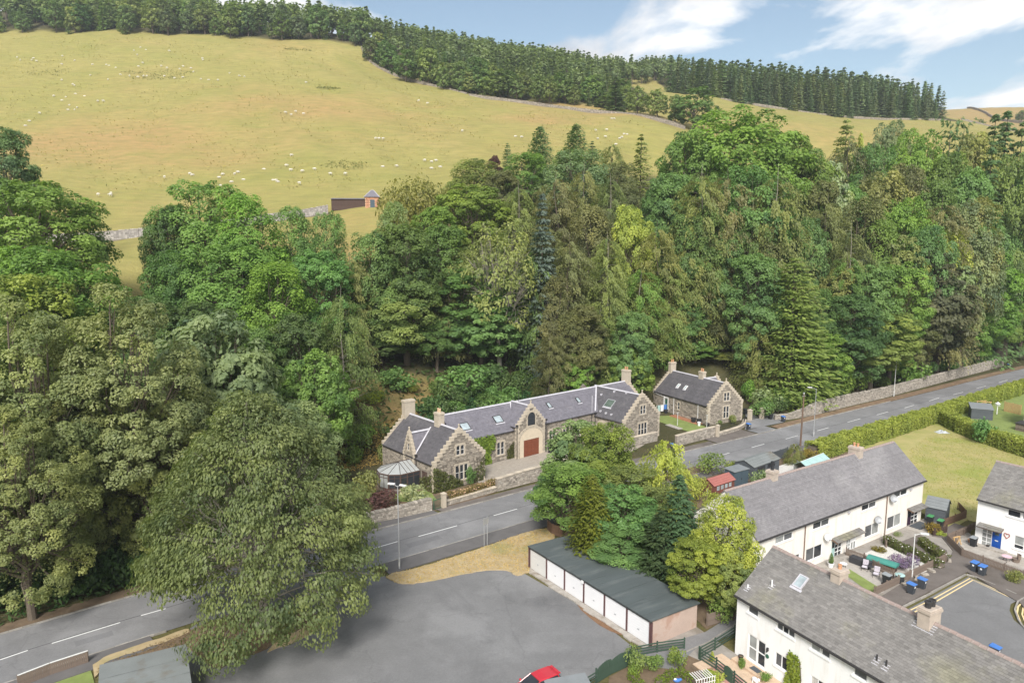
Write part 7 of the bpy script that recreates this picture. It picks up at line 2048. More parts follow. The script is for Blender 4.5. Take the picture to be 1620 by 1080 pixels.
# ------------------------------------------------------------------ sheep
def sheep_mesh():
    rng = np.random.default_rng(4); mb = MB()
    mb.ball((0, 0, .62), (.55, .27, .30), 10, 7, 0, .55)
    mb.ball((.52, 0, .72), (.2, .15, .17), 8, 5, 0, .5); mb.tube((.5, 0, .72), (.82, 0, .52), .13, .075, 7, 1)
    mb.ball((.80, 0, .54), (.13, .085, .085), 8, 5, 1)
    for s_ in (-1, 1):
        mb.add([(.68, s_ * .07, .68), (.70, s_ * .22, .70), (.62, s_ * .2, .64)], [(0, 1, 2), (2, 1, 0)], 1)
        for x in (-.34, .3): mb.tube((x, s_ * .14, .45), (x + .02, s_ * .14, 0), .06, .035, 6, 1)
    mb.ball((-.56, 0, .55), (.06, .05, .14), 6, 4, 0)
    return mb.mesh('sheep', [M['wool'], M['wool']])
SM = sheep_mesh()
SHEEP = {'white sheep of the flock high on the pasture below the upper wood': [(27, 92), (32, 97), (50, 97), (53, 95), (58, 98), (99, 91), (98, 104), (118, 98), (146, 104), (168, 105), (173, 107), (183, 110), (212, 82), (222, 77), (231, 81), (217, 89), (226, 101), (219, 107), (255, 106), (264, 110), (284, 111), (290, 107), (302, 110), (306, 116), (268, 82), (320, 94), (321, 97), (143, 121), (171, 128), (191, 121), (205, 122), (218, 124), (227, 122), (232, 122), (260, 123), (276, 126), (289, 124), (318, 127), (330, 129), (345, 129), (363, 118), (379, 122), (387, 124)],
 'white sheep of the scattered flock left of centre on the pasture': [(98, 129), (115, 135), (118, 138), (85, 155), (98, 161), (104, 156), (120, 151), (134, 155), (155, 163), (164, 163), (110, 170), (108, 177), (118, 177), (122, 172), (63, 181), (47, 194), (40, 201)],
 'white sheep of the small group at the right side of the pasture': [(452, 181), (461, 184), (468, 179), (480, 182), (484, 133), (662, 161), (676, 165)],
 'white sheep of the flock on the low pasture above the stone wall': [(155, 310), (175, 312), (176, 310), (260, 282), (300, 277), (304, 280), (352, 279), (347, 284), (371, 279), (377, 275), (386, 288), (366, 292), (418, 272), (432, 289), (436, 289), (440, 290), (453, 265), (460, 273), (474, 294), (478, 273), (498, 271), (523, 277), (461, 249), (349, 297), (368, 304), (546, 278), (606, 267), (628, 266), (672, 257), (683, 259), (690, 257), (683, 269), (697, 268), (594, 221), (600, 222), (606, 222)],
 'white sheep of the flock below the field corner trees': [(968, 190), (972, 190), (943, 208), (946, 222), (958, 219), (980, 221), (984, 221), (987, 214), (992, 215), (974, 231), (960, 208), (731, 210), (815, 218), (825, 219)]}
for lb, L_ in SHEEP.items():
    for px, py in L_:
        q = hill_point(px, py)
        if q is None: continue
        o = put('sheep', SM, None, (q[0], q[1], terrain(*q)), TR.choice((0, math.pi)) + TR.uniform(-.7, .7), scale=(.88,) * 3)
        tag(o, lb, 'sheep', lb.replace('white sheep of the', 'sheep of the'))
# ================================================================== STREET AND GARDEN FURNITURE
_meshes = {}
def shared(key, fn, mats):
    if key not in _meshes:
        mb = MB(); fn(mb); _meshes[key] = mb.mesh(key.split('#')[0], mats)
    return _meshes[key]
def fence(label, pts, h, kind='picket', m='wood_fence', gap=.13, pw=.085, th=.02, group=None, base=0.0, cap=False, arch=0.0):
    """timber fence: every post, rail and pale is a piece of it; pales stand on the camera side of the rails"""
    t = thing('fence', label, 'fence', (0, 0, 0), 0, group)
    r = random.Random(len(label) + int(pts[0][0] * 10))
    for a, b in zip(pts, pts[1:]):
        a, b = Vector(a), Vector(b); v = b - a; l = v.length; v /= l; an = math.atan2(v.y, v.x)
        Mx = Matrix.Translation((a.x, a.y, base)) @ Matrix.Rotation(an, 4, 'Z')
        np_ = max(1, round(l / 1.9))
        for i in range(np_ + 1):
            mb = MB(); mb.box(-.045, .045, -.0, .09, -.1, h + (.06 if kind != 'board' else .03)); o = child(t, 'post', mb, M[m]); o.matrix_local = Mx @ Matrix.Translation((l * i / np_, .02, 0))
        rails = {'picket': (.22, .78), 'board': (.2, .8), 'rail': (.2, .45, .7, .95), 'slat': ()}[kind]
        for f in rails:
            mb = MB(Mx); hh = .045 if kind != 'rail' else .05; mb.box(0, l, -.02, .018, h * f - hh, h * f + hh); child(t, 'rail', mb, M[m])
        if kind in ('picket', 'board'):
            step = pw + (gap - pw if kind == 'picket' else .008); n = int(l / step)
            for i in range(n):
                x = (i + .5) * l / n; hh = h + r.uniform(-.015, .015)
                k = round(hh + (arch * math.sin(math.pi * ((x / 1.9) % 1)) if arch else 0), 2)
                me = shared('%s#%s%.2f%.3f' % ('pale', m, k, pw), lambda q, k=k: q.add([(-pw / 2, 0, .04), (pw / 2, 0, .04), (pw / 2, th, .04), (-pw / 2, th, .04), (-pw / 2, 0, k - .05), (pw / 2, 0, k - .05), (pw / 2, th, k - .05), (-pw / 2, th, k - .05), (0, 0, k), (0, th, k)], [(3, 2, 1, 0), (0, 1, 5, 8, 4), (2, 3, 7, 9, 6), (1, 2, 6, 5), (3, 0, 4, 7), (4, 8, 9, 7), (8, 5, 6, 9)], 0, .5), M[m])
                o = put('pale', me, t); o.matrix_local = Mx @ Matrix.Translation((x, -.045, 0)) @ Matrix.Rotation(r.uniform(-.012, .012), 4, 'Y')
        if kind == 'slat':
            n = max(3, int(h / .19))
            for i in range(n):
                mb = MB(Mx); mb.box(0, l, -.045, -.02, i * h / n + .02, (i + 1) * h / n - .02 + r.uniform(-.01, .01)); child(t, 'slat', mb, M[m])
        if cap:
            mb = MB(Mx); mb.box(-.02, l + .02, -.06, .05, h + .001, h + .04); child(t, 'cap_rail', mb, M[cap if isinstance(cap, str) else m])
    return t
PG = lambda *pp: [G(*p) for p in pp]
fence('brown close picket fence with low stone edging along the cul-de-sac pavement', PG((1384, 941), (1440, 914), (1496, 887)), .85, 'board', pw=.11)
fence('brown picket fence behind the white garden chairs', PG((1338, 878), (1366, 888), (1412, 915)), .85, 'picket')
fence('short picket fence left of the low flowering hedge', PG((1398, 853), (1401, 866)), .8, 'picket')
fence('small picket fence in front of the orange and green shrub', PG((1466, 838), (1478, 848), (1498, 842)), .9, 'picket', m='wood_dark')
fence('dark boarded fence below the grey garden shed', PG((1494, 832), (1528, 819), (1516, 806)), .95, 'board', m='wood_brown', pw=.12)
fence('weathered picket fence round the front garden of the white house with the blue door', PG((1544, 836), (1524, 846), (1498, 857), (1521, 880), (1588, 905), (1650, 927)), .9, 'picket', pw=.10)
fence('brown picket fence behind the near roof by the last blue bin', PG((1522, 1036), (1560, 1052), (1594, 1068)), 1.0, 'picket', m='wood_brown')
fence('brown picket fence right of the chimney with two dark pots', PG((1606, 1074), (1650, 1096)), 1.0, 'picket', m='wood_brown')
fence('brown boarded fence between the garages and the near terrace', PG((1119, 990), (1140, 984), (1167, 973)), 1.15, 'board', m='wood_fence', pw=.12)
fence('brown boarded fence at the end of the dry verge by the road', PG((866, 838), (874, 846), (889, 850)), 1.3, 'board', m='wood_brown', pw=.12)
fence('grey boarded fence with pale capping at the bottom left', PG((30, 1088), (80, 1068), (140, 1048)), 1.0, 'board', m='wood_fence', cap='paint_white', pw=.11)
fence('green rail fence below the shrubs by the lane', PG((1000, 1040), (1040, 1032), (1083, 1026)), .9, 'rail', m='fence_green')
fence('green arched picket fence between the car park and the corner garden', PG((944, 1080), (966, 1066), (990, 1055), (1003, 1046)), 1.15, 'board', m='fence_green', pw=.10, arch=.25)
fence('green rail fence at the bottom edge of the car park', PG((926, 1092), (944, 1081)), 1.0, 'rail', m='fence_green')
fence('dark green rail fence along the lane side of the patio', PG((1107, 1042), (1132, 1028), (1163, 1008)), 1.0, 'rail', m='fence_green')
fence('dark green rail fence in front of the patio', PG((1107, 1044), (1132, 1060), (1160, 1082), (1186, 1104)), 1.0, 'rail', m='fence_green')
fence('dark grey boarded fence along the road behind the summerhouse', PG((1176, 745), (1210, 734), (1246, 722)), 1.5, 'board', m='shed_grey', pw=.2)
fence('new timber slat fence in the end garden beyond the hedge', PG((1588, 650), (1614, 656)), 1.9, 'slat', m='wood_new')
# --- lamps and poles
def street_lamp(label, base, h, heads, m='metal_grey', lean=0.0, arm=1.1, bh=1.1):
    """heads: list of plan angles (radians) of the arms"""
    t = thing('street_lamp', label, 'street lamp', base)
    mb = MB(); mb.tube((0, 0, -.2), (0, 0, bh), .10, .095, 10); mb.tube((0, 0, bh), (0, 0, bh + .06), .095, .06, 10); mb.tube((0, 0, bh + .06), (0, 0, h), .058, .04, 8); child(t, 'column', mb, M[m])
    mb = MB(); mb.box(-.05, .05, -.108, -.09, .35, .8); child(t, 'door', mb, M['metal_pale'])
    for a in heads:
        c, s = math.cos(a), math.sin(a)
        mb = MB(); mb.path([(0, 0, h - .1), (c * .25, s * .25, h + .02), (c * arm, s * arm, h + .12)], .03, 6); A = child(t, 'bracket_arm', mb, M[m])
        mb = MB(Matrix.Translation((c * (arm + .3), s * (arm + .3), h + .12)) @ Matrix.Rotation(a, 4, 'Z')); mb.cbox(-.36, .36, -.14, .14, -.03, .10, .04); L_ = child(t, 'lantern', mb, M['metal_pale'])
        mb = MB(Matrix.Translation((c * (arm + .3), s * (arm + .3), h + .12)) @ Matrix.Rotation(a, 4, 'Z')); mb.lathe([(.16, -.031), (.13, -.09), (0, -.11)], (.05, 0, 0), 8); child(L_, 'lens', mb, M['glass_sky'])
    return t
street_lamp('tall grey lamp post with two lanterns beside the dry verge', G(632, 900), 8.6, (RAD(165), RAD(-30)), arm=.35)
street_lamp('grey lamp post beside the telegraph pole', G(1287, 690), 8.1, (RAD(150),), arm=.7)
street_lamp('grey lamp post rising behind the estate wall', G(1414, 627), 10.6, (RAD(-20),), m='metal_pale', arm=.9)
street_lamp('short white lamp post in the terrace garden', G(1442, 913), 4.4, (RAD(-20),), m='metal_pale', arm=.5, bh=.5)
t = thing('telegraph_pole', 'brown wooden telegraph pole at the hedge end by the road', 'telegraph pole', G(1266, 706))
mb = MB(); mb.tube((0, 0, -.3), (.12, 0, 8.6), .15, .10, 10); child(t, 'shaft', mb, M['pole_wood'])
mb = MB(); mb.tube((.12, 0, 8.5), (.12, 0, 8.75), .14, .10, 8); mb.box(-.10, .34, -.05, .05, 8.15, 8.25); child(t, 'cap', mb, M['metal_grey'])
t = thing('road_sign', 'road sign on two grey posts seen from the back at the verge', 'road sign', G(766, 864), RAD(50))
for x in (0, .5):
    mb = MB(); mb.tube((x, 0, -.1), (x, 0, 3.2), .038, .038, 8); child(t, 'post', mb, M['metal_grey'])
mb = MB(); mb.box(-.22, .75, -.045, -.04, 2.45, 3.15); P_ = child(t, 'panel', mb, M['metal_grey'])
for z in (2.6, 2.98):
    mb = MB(); mb.box(-.2, .73, -.04, .0, z - .02, z + .02); child(P_, 'rail', mb, M['metal_pale'])
# --- wheelie bins
def make_bin(name, label, lid, body, loc, rz, group='wheelie bins', sticker=True):
    t = thing('wheelie_bin', label, 'wheelie bin', loc, rz, group)
    mb = MB(); b = [(-.22, -.25), (.22, -.25), (.22, .22), (-.22, .22)]; tp = [(-.29, -.33), (.29, -.33), (.29, .33), (-.29, .33)]
    mb.add([(x, y, .08) for x, y in b] + [(x, y, .98) for x, y in tp], [(3, 2, 1, 0), (0, 1, 5, 4), (1, 2, 6, 5), (2, 3, 7, 6), (3, 0, 4, 7), (4, 5, 6, 7)])
    mb.box(-.31, .31, -.36, .35, .93, .99); child(t, 'body', mb, M[body])
    mb = MB(); mb.add([(-.31, -.39, .992), (.31, -.39, .992), (.31, .36, .992), (-.31, .36, .992), (-.29, -.36, 1.03), (.29, -.36, 1.03), (.28, .33, 1.10), (-.28, .33, 1.10)], [(0, 1, 5, 4), (1, 2, 6, 5), (2, 3, 7, 6), (3, 0, 4, 7), (4, 5, 6, 7)])
    l_ = child(t, 'lid', mb, M[lid]); mb = MB(); mb.tube((-.2, .40, 1.02), (.2, .40, 1.02), .02, .02, 6); mb.box(-.2, -.16, .33, .40, 1.0, 1.03); mb.box(.16, .2, .33, .40, 1.0, 1.03); child(l_, 'handle', mb, M[body])
    for x in (-.26, .26):
        mb = MB(); mb.tube((x - .025, .24, .1), (x + .025, .24, .1), .10, .10, 12); child(t, 'wheel', mb, M['rubber'])
    if sticker:
        mb = MB(); mb.quad((-.09, -.318, .66), (.09, -.318, .66), (.09, -.3305, .84), (-.09, -.3305, .84)); child(t, 'sticker', mb, M['plastic_white'])
    return t
B0 = RAD(34)
make_bin('', 'blue lidded wheelie bin in front of the white garden lamp post', 'bin_blue', 'bin_body', G(1441, 939), B0)
for loc, rz, lb in ((G(1458, 931), B0, 'blue lidded wheelie bin right of the garden lamp post by the pavement fence'), (G(1541, 904), RAD(-58), 'blue lidded wheelie bin, left of the pair at the picket fence of the blue-door house'), (G(1553.5, 910), RAD(-58), 'blue lidded wheelie bin, right of the pair at the picket fence of the blue-door house'),
                    (G(1394, 1012), B0, 'blue lidded wheelie bin peeping over the near roof ridge'), (G(1573, 1041), B0, 'blue lidded wheelie bin standing in the cul-de-sac behind the near roof'), (G(1184, 679), RAD(20), 'blue lidded wheelie bin by the lodge railings'), (G(1239, 667), RAD(20), 'blue lidded wheelie bin right of the lodge gates'),
                    (G(1596, 582), RAD(20), 'blue lidded wheelie bin far off at the road bend'), (G(1064, 712), RAD(20), 'blue lidded wheelie bin between the stone house and the lodge wall')):
    make_bin('', lb, 'bin_blue', 'bin_body', loc, rz)
for loc, rz, lb, lid in ((G(1402, 924), B0, 'black wheelie bin beside the white garden chairs', 'bin_grey'), (G(1471, 829), RAD(-50), 'green lidded wheelie bin against the grey garden shed, left of two', 'bin_green'), (G(1487, 836), RAD(-50), 'green lidded wheelie bin against the grey garden shed, right of two', 'bin_green'), (G(1539.5, 864), RAD(-56), 'dark wheelie bin at the corner of the blue-door house', 'bin_grey'),
                         (G(1171, 660), RAD(20), 'black wheelie bin by the lodge corner, left of two', 'bin_black'), (G(1179, 655), RAD(20), 'black wheelie bin by the lodge corner, right of two', 'bin_black'), (G(1219, 663), RAD(20), 'black wheelie bin beside the gate under the shrub', 'bin_black'), (G(871, 716), CHA, 'black wheelie bin right of the red brown garage door', 'bin_black')):
    make_bin('', lb, lid, 'bin_black', loc, rz, sticker=False)
# --- red car, half out of the picture
def car():
    a, b = G(823, 1070, 1.35), G(861, 1055, 1.35)
    hd = math.atan2(a[1] - b[1], a[0] - b[0])
    c = G(848, 1071, 1.4)
    t = thing('parked_car', 'red hatchback parked at the bottom edge of the car park', 'car', c, hd)
    W2 = .86
    def loft(mb, secs, m=0):
        """secs: list of (x, [(y,z)...]) rings"""
        n = len(secs[0][1]); p = [(x, y, z) for x, r in secs for y, z in r]
        f = [(i * n + j, i * n + (j + 1) % n, (i + 1) * n + (j + 1) % n, (i + 1) * n + j) for i in range(len(secs) - 1) for j in range(n)]
        f += [tuple(range(n - 1, -1, -1)), tuple(range((len(secs) - 1) * n, len(secs) * n))]
        mb.add(p, f, m)
    def ring(w, z0, z1, ws): return [(-w, z0), (w, z0), (w, (z0 + z1) / 2), (ws, z1), (-ws, z1), (-w, (z0 + z1) / 2)]
    mb = MB(); loft(mb, [(-1.98, ring(.70, .35, .80, .66)), (-1.88, ring(.82, .24, .92, .76)), (-1.2, ring(W2, .2, .95, .80)), (.6, ring(W2, .2, .95, .80)), (1.1, ring(W2, .2, .93, .78)), (1.75, ring(.82, .24, .80, .72)), (1.98, ring(.66, .32, .62, .6))])
    body = child(t, 'body', mb, M['car_red'], smooth=False)
    mb = MB(); loft(mb, [(-1.78, [(-.70, .96), (.70, .96), (.60, 1.20), (-.60, 1.20)]), (-1.45, [(-.74, .96), (.74, .96), (.58, 1.43), (-.58, 1.43)]), (.05, [(-.76, .96), (.76, .96), (.58, 1.44), (-.58, 1.44)]), (.95, [(-.72, .95), (.72, .95), (.66, .98), (-.66, .98)])])
    child(t, 'glasshouse', mb, M['glass'])
    mb = MB(); loft(mb, [(-1.62, [(-.56, 1.40), (.56, 1.40), (.52, 1.46), (-.52, 1.46)]), (-1.4, [(-.60, 1.42), (.60, 1.42), (.56, 1.50), (-.56, 1.50)]), (-.6, [(-.61, 1.43), (.61, 1.43), (.56, 1.52), (-.56, 1.52)]), (.08, [(-.59, 1.42), (.59, 1.42), (.54, 1.48), (-.54, 1.48)])])
    rf = child(t, 'roof', mb, M['car_red'])
    mb = MB(); mb.box(-1.78, -1.60, -.54, .54, 1.42, 1.47); child(rf, 'spoiler', mb, M['car_red'])
    for s in (-1, 1):
        mb = MB()
        for p, q in (((-1.72, s * .715, .96), (-1.48, s * .60, 1.43)), ((-.72, s * .765, .96), (-.68, s * .60, 1.44)), ((.90, s * .73, .96), (.05, s * .59, 1.44))): mb.tube(p, q, .045, .04, 5)
        child(t, 'pillar', mb, M['car_red'])
        for x in (-1.25, 1.22):
            mb = MB(); mb.tube((x, s * .70, .31), (x, s * .88, .31), .31, .31, 18); w_ = child(t, 'wheel', mb, M['rubber'])
            mb = MB(); mb.tube((x, s * .881, .31), (x, s * .89, .31), .19, .17, 12); child(w_, 'rim', mb, M['metal_grey'])
        mb = MB(); mb.ball((.72, s * .93, 1.0), (.09, .12, .08), 8, 5); child(t, 'mirror', mb, M['car_red'])
        mb = MB(); mb.ball((1.84, s * .62, .66), (.14, .15, .09), 8, 5); child(t, 'headlight', mb, M['glass_sky'])
        mb = MB(); mb.box(-1.95, -1.86, s * .66 - .08, s * .66 + .08, .66, .95); child(t, 'tail_light', mb, M['shed_roof_red'])
    mb = MB(); mb.tube((-1.3, 0, 1.5), (-1.55, 0, 1.75), .008); child(rf, 'aerial', mb, M['rubber'])
car()
def shed(label, o, ang, L_, D_, h, hr, wallm, roofm, windows=0, doors=False, plank=True, mono=False, name='garden_shed', cat='shed', winm='glass_sky', base=0.0):
    """gabled shed, ridge along local x; front wall at y=0; plank cladding piece by piece"""
    t = thing(name, label, cat, (o[0], o[1], base), ang)
    mb = MB(); mb.box(.02, L_ - .02, .02, D_ - .02, 0, h)
    if not mono:
        for x in (.02, L_ - .02): mb.poly([(x, .02, h), (x, D_ - .02, h), (x, D_ / 2, hr - .03)])
    child(t, 'wall', mb, M[wallm])
    wx = [(L_ * .12 + i * L_ * .78 / windows, L_ * .12 + (i + .82) * L_ * .78 / windows) for i in range(windows)] if windows else []
    n = int(h / .16)
    for i in range(n):
        z0, z1 = i * h / n + .006, (i + 1) * h / n - .004
        for (Mx, w, wn) in ((I4, L_, wx), (W(L_, 0, math.pi / 2), D_, []), (W(0, D_, -math.pi / 2), D_, [])):
            cuts = [0] + [q for a in wn if h * .50 < (z0 + z1) / 2 < h * .9 for q in a] + [w]
            for a, b in zip(cuts[::2], cuts[1::2]):
                mb = MB(Mx); mb.box(a, b, -.02, .018, z0, z1, 0, random.Random(i * 7 + int(w * 10)).random()); child(t, 'plank', mb, M[wallm])
    for a, b in wx:
        mb = MB(); mb.box(a, b, -.03, -.0, h * .50, h * .54); mb.box(a, b, -.03, .0, h * .86, h * .9); mb.box(a, a + .05, -.03, .0, h * .54, h * .86); mb.box(b - .05, b, -.03, .0, h * .54, h * .86); f_ = child(t, 'window', mb, M[wallm])
        mb = MB(); mb.box(a + .05, b - .05, -.012, .012, h * .54, h * .86); child(f_, 'pane', mb, M[winm])
    if doors:
        for k in (0, 1):
            mb = MB(); a = L_ * .2 + k * L_ * .31; mb.box(a, a + L_ * .3, -.045, -.021, .06, h * .93); d_ = child(t, 'door', mb, M[wallm])
            mb = MB(); mb.box(a + (.02 if k else L_ * .3 - .06), a + (.06 if k else L_ * .3 - .02), -.07, -.046, h * .45, h * .55); child(d_, 'handle', mb, M['iron'])
    e = .14
    if mono:
        mb = MB(); mb.extr([(-e, -e, h + .02), (-e, D_ + e, hr), (-e, D_ + e, hr + .06), (-e, -e, h + .08)], (L_ + 2 * e, 0, 0)); child(t, 'roof', mb, M[roofm])
    else:
        k = (hr - h) / (D_ / 2)
        for s, nm in ((0, 'roof'), (1, 'roof')):
            mb = MB()
            p = [(-e, -e, h - e * k), (-e, D_ / 2, hr), (-e, D_ / 2, hr + .05), (-e, -e, h - e * k + .05)] if s == 0 else [(-e, D_ / 2 + .001, hr), (-e, D_ + e, h - e * k), (-e, D_ + e, h - e * k + .05), (-e, D_ / 2 + .001, hr + .05)]
            mb.extr(p, (L_ + 2 * e, 0, 0)); o_ = child(t, 'roof_slope', mb, M[roofm])
            fl = MB()
            for i in range(1, 4):
                f = i / 4; a_, b_ = (Vector(p[3]), Vector(p[2])); q = a_.lerp(b_, f); fl.box(q.x, q.x + L_ + 2 * e, q.y - .05, q.y + .05, q.z - .02, q.z + .012)
            child(o_, 'felt_lap', fl, M[roofm])
    return t
def ang_of(a, b): return math.atan2(b[1] - a[1], b[0] - a[0])
a, b = G(1129, 789), G(1161, 778)
shed('small dark red garden shed with red felt roof and four pale windows', a, ang_of(a, b), math.dist(a, b), 2.0, 1.75, 2.35, 'shed_red', 'shed_roof_red', windows=4)
a, b = G(1161, 772), G(1183, 766)
shed('narrow blue-grey garden shed with double doors beside the red shed', a, ang_of(a, b), math.dist(a, b), 1.6, 2.15, 2.3, 'shed_blue', 'shed_roof_grey', doors=True, mono=True)
a, b = G(1192, 760), G(1232, 745)
shed('low dark summerhouse with wide grey felt roof behind the terrace', a, ang_of(a, b), math.dist(a, b), 3.0, 1.9, 2.5, 'shed_grey', 'felt_pale', windows=2, winm='glass')
a, b = G(1463, 822), G(1494, 829)
shed('dark grey garden shed with pale grey felt roof at the end of the terrace', a, ang_of(a, b), math.dist(a, b), 2.6, 1.75, 2.6, 'shed_grey', 'shed_roof_grey')
a, b = G(1536, 662), G(1570, 665)
shed('grey roofed shed in the end garden behind the cross hedge', a, ang_of(a, b), math.dist(a, b), 3.2, 1.9, 2.4, 'shed_grey', 'shed_roof_grey', mono=True)
a, b = G(880, 1136), G(942, 1124)
shed('pale grey roofed shed at the bottom edge beside the red car', a, ang_of(a, b), math.dist(a, b), 2.2, 1.0, 1.35, 'shed_grey', 'shed_roof_grey', mono=True)
a, b = G(1606, 680), G(1640, 688)
shed('small dark roofed box at the right edge beyond the hedge', a, ang_of(a, b), 2.5, 1.5, 1.2, 1.5, 'wood_fence', 'gutter', mono=True)
# greenhouse with turquoise glazing behind the terrace
a, b = G(1276, 757), G(1312, 742)
t = thing('greenhouse', 'small greenhouse with pale turquoise roof behind the long terrace', 'greenhouse', a, ang_of(a, b)); L_ = math.dist(a, b)
for y in (0, 2.0):
    for i in range(5):
        mb = MB(); x = L_ * i / 4; mb.box(x - .03, x + .03, y - .03, y + .03, 0, 1.5); child(t, 'glazing_post', mb, M['metal_pale'])
    for i in range(4):
        mb = MB(); mb.box(L_ * i / 4 + .03, L_ * (i + 1) / 4 - .03, y - .01, y + .01, .1, 1.5); child(t, 'pane', mb, M['glass_pale'])
for i in range(4):
    for s in (0, 1):
        mb = MB(); x0, x1 = L_ * i / 4 + .02, L_ * (i + 1) / 4 - .02
        mb.extr([(x0, -.1, 1.5), (x0, 1.0, 2.15), (x0, 1.0, 2.17), (x0, -.1, 1.52)] if s == 0 else [(x0, 1.01, 2.15), (x0, 2.1, 1.5), (x0, 2.1, 1.52), (x0, 1.01, 2.17)], (x1 - x0, 0, 0)); child(t, 'roof_pane', mb, M['turq'])
mb = MB(); mb.tube((-.05, 1.0, 2.18), (L_ + .05, 1.0, 2.18), .04); child(t, 'ridge', mb, M['metal_pale'])
# --- iron gates and railings
def iron_gate(label, a, b, h, n, m='iron', arch=.15):
    t = thing('iron_gate', label, 'gate', a, ang_of(a, b)); L_ = math.dist(a, b)
    mb = MB(); mb.box(0, .06, -.03, .03, .05, h); mb.box(L_ - .06, L_, -.03, .03, .05, h); mb.box(.06, L_ - .06, -.02, .02, .1, .15); mb.box(.06, L_ - .06, -.02, .02, h * .8, h * .84); child(t, 'gate_frame', mb, M[m])
    for i in range(n):
        x = .06 + (L_ - .12) * (i + .5) / n
        mb = MB(); mb.tube((x, 0, .15), (x, 0, h + arch * math.sin(math.pi * (i + .5) / n)), .014, .014, 5); mb.tube((x, 0, h + arch * math.sin(math.pi * (i + .5) / n)), (x, 0, h + .1 + arch * math.sin(math.pi * (i + .5) / n)), .03, .002, 5); child(t, 'bar', mb, M[m])
    return t
iron_gate('dark green iron garden gate between the rubble walls', G(686, 807), G(702, 802), 1.5, 8, 'green_paint')
iron_gate('black iron gate of the lodge drive', G(1187, 664), G(1204, 661), 1.5, 12)
iron_gate('black iron side gate right of the lodge drive', G(1206, 662), G(1216, 661), 1.5, 7)
t = thing('iron_railing', 'black iron railings on the low curved lodge wall', 'railings', (0, 0, 0))
R_ = resample(PG((1138, 688), (1155, 683), (1170, 678), (1177, 674), (1179, 668)), .22)
for p in R_:
    mb = MB(); mb.tube((p[0], p[1], .6), (p[0], p[1], 1.55), .014, .014, 5); mb.tube((p[0], p[1], 1.55), (p[0], p[1], 1.66), .028, .003, 5); child(t, 'bar', mb, M['iron'])
mb = MB(); mb.path([(*p, 1.42) for p in R_], .018, 5); mb.path([(*p, .72) for p in R_], .018, 5); child(t, 'rail', mb, M['iron'])
pier('stone gate pier left of the lodge drive', G(1186, 665), .6, 1.9)
pier('stone gate pier right of the lodge drive', G(1205, 662), .6, 1.9)
# --- ground pieces: drive, garden lawns, paths
mk('concrete_ground', (0.30, 0.275, 0.245), 0.95, 0.15, 1.2, 0.3, 10, stain=((0.20, 0.175, 0.14), .5, .52, .7), world=True)
sheet('gravel_drive', [hs(-.2, 5.0), hs(9.4, 5.0), hs(9.4, 4.15), hs(15.1, 4.15), hs(15.1, 5.0), hs(27, 5.0), hs(27, -1.2), hs(30, -3.2)] + PG((985, 722), (930, 740), (880, 753), (830, 766), (789, 777), (770, 772)), .02, M['drive_gravel'])
sheet('lawn', [hs(-14, 1), hs(-11.4, -2.0), hs(-9.5, -2.5), hs(-8.6, 0), hs(-8.6, 1.8), hs(-10.5, 1.6), hs(-13.3, 3.4)], .03, M['green_lawn'])
sheet('garden', [hs(-22, -3), hs(-8, -6), hs(0, -4.5), hs(-.1, -.3), hs(-8.4, -.3), hs(-8.4, 13), hs(-22, 13)], .01, M['soil'])
sheet('lawn', [hs(-22, 5), hs(-14, 4.5), hs(-13, 8), hs(-9, 8), hs(-9, 13.4), hs(-22, 13.4)], .02, mat('rough_grass', (.20, .20, .06), .95, .3, .8, .4, 12, col2=(.32, .26, .11), world=True))
sheet('lawn', [(LGO[0] + x * math.cos(LGA) - y * math.sin(LGA), LGO[1] + x * math.sin(LGA) + y * math.cos(LGA)) for x, y in ((-6, -4), (-1.0, -4), (-1.0, 12), (-6, 12))], .02, M['green_lawn'])
sheet('drive', [G(*q) for q in ((1178, 680), (1240, 668), (1228, 655), (1214, 640), (1222, 622), (1212, 606), (1190, 600), (1176, 612), (1172, 640), (1182, 662))], .03, M['asphalt'])
sheet('path', PG((1000, 1052), (1003, 1046), (990, 1056), (964, 1070), (960, 1100), (1060, 1100), (1030, 1062)), .015, M['soil'])
dk = thing('decking', 'orange-brown timber decking along the lodge wall', 'decking', (LGO[0], LGO[1], 0), LGA)
for i in range(9):
    mb = MB(); mb.box(-1.5 + i * .155, -1.5 + i * .155 + .14, 1.2, 8.5, .02, .14, 0, random.Random(i).random()); child(dk, 'plank', mb, M['decking'])
def lodge_pt(x, y): return (LGO[0] + x * math.cos(LGA) - y * math.sin(LGA), LGO[1] + x * math.sin(LGA) + y * math.cos(LGA))
def pot(label, loc, r, h, m, name='plant_pot', cat='pot', base=0.0, soil=True):
    t = thing(name, label, cat, (loc[0], loc[1], base))
    mb = MB(); mb.lathe([(r * .7, 0), (r * .95, h * .85), (r * 1.05, h * .86), (r * 1.05, h), (r * .9, h), (r * .86, h * .8)], (0, 0, 0), 14); child(t, 'body', mb, M[m])
    if soil:
        mb = MB(); mb.lathe([(r * .87, h * .82), (0, h * .84)], (0, 0, 0), 14); child(t, 'soil', mb, M['soil'])
    return t
pot('black barrel planter on the lodge decking, left of two', lodge_pt(-1.0, 2.6), .45, .9, 'bin_black'); pot('black barrel planter on the lodge decking, right of two', lodge_pt(-.7, 1.5), .45, .9, 'bin_black'); pot('white garden pot on the lodge decking', lodge_pt(-1.6, .5), .3, .7, 'plastic_white')
pot('dark tub by the lodge corner', lodge_pt(-.6, -.6), .35, .6, 'bin_black'); pot('black pot with a small green plant beside the lodge back door', lodge_pt(-.9, 10.2), .4, .8, 'bin_black')
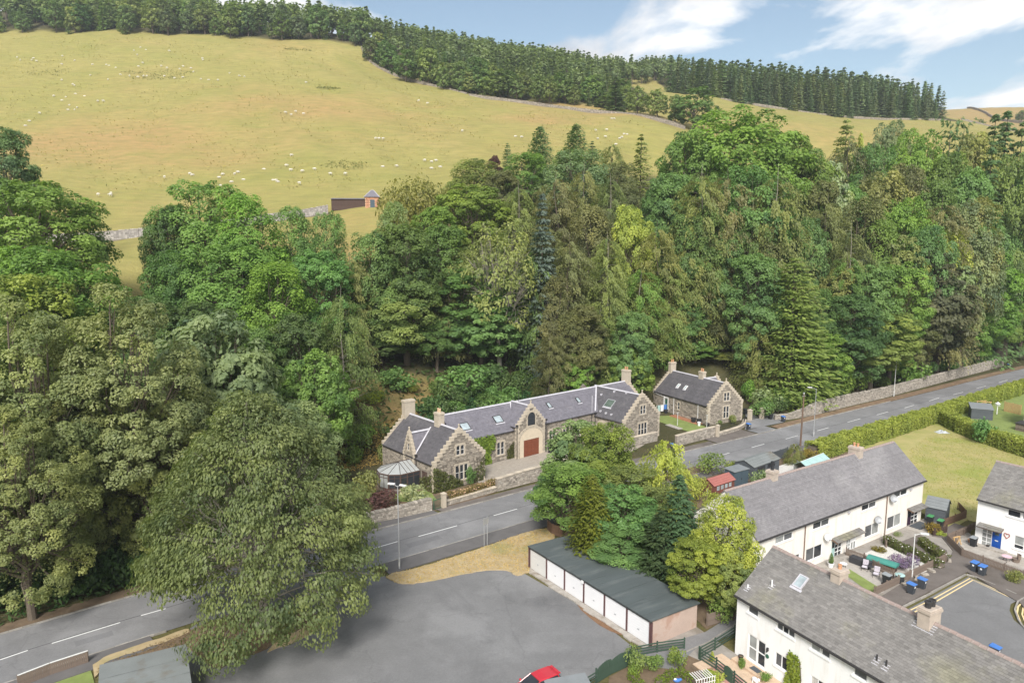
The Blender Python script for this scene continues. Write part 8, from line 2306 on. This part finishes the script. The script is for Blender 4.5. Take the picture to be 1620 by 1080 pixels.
for (p, lb) in ((lodge_pt(-4.8, 2.5), 'white clothes pole on the lodge lawn, left of two'), (lodge_pt(-1.6, -1.4), 'white clothes pole on the lodge lawn, right of two')):
    t = thing('clothes_pole', lb, 'clothes pole', p, LGA); mb = MB(); mb.tube((0, 0, 0), (0, 0, 2.4), .05, .04, 8); child(t, 'shaft', mb, M['metal_pale']); mb = MB(); mb.tube((-.3, 0, 2.3), (.3, 0, 2.3), .03); child(t, 'cross_bar', mb, M['metal_pale'])
st_ = thing('garden_steps', 'pale stone steps between the stone house and the lodge lawn', 'steps', lodge_pt(-6.6, 3), LGA)
for i in range(5):
    mb = MB(); mb.box(0, 1.0, -i * .7, -i * .7 + .6, 0, .12 + .0 * i); child(st_, 'step', mb, M['slab'])
t = thing('laundry', 'pale blue washing hanging by the lodge back door', 'washing', lodge_pt(-2.6, 10.6), LGA)
for i, c in enumerate(('turq', 'plastic_white', 'bin_blue')):
    mb = MB(); n_ = 5
    for k in range(n_):
        a0, a1 = i * .75 + k * .14, i * .75 + (k + 1) * .14; y0, y1 = .05 * math.sin(k * 1.7), .05 * math.sin((k + 1) * 1.7); mb.quad((a0, y0, .5), (a1, y1, .5), (a1, y1 * .3, 1.7), (a0, y0 * .3, 1.7)); mb.quad((a0, y0 + .02, .5), (a0, y0 * .3 + .02, 1.7), (a1, y1 * .3 + .02, 1.7), (a1, y1 + .02, .5))
    child(t, 'cloth', mb, M[c])
mb = MB(); mb.tube((-.3, 0, 1.72), (2.4, 0, 1.72), .012, .012, 4); mb.tube((-.3, 0, 0), (-.3, 0, 1.8), .03); mb.tube((2.4, 0, 0), (2.4, 0, 1.8), .03); child(t, 'line', mb, M['metal_pale'])
# --- near patio: separate slabs
def paved(name, label, Mw, x0, x1, y0, y1, s, mats, z0, z1, pick=None, seed=0, cat='patio'):
    t = thing(name, label, cat, (Mw.translation.x, Mw.translation.y, 0), Mw.to_euler().z); t['kind'] = 'structure'
    r = random.Random(seed); nx, ny = round((x1 - x0) / s), round((y1 - y0) / s)
    key = '%s%.2f%d' % (name, s, seed)
    for i in range(nx):
        for j in range(ny):
            m = mats[pick(i, j, nx, ny) if pick else r.randrange(len(mats))]
            me = shared('slab#%s%s' % (key, m), lambda q: q.cbox(.008, s - .008, .008, s - .008, z0, z1, .008, 0, .5), M[m])
            o = put('slab', me, t, (x0 + i * s, y0 + j * s, r.uniform(-.004, .004)))
    return t
WT1 = Matrix.Translation((*T1O, 0)) @ Matrix.Rotation(T1A, 4, 'Z'); WT2 = Matrix.Translation((*T2O, 0)) @ Matrix.Rotation(T2A, 4, 'Z'); WT3 = Matrix.Translation((*T3O, 0)) @ Matrix.Rotation(T3A, 4, 'Z')
def pk(i, j, nx, ny): return 1 if (2 <= i <= 6 and 1 <= j <= 3 and not (3 <= i <= 4 and j == 2)) else 0
paved('patio', 'buff and pink slab patio of the near terrace', WT1, -.4, 6.6, -4.0, -1.0, .5, ('slab_buff', 'slab_pink'), -.02, .06, pk, 2)
paved('doorstep', 'raised buff slab step along the glazed door', WT1, .6, 6.1, -1.0, -.0, .5, ('slab_buff',), -.02, .22, None, 3)
paved('garden_path', 'grey slab path beside the white garden chairs', WT2, 13.2, 16.2, -6.5, -.6, .6, ('slab',), -.02, .05, None, 4)
paved('garden_path', 'buff slab path to the dark plum front door', WT2, 26.6, 30.2, -2.6, -.3, .6, ('slab',), -.02, .05, None, 5)
paved('patio', 'worn slab paving in front of the blue door', WT3, -1.2, 7.2, -3.0, -.3, .6, ('slab', 'concrete'), -.02, .05, None, 6)
mb = MB(WT3); mb.box(1.2, 3.2, -1.0, -.12, .05, .2); o = mb.build('step', M['concrete']); o['kind'] = 'structure'
mb = MB(WT2); mb.box(27.3, 29.6, -1.5, -.3, .05, .16); o = mb.build('step', M['shed_grey']); o['kind'] = 'structure'
sheet('white_gravel', PG((1356, 880), (1398, 862), (1478, 895), (1441, 922), (1420, 918), (1398, 905)), .03, M['white_gravel'])
sheet('lawn', PG((1332, 905), (1344, 900), (1392, 930), (1380, 940)), .03, M['green_lawn'])
sheet('patio', PG((1318, 905), (1330, 888), (1345, 880), (1412, 922), (1395, 938), (1345, 902)), .018, M['slab'])
sheet('garden', PG((1290, 893), (1320, 880), (1335, 880), (1325, 905), (1310, 915)), .016, M['concrete'])
def tloc(Mw, pts): return [tuple((Mw @ Vector((x, y, 0)))[:2]) for x, y in pts]
sheet('garden', tloc(WT2, ((0, .05), (32, .05), (32, -4), (27, -9), (14, -9.5), (0, -4))), .0, M['concrete_ground'])
sheet('pavement', tloc(WT1, ((0, 7.4), (25, 7.4), (25, 10.0), (9.5, 10.6), (0, 10.0))), .002, M['pavement_brown'])
sheet('garden', tloc(WT3, ((-2, .05), (8, .05), (8, -4.5), (-2, -4.5))), -.008, M['concrete_ground'])
sheet('garden', tloc(WT1, ((-6, -.0), (8, -.0), (8, -6), (-6, -6))), -.004, M['concrete_ground'])
sheet('garden', PG((1395, 868), (1455, 845), (1498, 870), (1500, 890), (1490, 905), (1478, 897)), .014, M['pavement_brown'])
sheet('garden', PG((1100, 765), (1290, 705), (1320, 720), (1390, 690), (1330, 735), (1200, 770), (1120, 800)), .008, M['soil'])
sheet('garden', PG((1210, 745), (1260, 727), (1290, 735), (1240, 755)), .016, M['white_gravel'])
sheet('garden', PG((845, 905), (890, 845), (1005, 760), (1110, 735), (1200, 780), (1195, 860), (1167, 900), (1165, 970), (1118, 995), (1020, 900)), .003, M['soil'])
sheet('garden', PG((1000, 1050), (1085, 1034), (1107, 1044), (1185, 1104), (1000, 1120)), .004, M['soil'])
# --- garden furniture
def chair(label, loc, rz):
    t = thing('garden_chair', label, 'garden chair', loc, rz, 'white slatted garden chairs')
    for i in range(5):
        mb = MB(); mb.box(-.26, .26, -.26 + i * .105, -.26 + i * .105 + .085, .40, .43); child(t, 'seat_slat', mb, M['chair_lilac'])
    for i in range(6):
        mb = MB(); z = .50 + i * .085; mb.box(-.26, .26, .27 + (z - .45) * .25, .30 + (z - .45) * .25, z, z + .065); child(t, 'back_slat', mb, M['chair_lilac'])
    for x in (-.27, .27):
        mb = MB(); mb.path([(x, -.25, 0), (x, -.24, .62), (x, .25, .64)], .02, 5); mb.path([(x, .28, 0), (x, .26, .45), (x, .42, 1.02)], .02, 5); child(t, 'leg', mb, M['iron'])
    return t
chair('white slatted garden chair, left of the two by the picket fence', G(1368, 902), T2A + RAD(-70)); chair('white slatted garden chair, right of the two by the picket fence', G(1386, 913), T2A + RAD(-70))
def table(label, loc, r, h, m, name='garden_table', base=0.0):
    t = thing(name, label, 'table', (*loc, base)); mb = MB(); mb.lathe([(0, h - .03), (r, h - .03), (r, h), (0, h)], (0, 0, 0), 16); child(t, 'tabletop', mb, M[m])
    for i in range(3):
        q = i * 2.094; mb = MB(); mb.tube((r * .3 * math.cos(q), r * .3 * math.sin(q), h - .03), (r * .8 * math.cos(q), r * .8 * math.sin(q), 0), .02); child(t, 'leg', mb, M['iron'])
table('small dark table between the two garden chairs', G(1377, 903), .28, .5, 'rattan'); table('small round white table on the slab path', G(1334, 899), .35, .55, 'plastic_white')
t = thing('storage_box', 'long dark rattan storage box in front of the picket fence', 'storage box', G(1343, 889), T2A + RAD(-88))
mb = MB(); mb.box(0, 2.0, 0, .7, 0, .6); child(t, 'body', mb, M['rattan']); mb = MB(); mb.cbox(-.03, 2.03, -.03, .73, .602, .68, .03); child(t, 'lid', mb, M['rattan'])
t = thing('garden_store', 'slatted garden store with curved teal roof beside the white gravel', 'garden store', G(1372, 893), T2A + RAD(-82))
L_ = 2.6
mb = MB(); mb.box(.05, L_ - .05, .05, .75, 0, .62); child(t, 'body', mb, M['wood_dark'])
for i in range(16):
    mb = MB(); mb.box(i * L_ / 16 + .02, (i + 1) * L_ / 16 - .05, .0, .048, 0, .66); child(t, 'slat', mb, M['wood_brown'])
mb = MB(); prof = [(-.1, -.12, .62)] + [(-.1, .4 - .52 * math.cos(q), .66 + .30 * math.sin(q)) for q in [math.pi * i / 8 for i in range(9)]] + [(-.1, .92, .62)]
mb.extr(prof[::-1], (L_ + .2, 0, 0)); child(t, 'roof', mb, M['teal_roof'])
t = thing('compost_bin', 'dark compost bin with pale green lid behind the pavement fence', 'compost bin', G(1423, 920)); mb = MB(); mb.lathe([(.42, 0), (.36, .7), (0, .7)], (0, 0, 0), 14); child(t, 'body', mb, M['bin_black']); mb = MB(); mb.lathe([(.45, .70), (.43, .76), (.2, .86), (0, .88)], (0, 0, 0), 14); child(t, 'lid', mb, M['turq'])
tp = pot('white pot with clipped topiary by the pale blue door', G(1314, 897), .3, .5, 'plastic_white')
plant('topiary', 'cypress', 'slim dark topiary in a white pot by the pale blue door', 'topiary', *G(1314, 897), .42, 1.1, .5, C['oakd'])
table('pale pink table in front of the blue-door house', G(1592, 888), .45, .6, 'pink_paint')
t = thing('wicker_chair', 'round grey wicker chair right of the pink table', 'wicker chair', G(1607, 889), RAD(-120)); mb = MB(); mb.lathe([(.3, 0), (.36, .35), (.40, .42), (0, .42)], (0, 0, 0), 12); child(t, 'seat', mb, M['wood_fence']); mb = MB(); mb.lathe([(.40, .42), (.42, .85), (.37, .85), (.35, .43)], (0, 0, 0), 12, 0, .5, .3, 2.9); child(t, 'backrest', mb, M['wood_fence'])
pot('terracotta pot on the step left of the blue door', tuple((WT3 @ Vector((.3, -.5, 0)))[:2]), .2, .35, 'clay', base=.05); pot('dark pot beside the blue door', tuple((WT3 @ Vector((1.5, -.5, 0)))[:2]), .16, .3, 'bin_black', base=.05); pot('terracotta trough at the corner of the blue-door house', tuple((WT3 @ Vector((-.2, -.5, 0)))[:2]), .26, .3, 'clay', base=.05)
w_ = WT3
t = thing('wall_ornament', 'dark red heart wreath on the wall right of the blue door', 'wall ornament', tuple(w_ @ Vector((2.97, -.03, 1.8))), T3A); mb = MB()
hp = [(.26 * math.sin(q) ** 3, 0, .02 * (13 * math.cos(q) - 5 * math.cos(2 * q) - 2 * math.cos(3 * q) - math.cos(4 * q))) for q in [i * 2 * math.pi / 16 for i in range(17)]]
mb.path(hp, .045, 6); child(t, 'ring', mb, M['shed_roof_red'])
t = thing('sawhorse', 'orange new timber trestle leaning by the pavement fence', 'trestle', G(1508, 862), RAD(20))
for x in (0, .8):
    mb = MB(); mb.tube((x, -.3, 0), (x, 0, .85), .05, .05, 4); mb.tube((x, .3, 0), (x, 0, .85), .05, .05, 4); child(t, 'leg', mb, M['wood_new'])
mb = MB(); mb.box(-.1, .9, -.05, .05, .82, .92); child(t, 'beam', mb, M['wood_new']); mb = MB(); mb.tube((0, -.28, .1), (.8, -.1, .6), .04, .04, 4); child(t, 'brace', mb, M['wood_new'])
# near garden
t = thing('trellis', 'white slatted trellis leaning at the patio corner', 'trellis', G(1101, 1098), RAD(20))
for i in range(8):
    mb = MB(); mb.box(i * .22, i * .22 + .05, 0, .03, .1, 1.1); child(t, 'slat', mb, M['white_paint'])
for z in (.3, .7, 1.05):
    mb = MB(); mb.box(-.05, 1.65, .03, .05, z, z + .05); child(t, 'rail', mb, M['white_paint'])
for i in range(8):
    mb = MB(); mb.box(i * .2, i * .2 + .05, 0.05, .9, 1.1, 1.14); child(t, 'slat', mb, M['white_paint'])
pot('dark pot by the white glazed door', tuple((WT1 @ Vector((1.1, -.5, 0)))[:2]), .2, .32, 'bin_black', base=.22)
t = thing('doormat', 'dark doormat on the step of the near terrace', 'doormat', tuple(WT1 @ Vector((2.2, -.75, .226))), T1A); mb = MB(); mb.box(0, .8, 0, .5, 0, .02); child(t, 'mat', mb, M['shed_grey'])
t = thing('garden_ornament', 'white ornamental animal figure on the patio', 'ornament', tuple(WT1 @ Vector((3.6, -1.6, .06))), T1A); mb = MB(); mb.ball((0, 0, .28), (.3, .16, .18), 10, 6); mb.ball((.3, 0, .42), (.13, .1, .12), 8, 5)
for x in (-.16, .18):
    for y in (-.08, .08): mb.tube((x, y, .2), (x, y, 0), .05, .04, 6)
child(t, 'figure', mb, M['plastic_white'])
plant('shrub', 'bush3', 'leafy green pot plant beside the white ornament', 'shrub', *tuple((WT1 @ Vector((4.0, -.9, 0)))[:2]), .2, .8, 1.0, C['fresh'])
t = thing('garden_gate', 'dark green rounded garden gate in the patio fence', 'gate', G(1146, 1072), ang_of(G(1132, 1060), G(1160, 1082)))
mb = MB(); mb.extr([(0, -.08, .05), (.9, -.08, .05), (.9, -.08, .9)] + [(.45 + .45 * math.cos(q), -.08, .9 + .3 * math.sin(q)) for q in [i * math.pi / 8 for i in range(9)]], (0, .04, 0)); child(t, 'leaf', mb, M['fence_green'])
t = thing('garden_toy', 'blue and white garden toy on the path of the corner garden', 'toy', G(1071, 1078)); mb = MB(); mb.ball((0, 0, .14), (.28, .16, .14), 10, 6); mb.ball((.25, .07, .15), (.14, .11, .11), 8, 5); child(t, 'body', mb, M['bin_blue']); mb = MB(); mb.ball((-.15, -.05, .26), (.11, .08, .07), 8, 5); child(t, 'lid', mb, M['plastic_white'])
# tarpaulin in the hedge corner, bird table, climbing frame
t = thing('tarpaulin', 'crumpled pale tarpaulin in the corner of the lawn by the hedge', 'tarpaulin', G(1490, 684)); rng_ = random.Random(3); mb = MB()
gx = [[(x * .35 - 1, y * .35 - .7, .25 + .16 * math.sin(x * 1.9 + y) + rng_.uniform(-.08, .08) if 0 < x < 6 and 0 < y < 4 else .02) for x in range(7)] for y in range(5)]
for y in range(4):
    for x in range(6): mb.quad(gx[y][x], gx[y][x + 1], gx[y + 1][x + 1], gx[y + 1][x])
child(t, 'sheet', mb, M['tarp'])
t = thing('bird_table', 'white bird table on a post in the end garden', 'bird table', G(1577, 655)); mb = MB(); mb.tube((0, 0, 0), (0, 0, 1.7), .08, .07, 8); child(t, 'post', mb, M['plastic_white']); mb = MB(); mb.box(-.3, .3, -.3, .3, 1.7, 1.76); mb.add([(-.35, -.35, 2.0), (.35, -.35, 2.0), (.35, .35, 2.0), (-.35, .35, 2.0), (0, 0, 2.4)], [(0, 1, 4), (1, 2, 4), (2, 3, 4), (3, 0, 4), (3, 2, 1, 0)]); mb.tube((-.25, 0, 1.76), (-.25, 0, 2.0), .03); mb.tube((.25, 0, 1.76), (.25, 0, 2.0), .03); child(t, 'roof', mb, M['plastic_white'])
t = thing('climbing_frame', 'pale timber frame behind the grey roofed shed in the end garden', 'timber frame', G(1553, 655), RAD(15))
for x in (0, 1.9):
    for y in (0, 1.1):
        mb = MB(); mb.box(x - .06, x + .06, y - .06, y + .06, 0, 2.2); child(t, 'post', mb, M['wood_new'])
for y in (0, 1.1):
    mb = MB(); mb.box(-.2, 2.1, y - .05, y + .05, 2.2, 2.32); child(t, 'beam', mb, M['wood_new'])
t = thing('timber_stack', 'pale timber planks lying behind the red roofed shed', 'timber', G(1166, 781), RAD(28))
for i in range(4):
    mb = MB(); mb.box(.1 * i, 3.2 - .1 * i, i * .16, i * .16 + .13, .02, .14); child(t, 'plank', mb, M['wood_new'])
t = thing('clothes_pole', 'grey clothes pole beside the red roofed shed', 'clothes pole', G(1118, 800)); mb = MB(); mb.tube((0, 0, 0), (0, 0, 2.1), .04, .035, 8); child(t, 'shaft', mb, M['metal_grey'])
for (px, py, sc, lb) in ((1450, 917, .3, 'a'), (1462, 911, .28, 'b'), (1474, 905, .3, 'c'), (1486, 899, .3, 'd'), (1502, 889, .26, 'e'), (1432, 926, .28, 'f')):
    mb = MB(); r = random.Random(px); mb.cbox(-sc, sc * 1.4, -sc * .6, sc * .6, 0, sc * .8, .08); mb.v = [(x + r.uniform(-.05, .05), y + r.uniform(-.05, .05), z) for x, y, z in mb.v]
    o = mb.build('edging_stone', M['wall_rubble'], None, (*G(px, py), .1), r.uniform(0, 3)); tag(o, 'pale rough stone edging the foot of the pavement fence', 'stone', 'edging stones below the pavement fence')
# flowers on the rose hedge and the garden hedges
def blooms(label, pts, w, h, n, m, seed, name='flower', size=.07):
    rng = random.Random(seed); mb = MB()
    for i in range(n):
        k = rng.randrange(len(pts) - 1); a, b = pts[k], pts[k + 1]; f = rng.random()
        x, y, z = a[0] + (b[0] - a[0]) * f + rng.uniform(-w, w) * .5, a[1] + (b[1] - a[1]) * f + rng.uniform(-w, w) * .5, h * rng.uniform(.75, 1.1)
        s = size * rng.uniform(.6, 1.3); mb.add([(x - s, y, z), (x, y - s, z), (x + s, y, z), (x, y + s, z), (x, y, z + s)], [(0, 1, 4), (1, 2, 4), (2, 3, 4), (3, 0, 4)])
    o = mb.build(name, M[m]); o['kind'] = 'stuff'
blooms('', PG((708, 797), (748, 785), (785, 773)), 1.0, 1.2, 150, 'flower_peach', 1); blooms('', PG((1400, 859), (1440, 879), (1489, 901)), .9, .75, 26, 'flower_white', 2); blooms('', PG((1457, 861), (1475, 875), (1494, 889)), .9, .75, 16, 'flower_white', 3)
# ================================================================== the air between here and the hill
hz = MB(); hz.box(-700, 900, -160, 1180, -1.2, 262)
hzo = hz.build('haze', bpy.data.materials.new('haze')); hzo['kind'] = 'stuff'
hm_ = hzo.data.materials[0]; hm_.use_nodes = True; hm_.node_tree.nodes.clear()
pv = N(hm_.node_tree, 'ShaderNodeVolumePrincipled'); pv.inputs['Density'].default_value = 0.00021; pv.inputs['Color'].default_value = (.86, .92, 1.0, 1); pv.inputs['Anisotropy'].default_value = 0.2
hm_.node_tree.links.new(pv.outputs[0], N(hm_.node_tree, 'ShaderNodeOutputMaterial').inputs['Volume'])
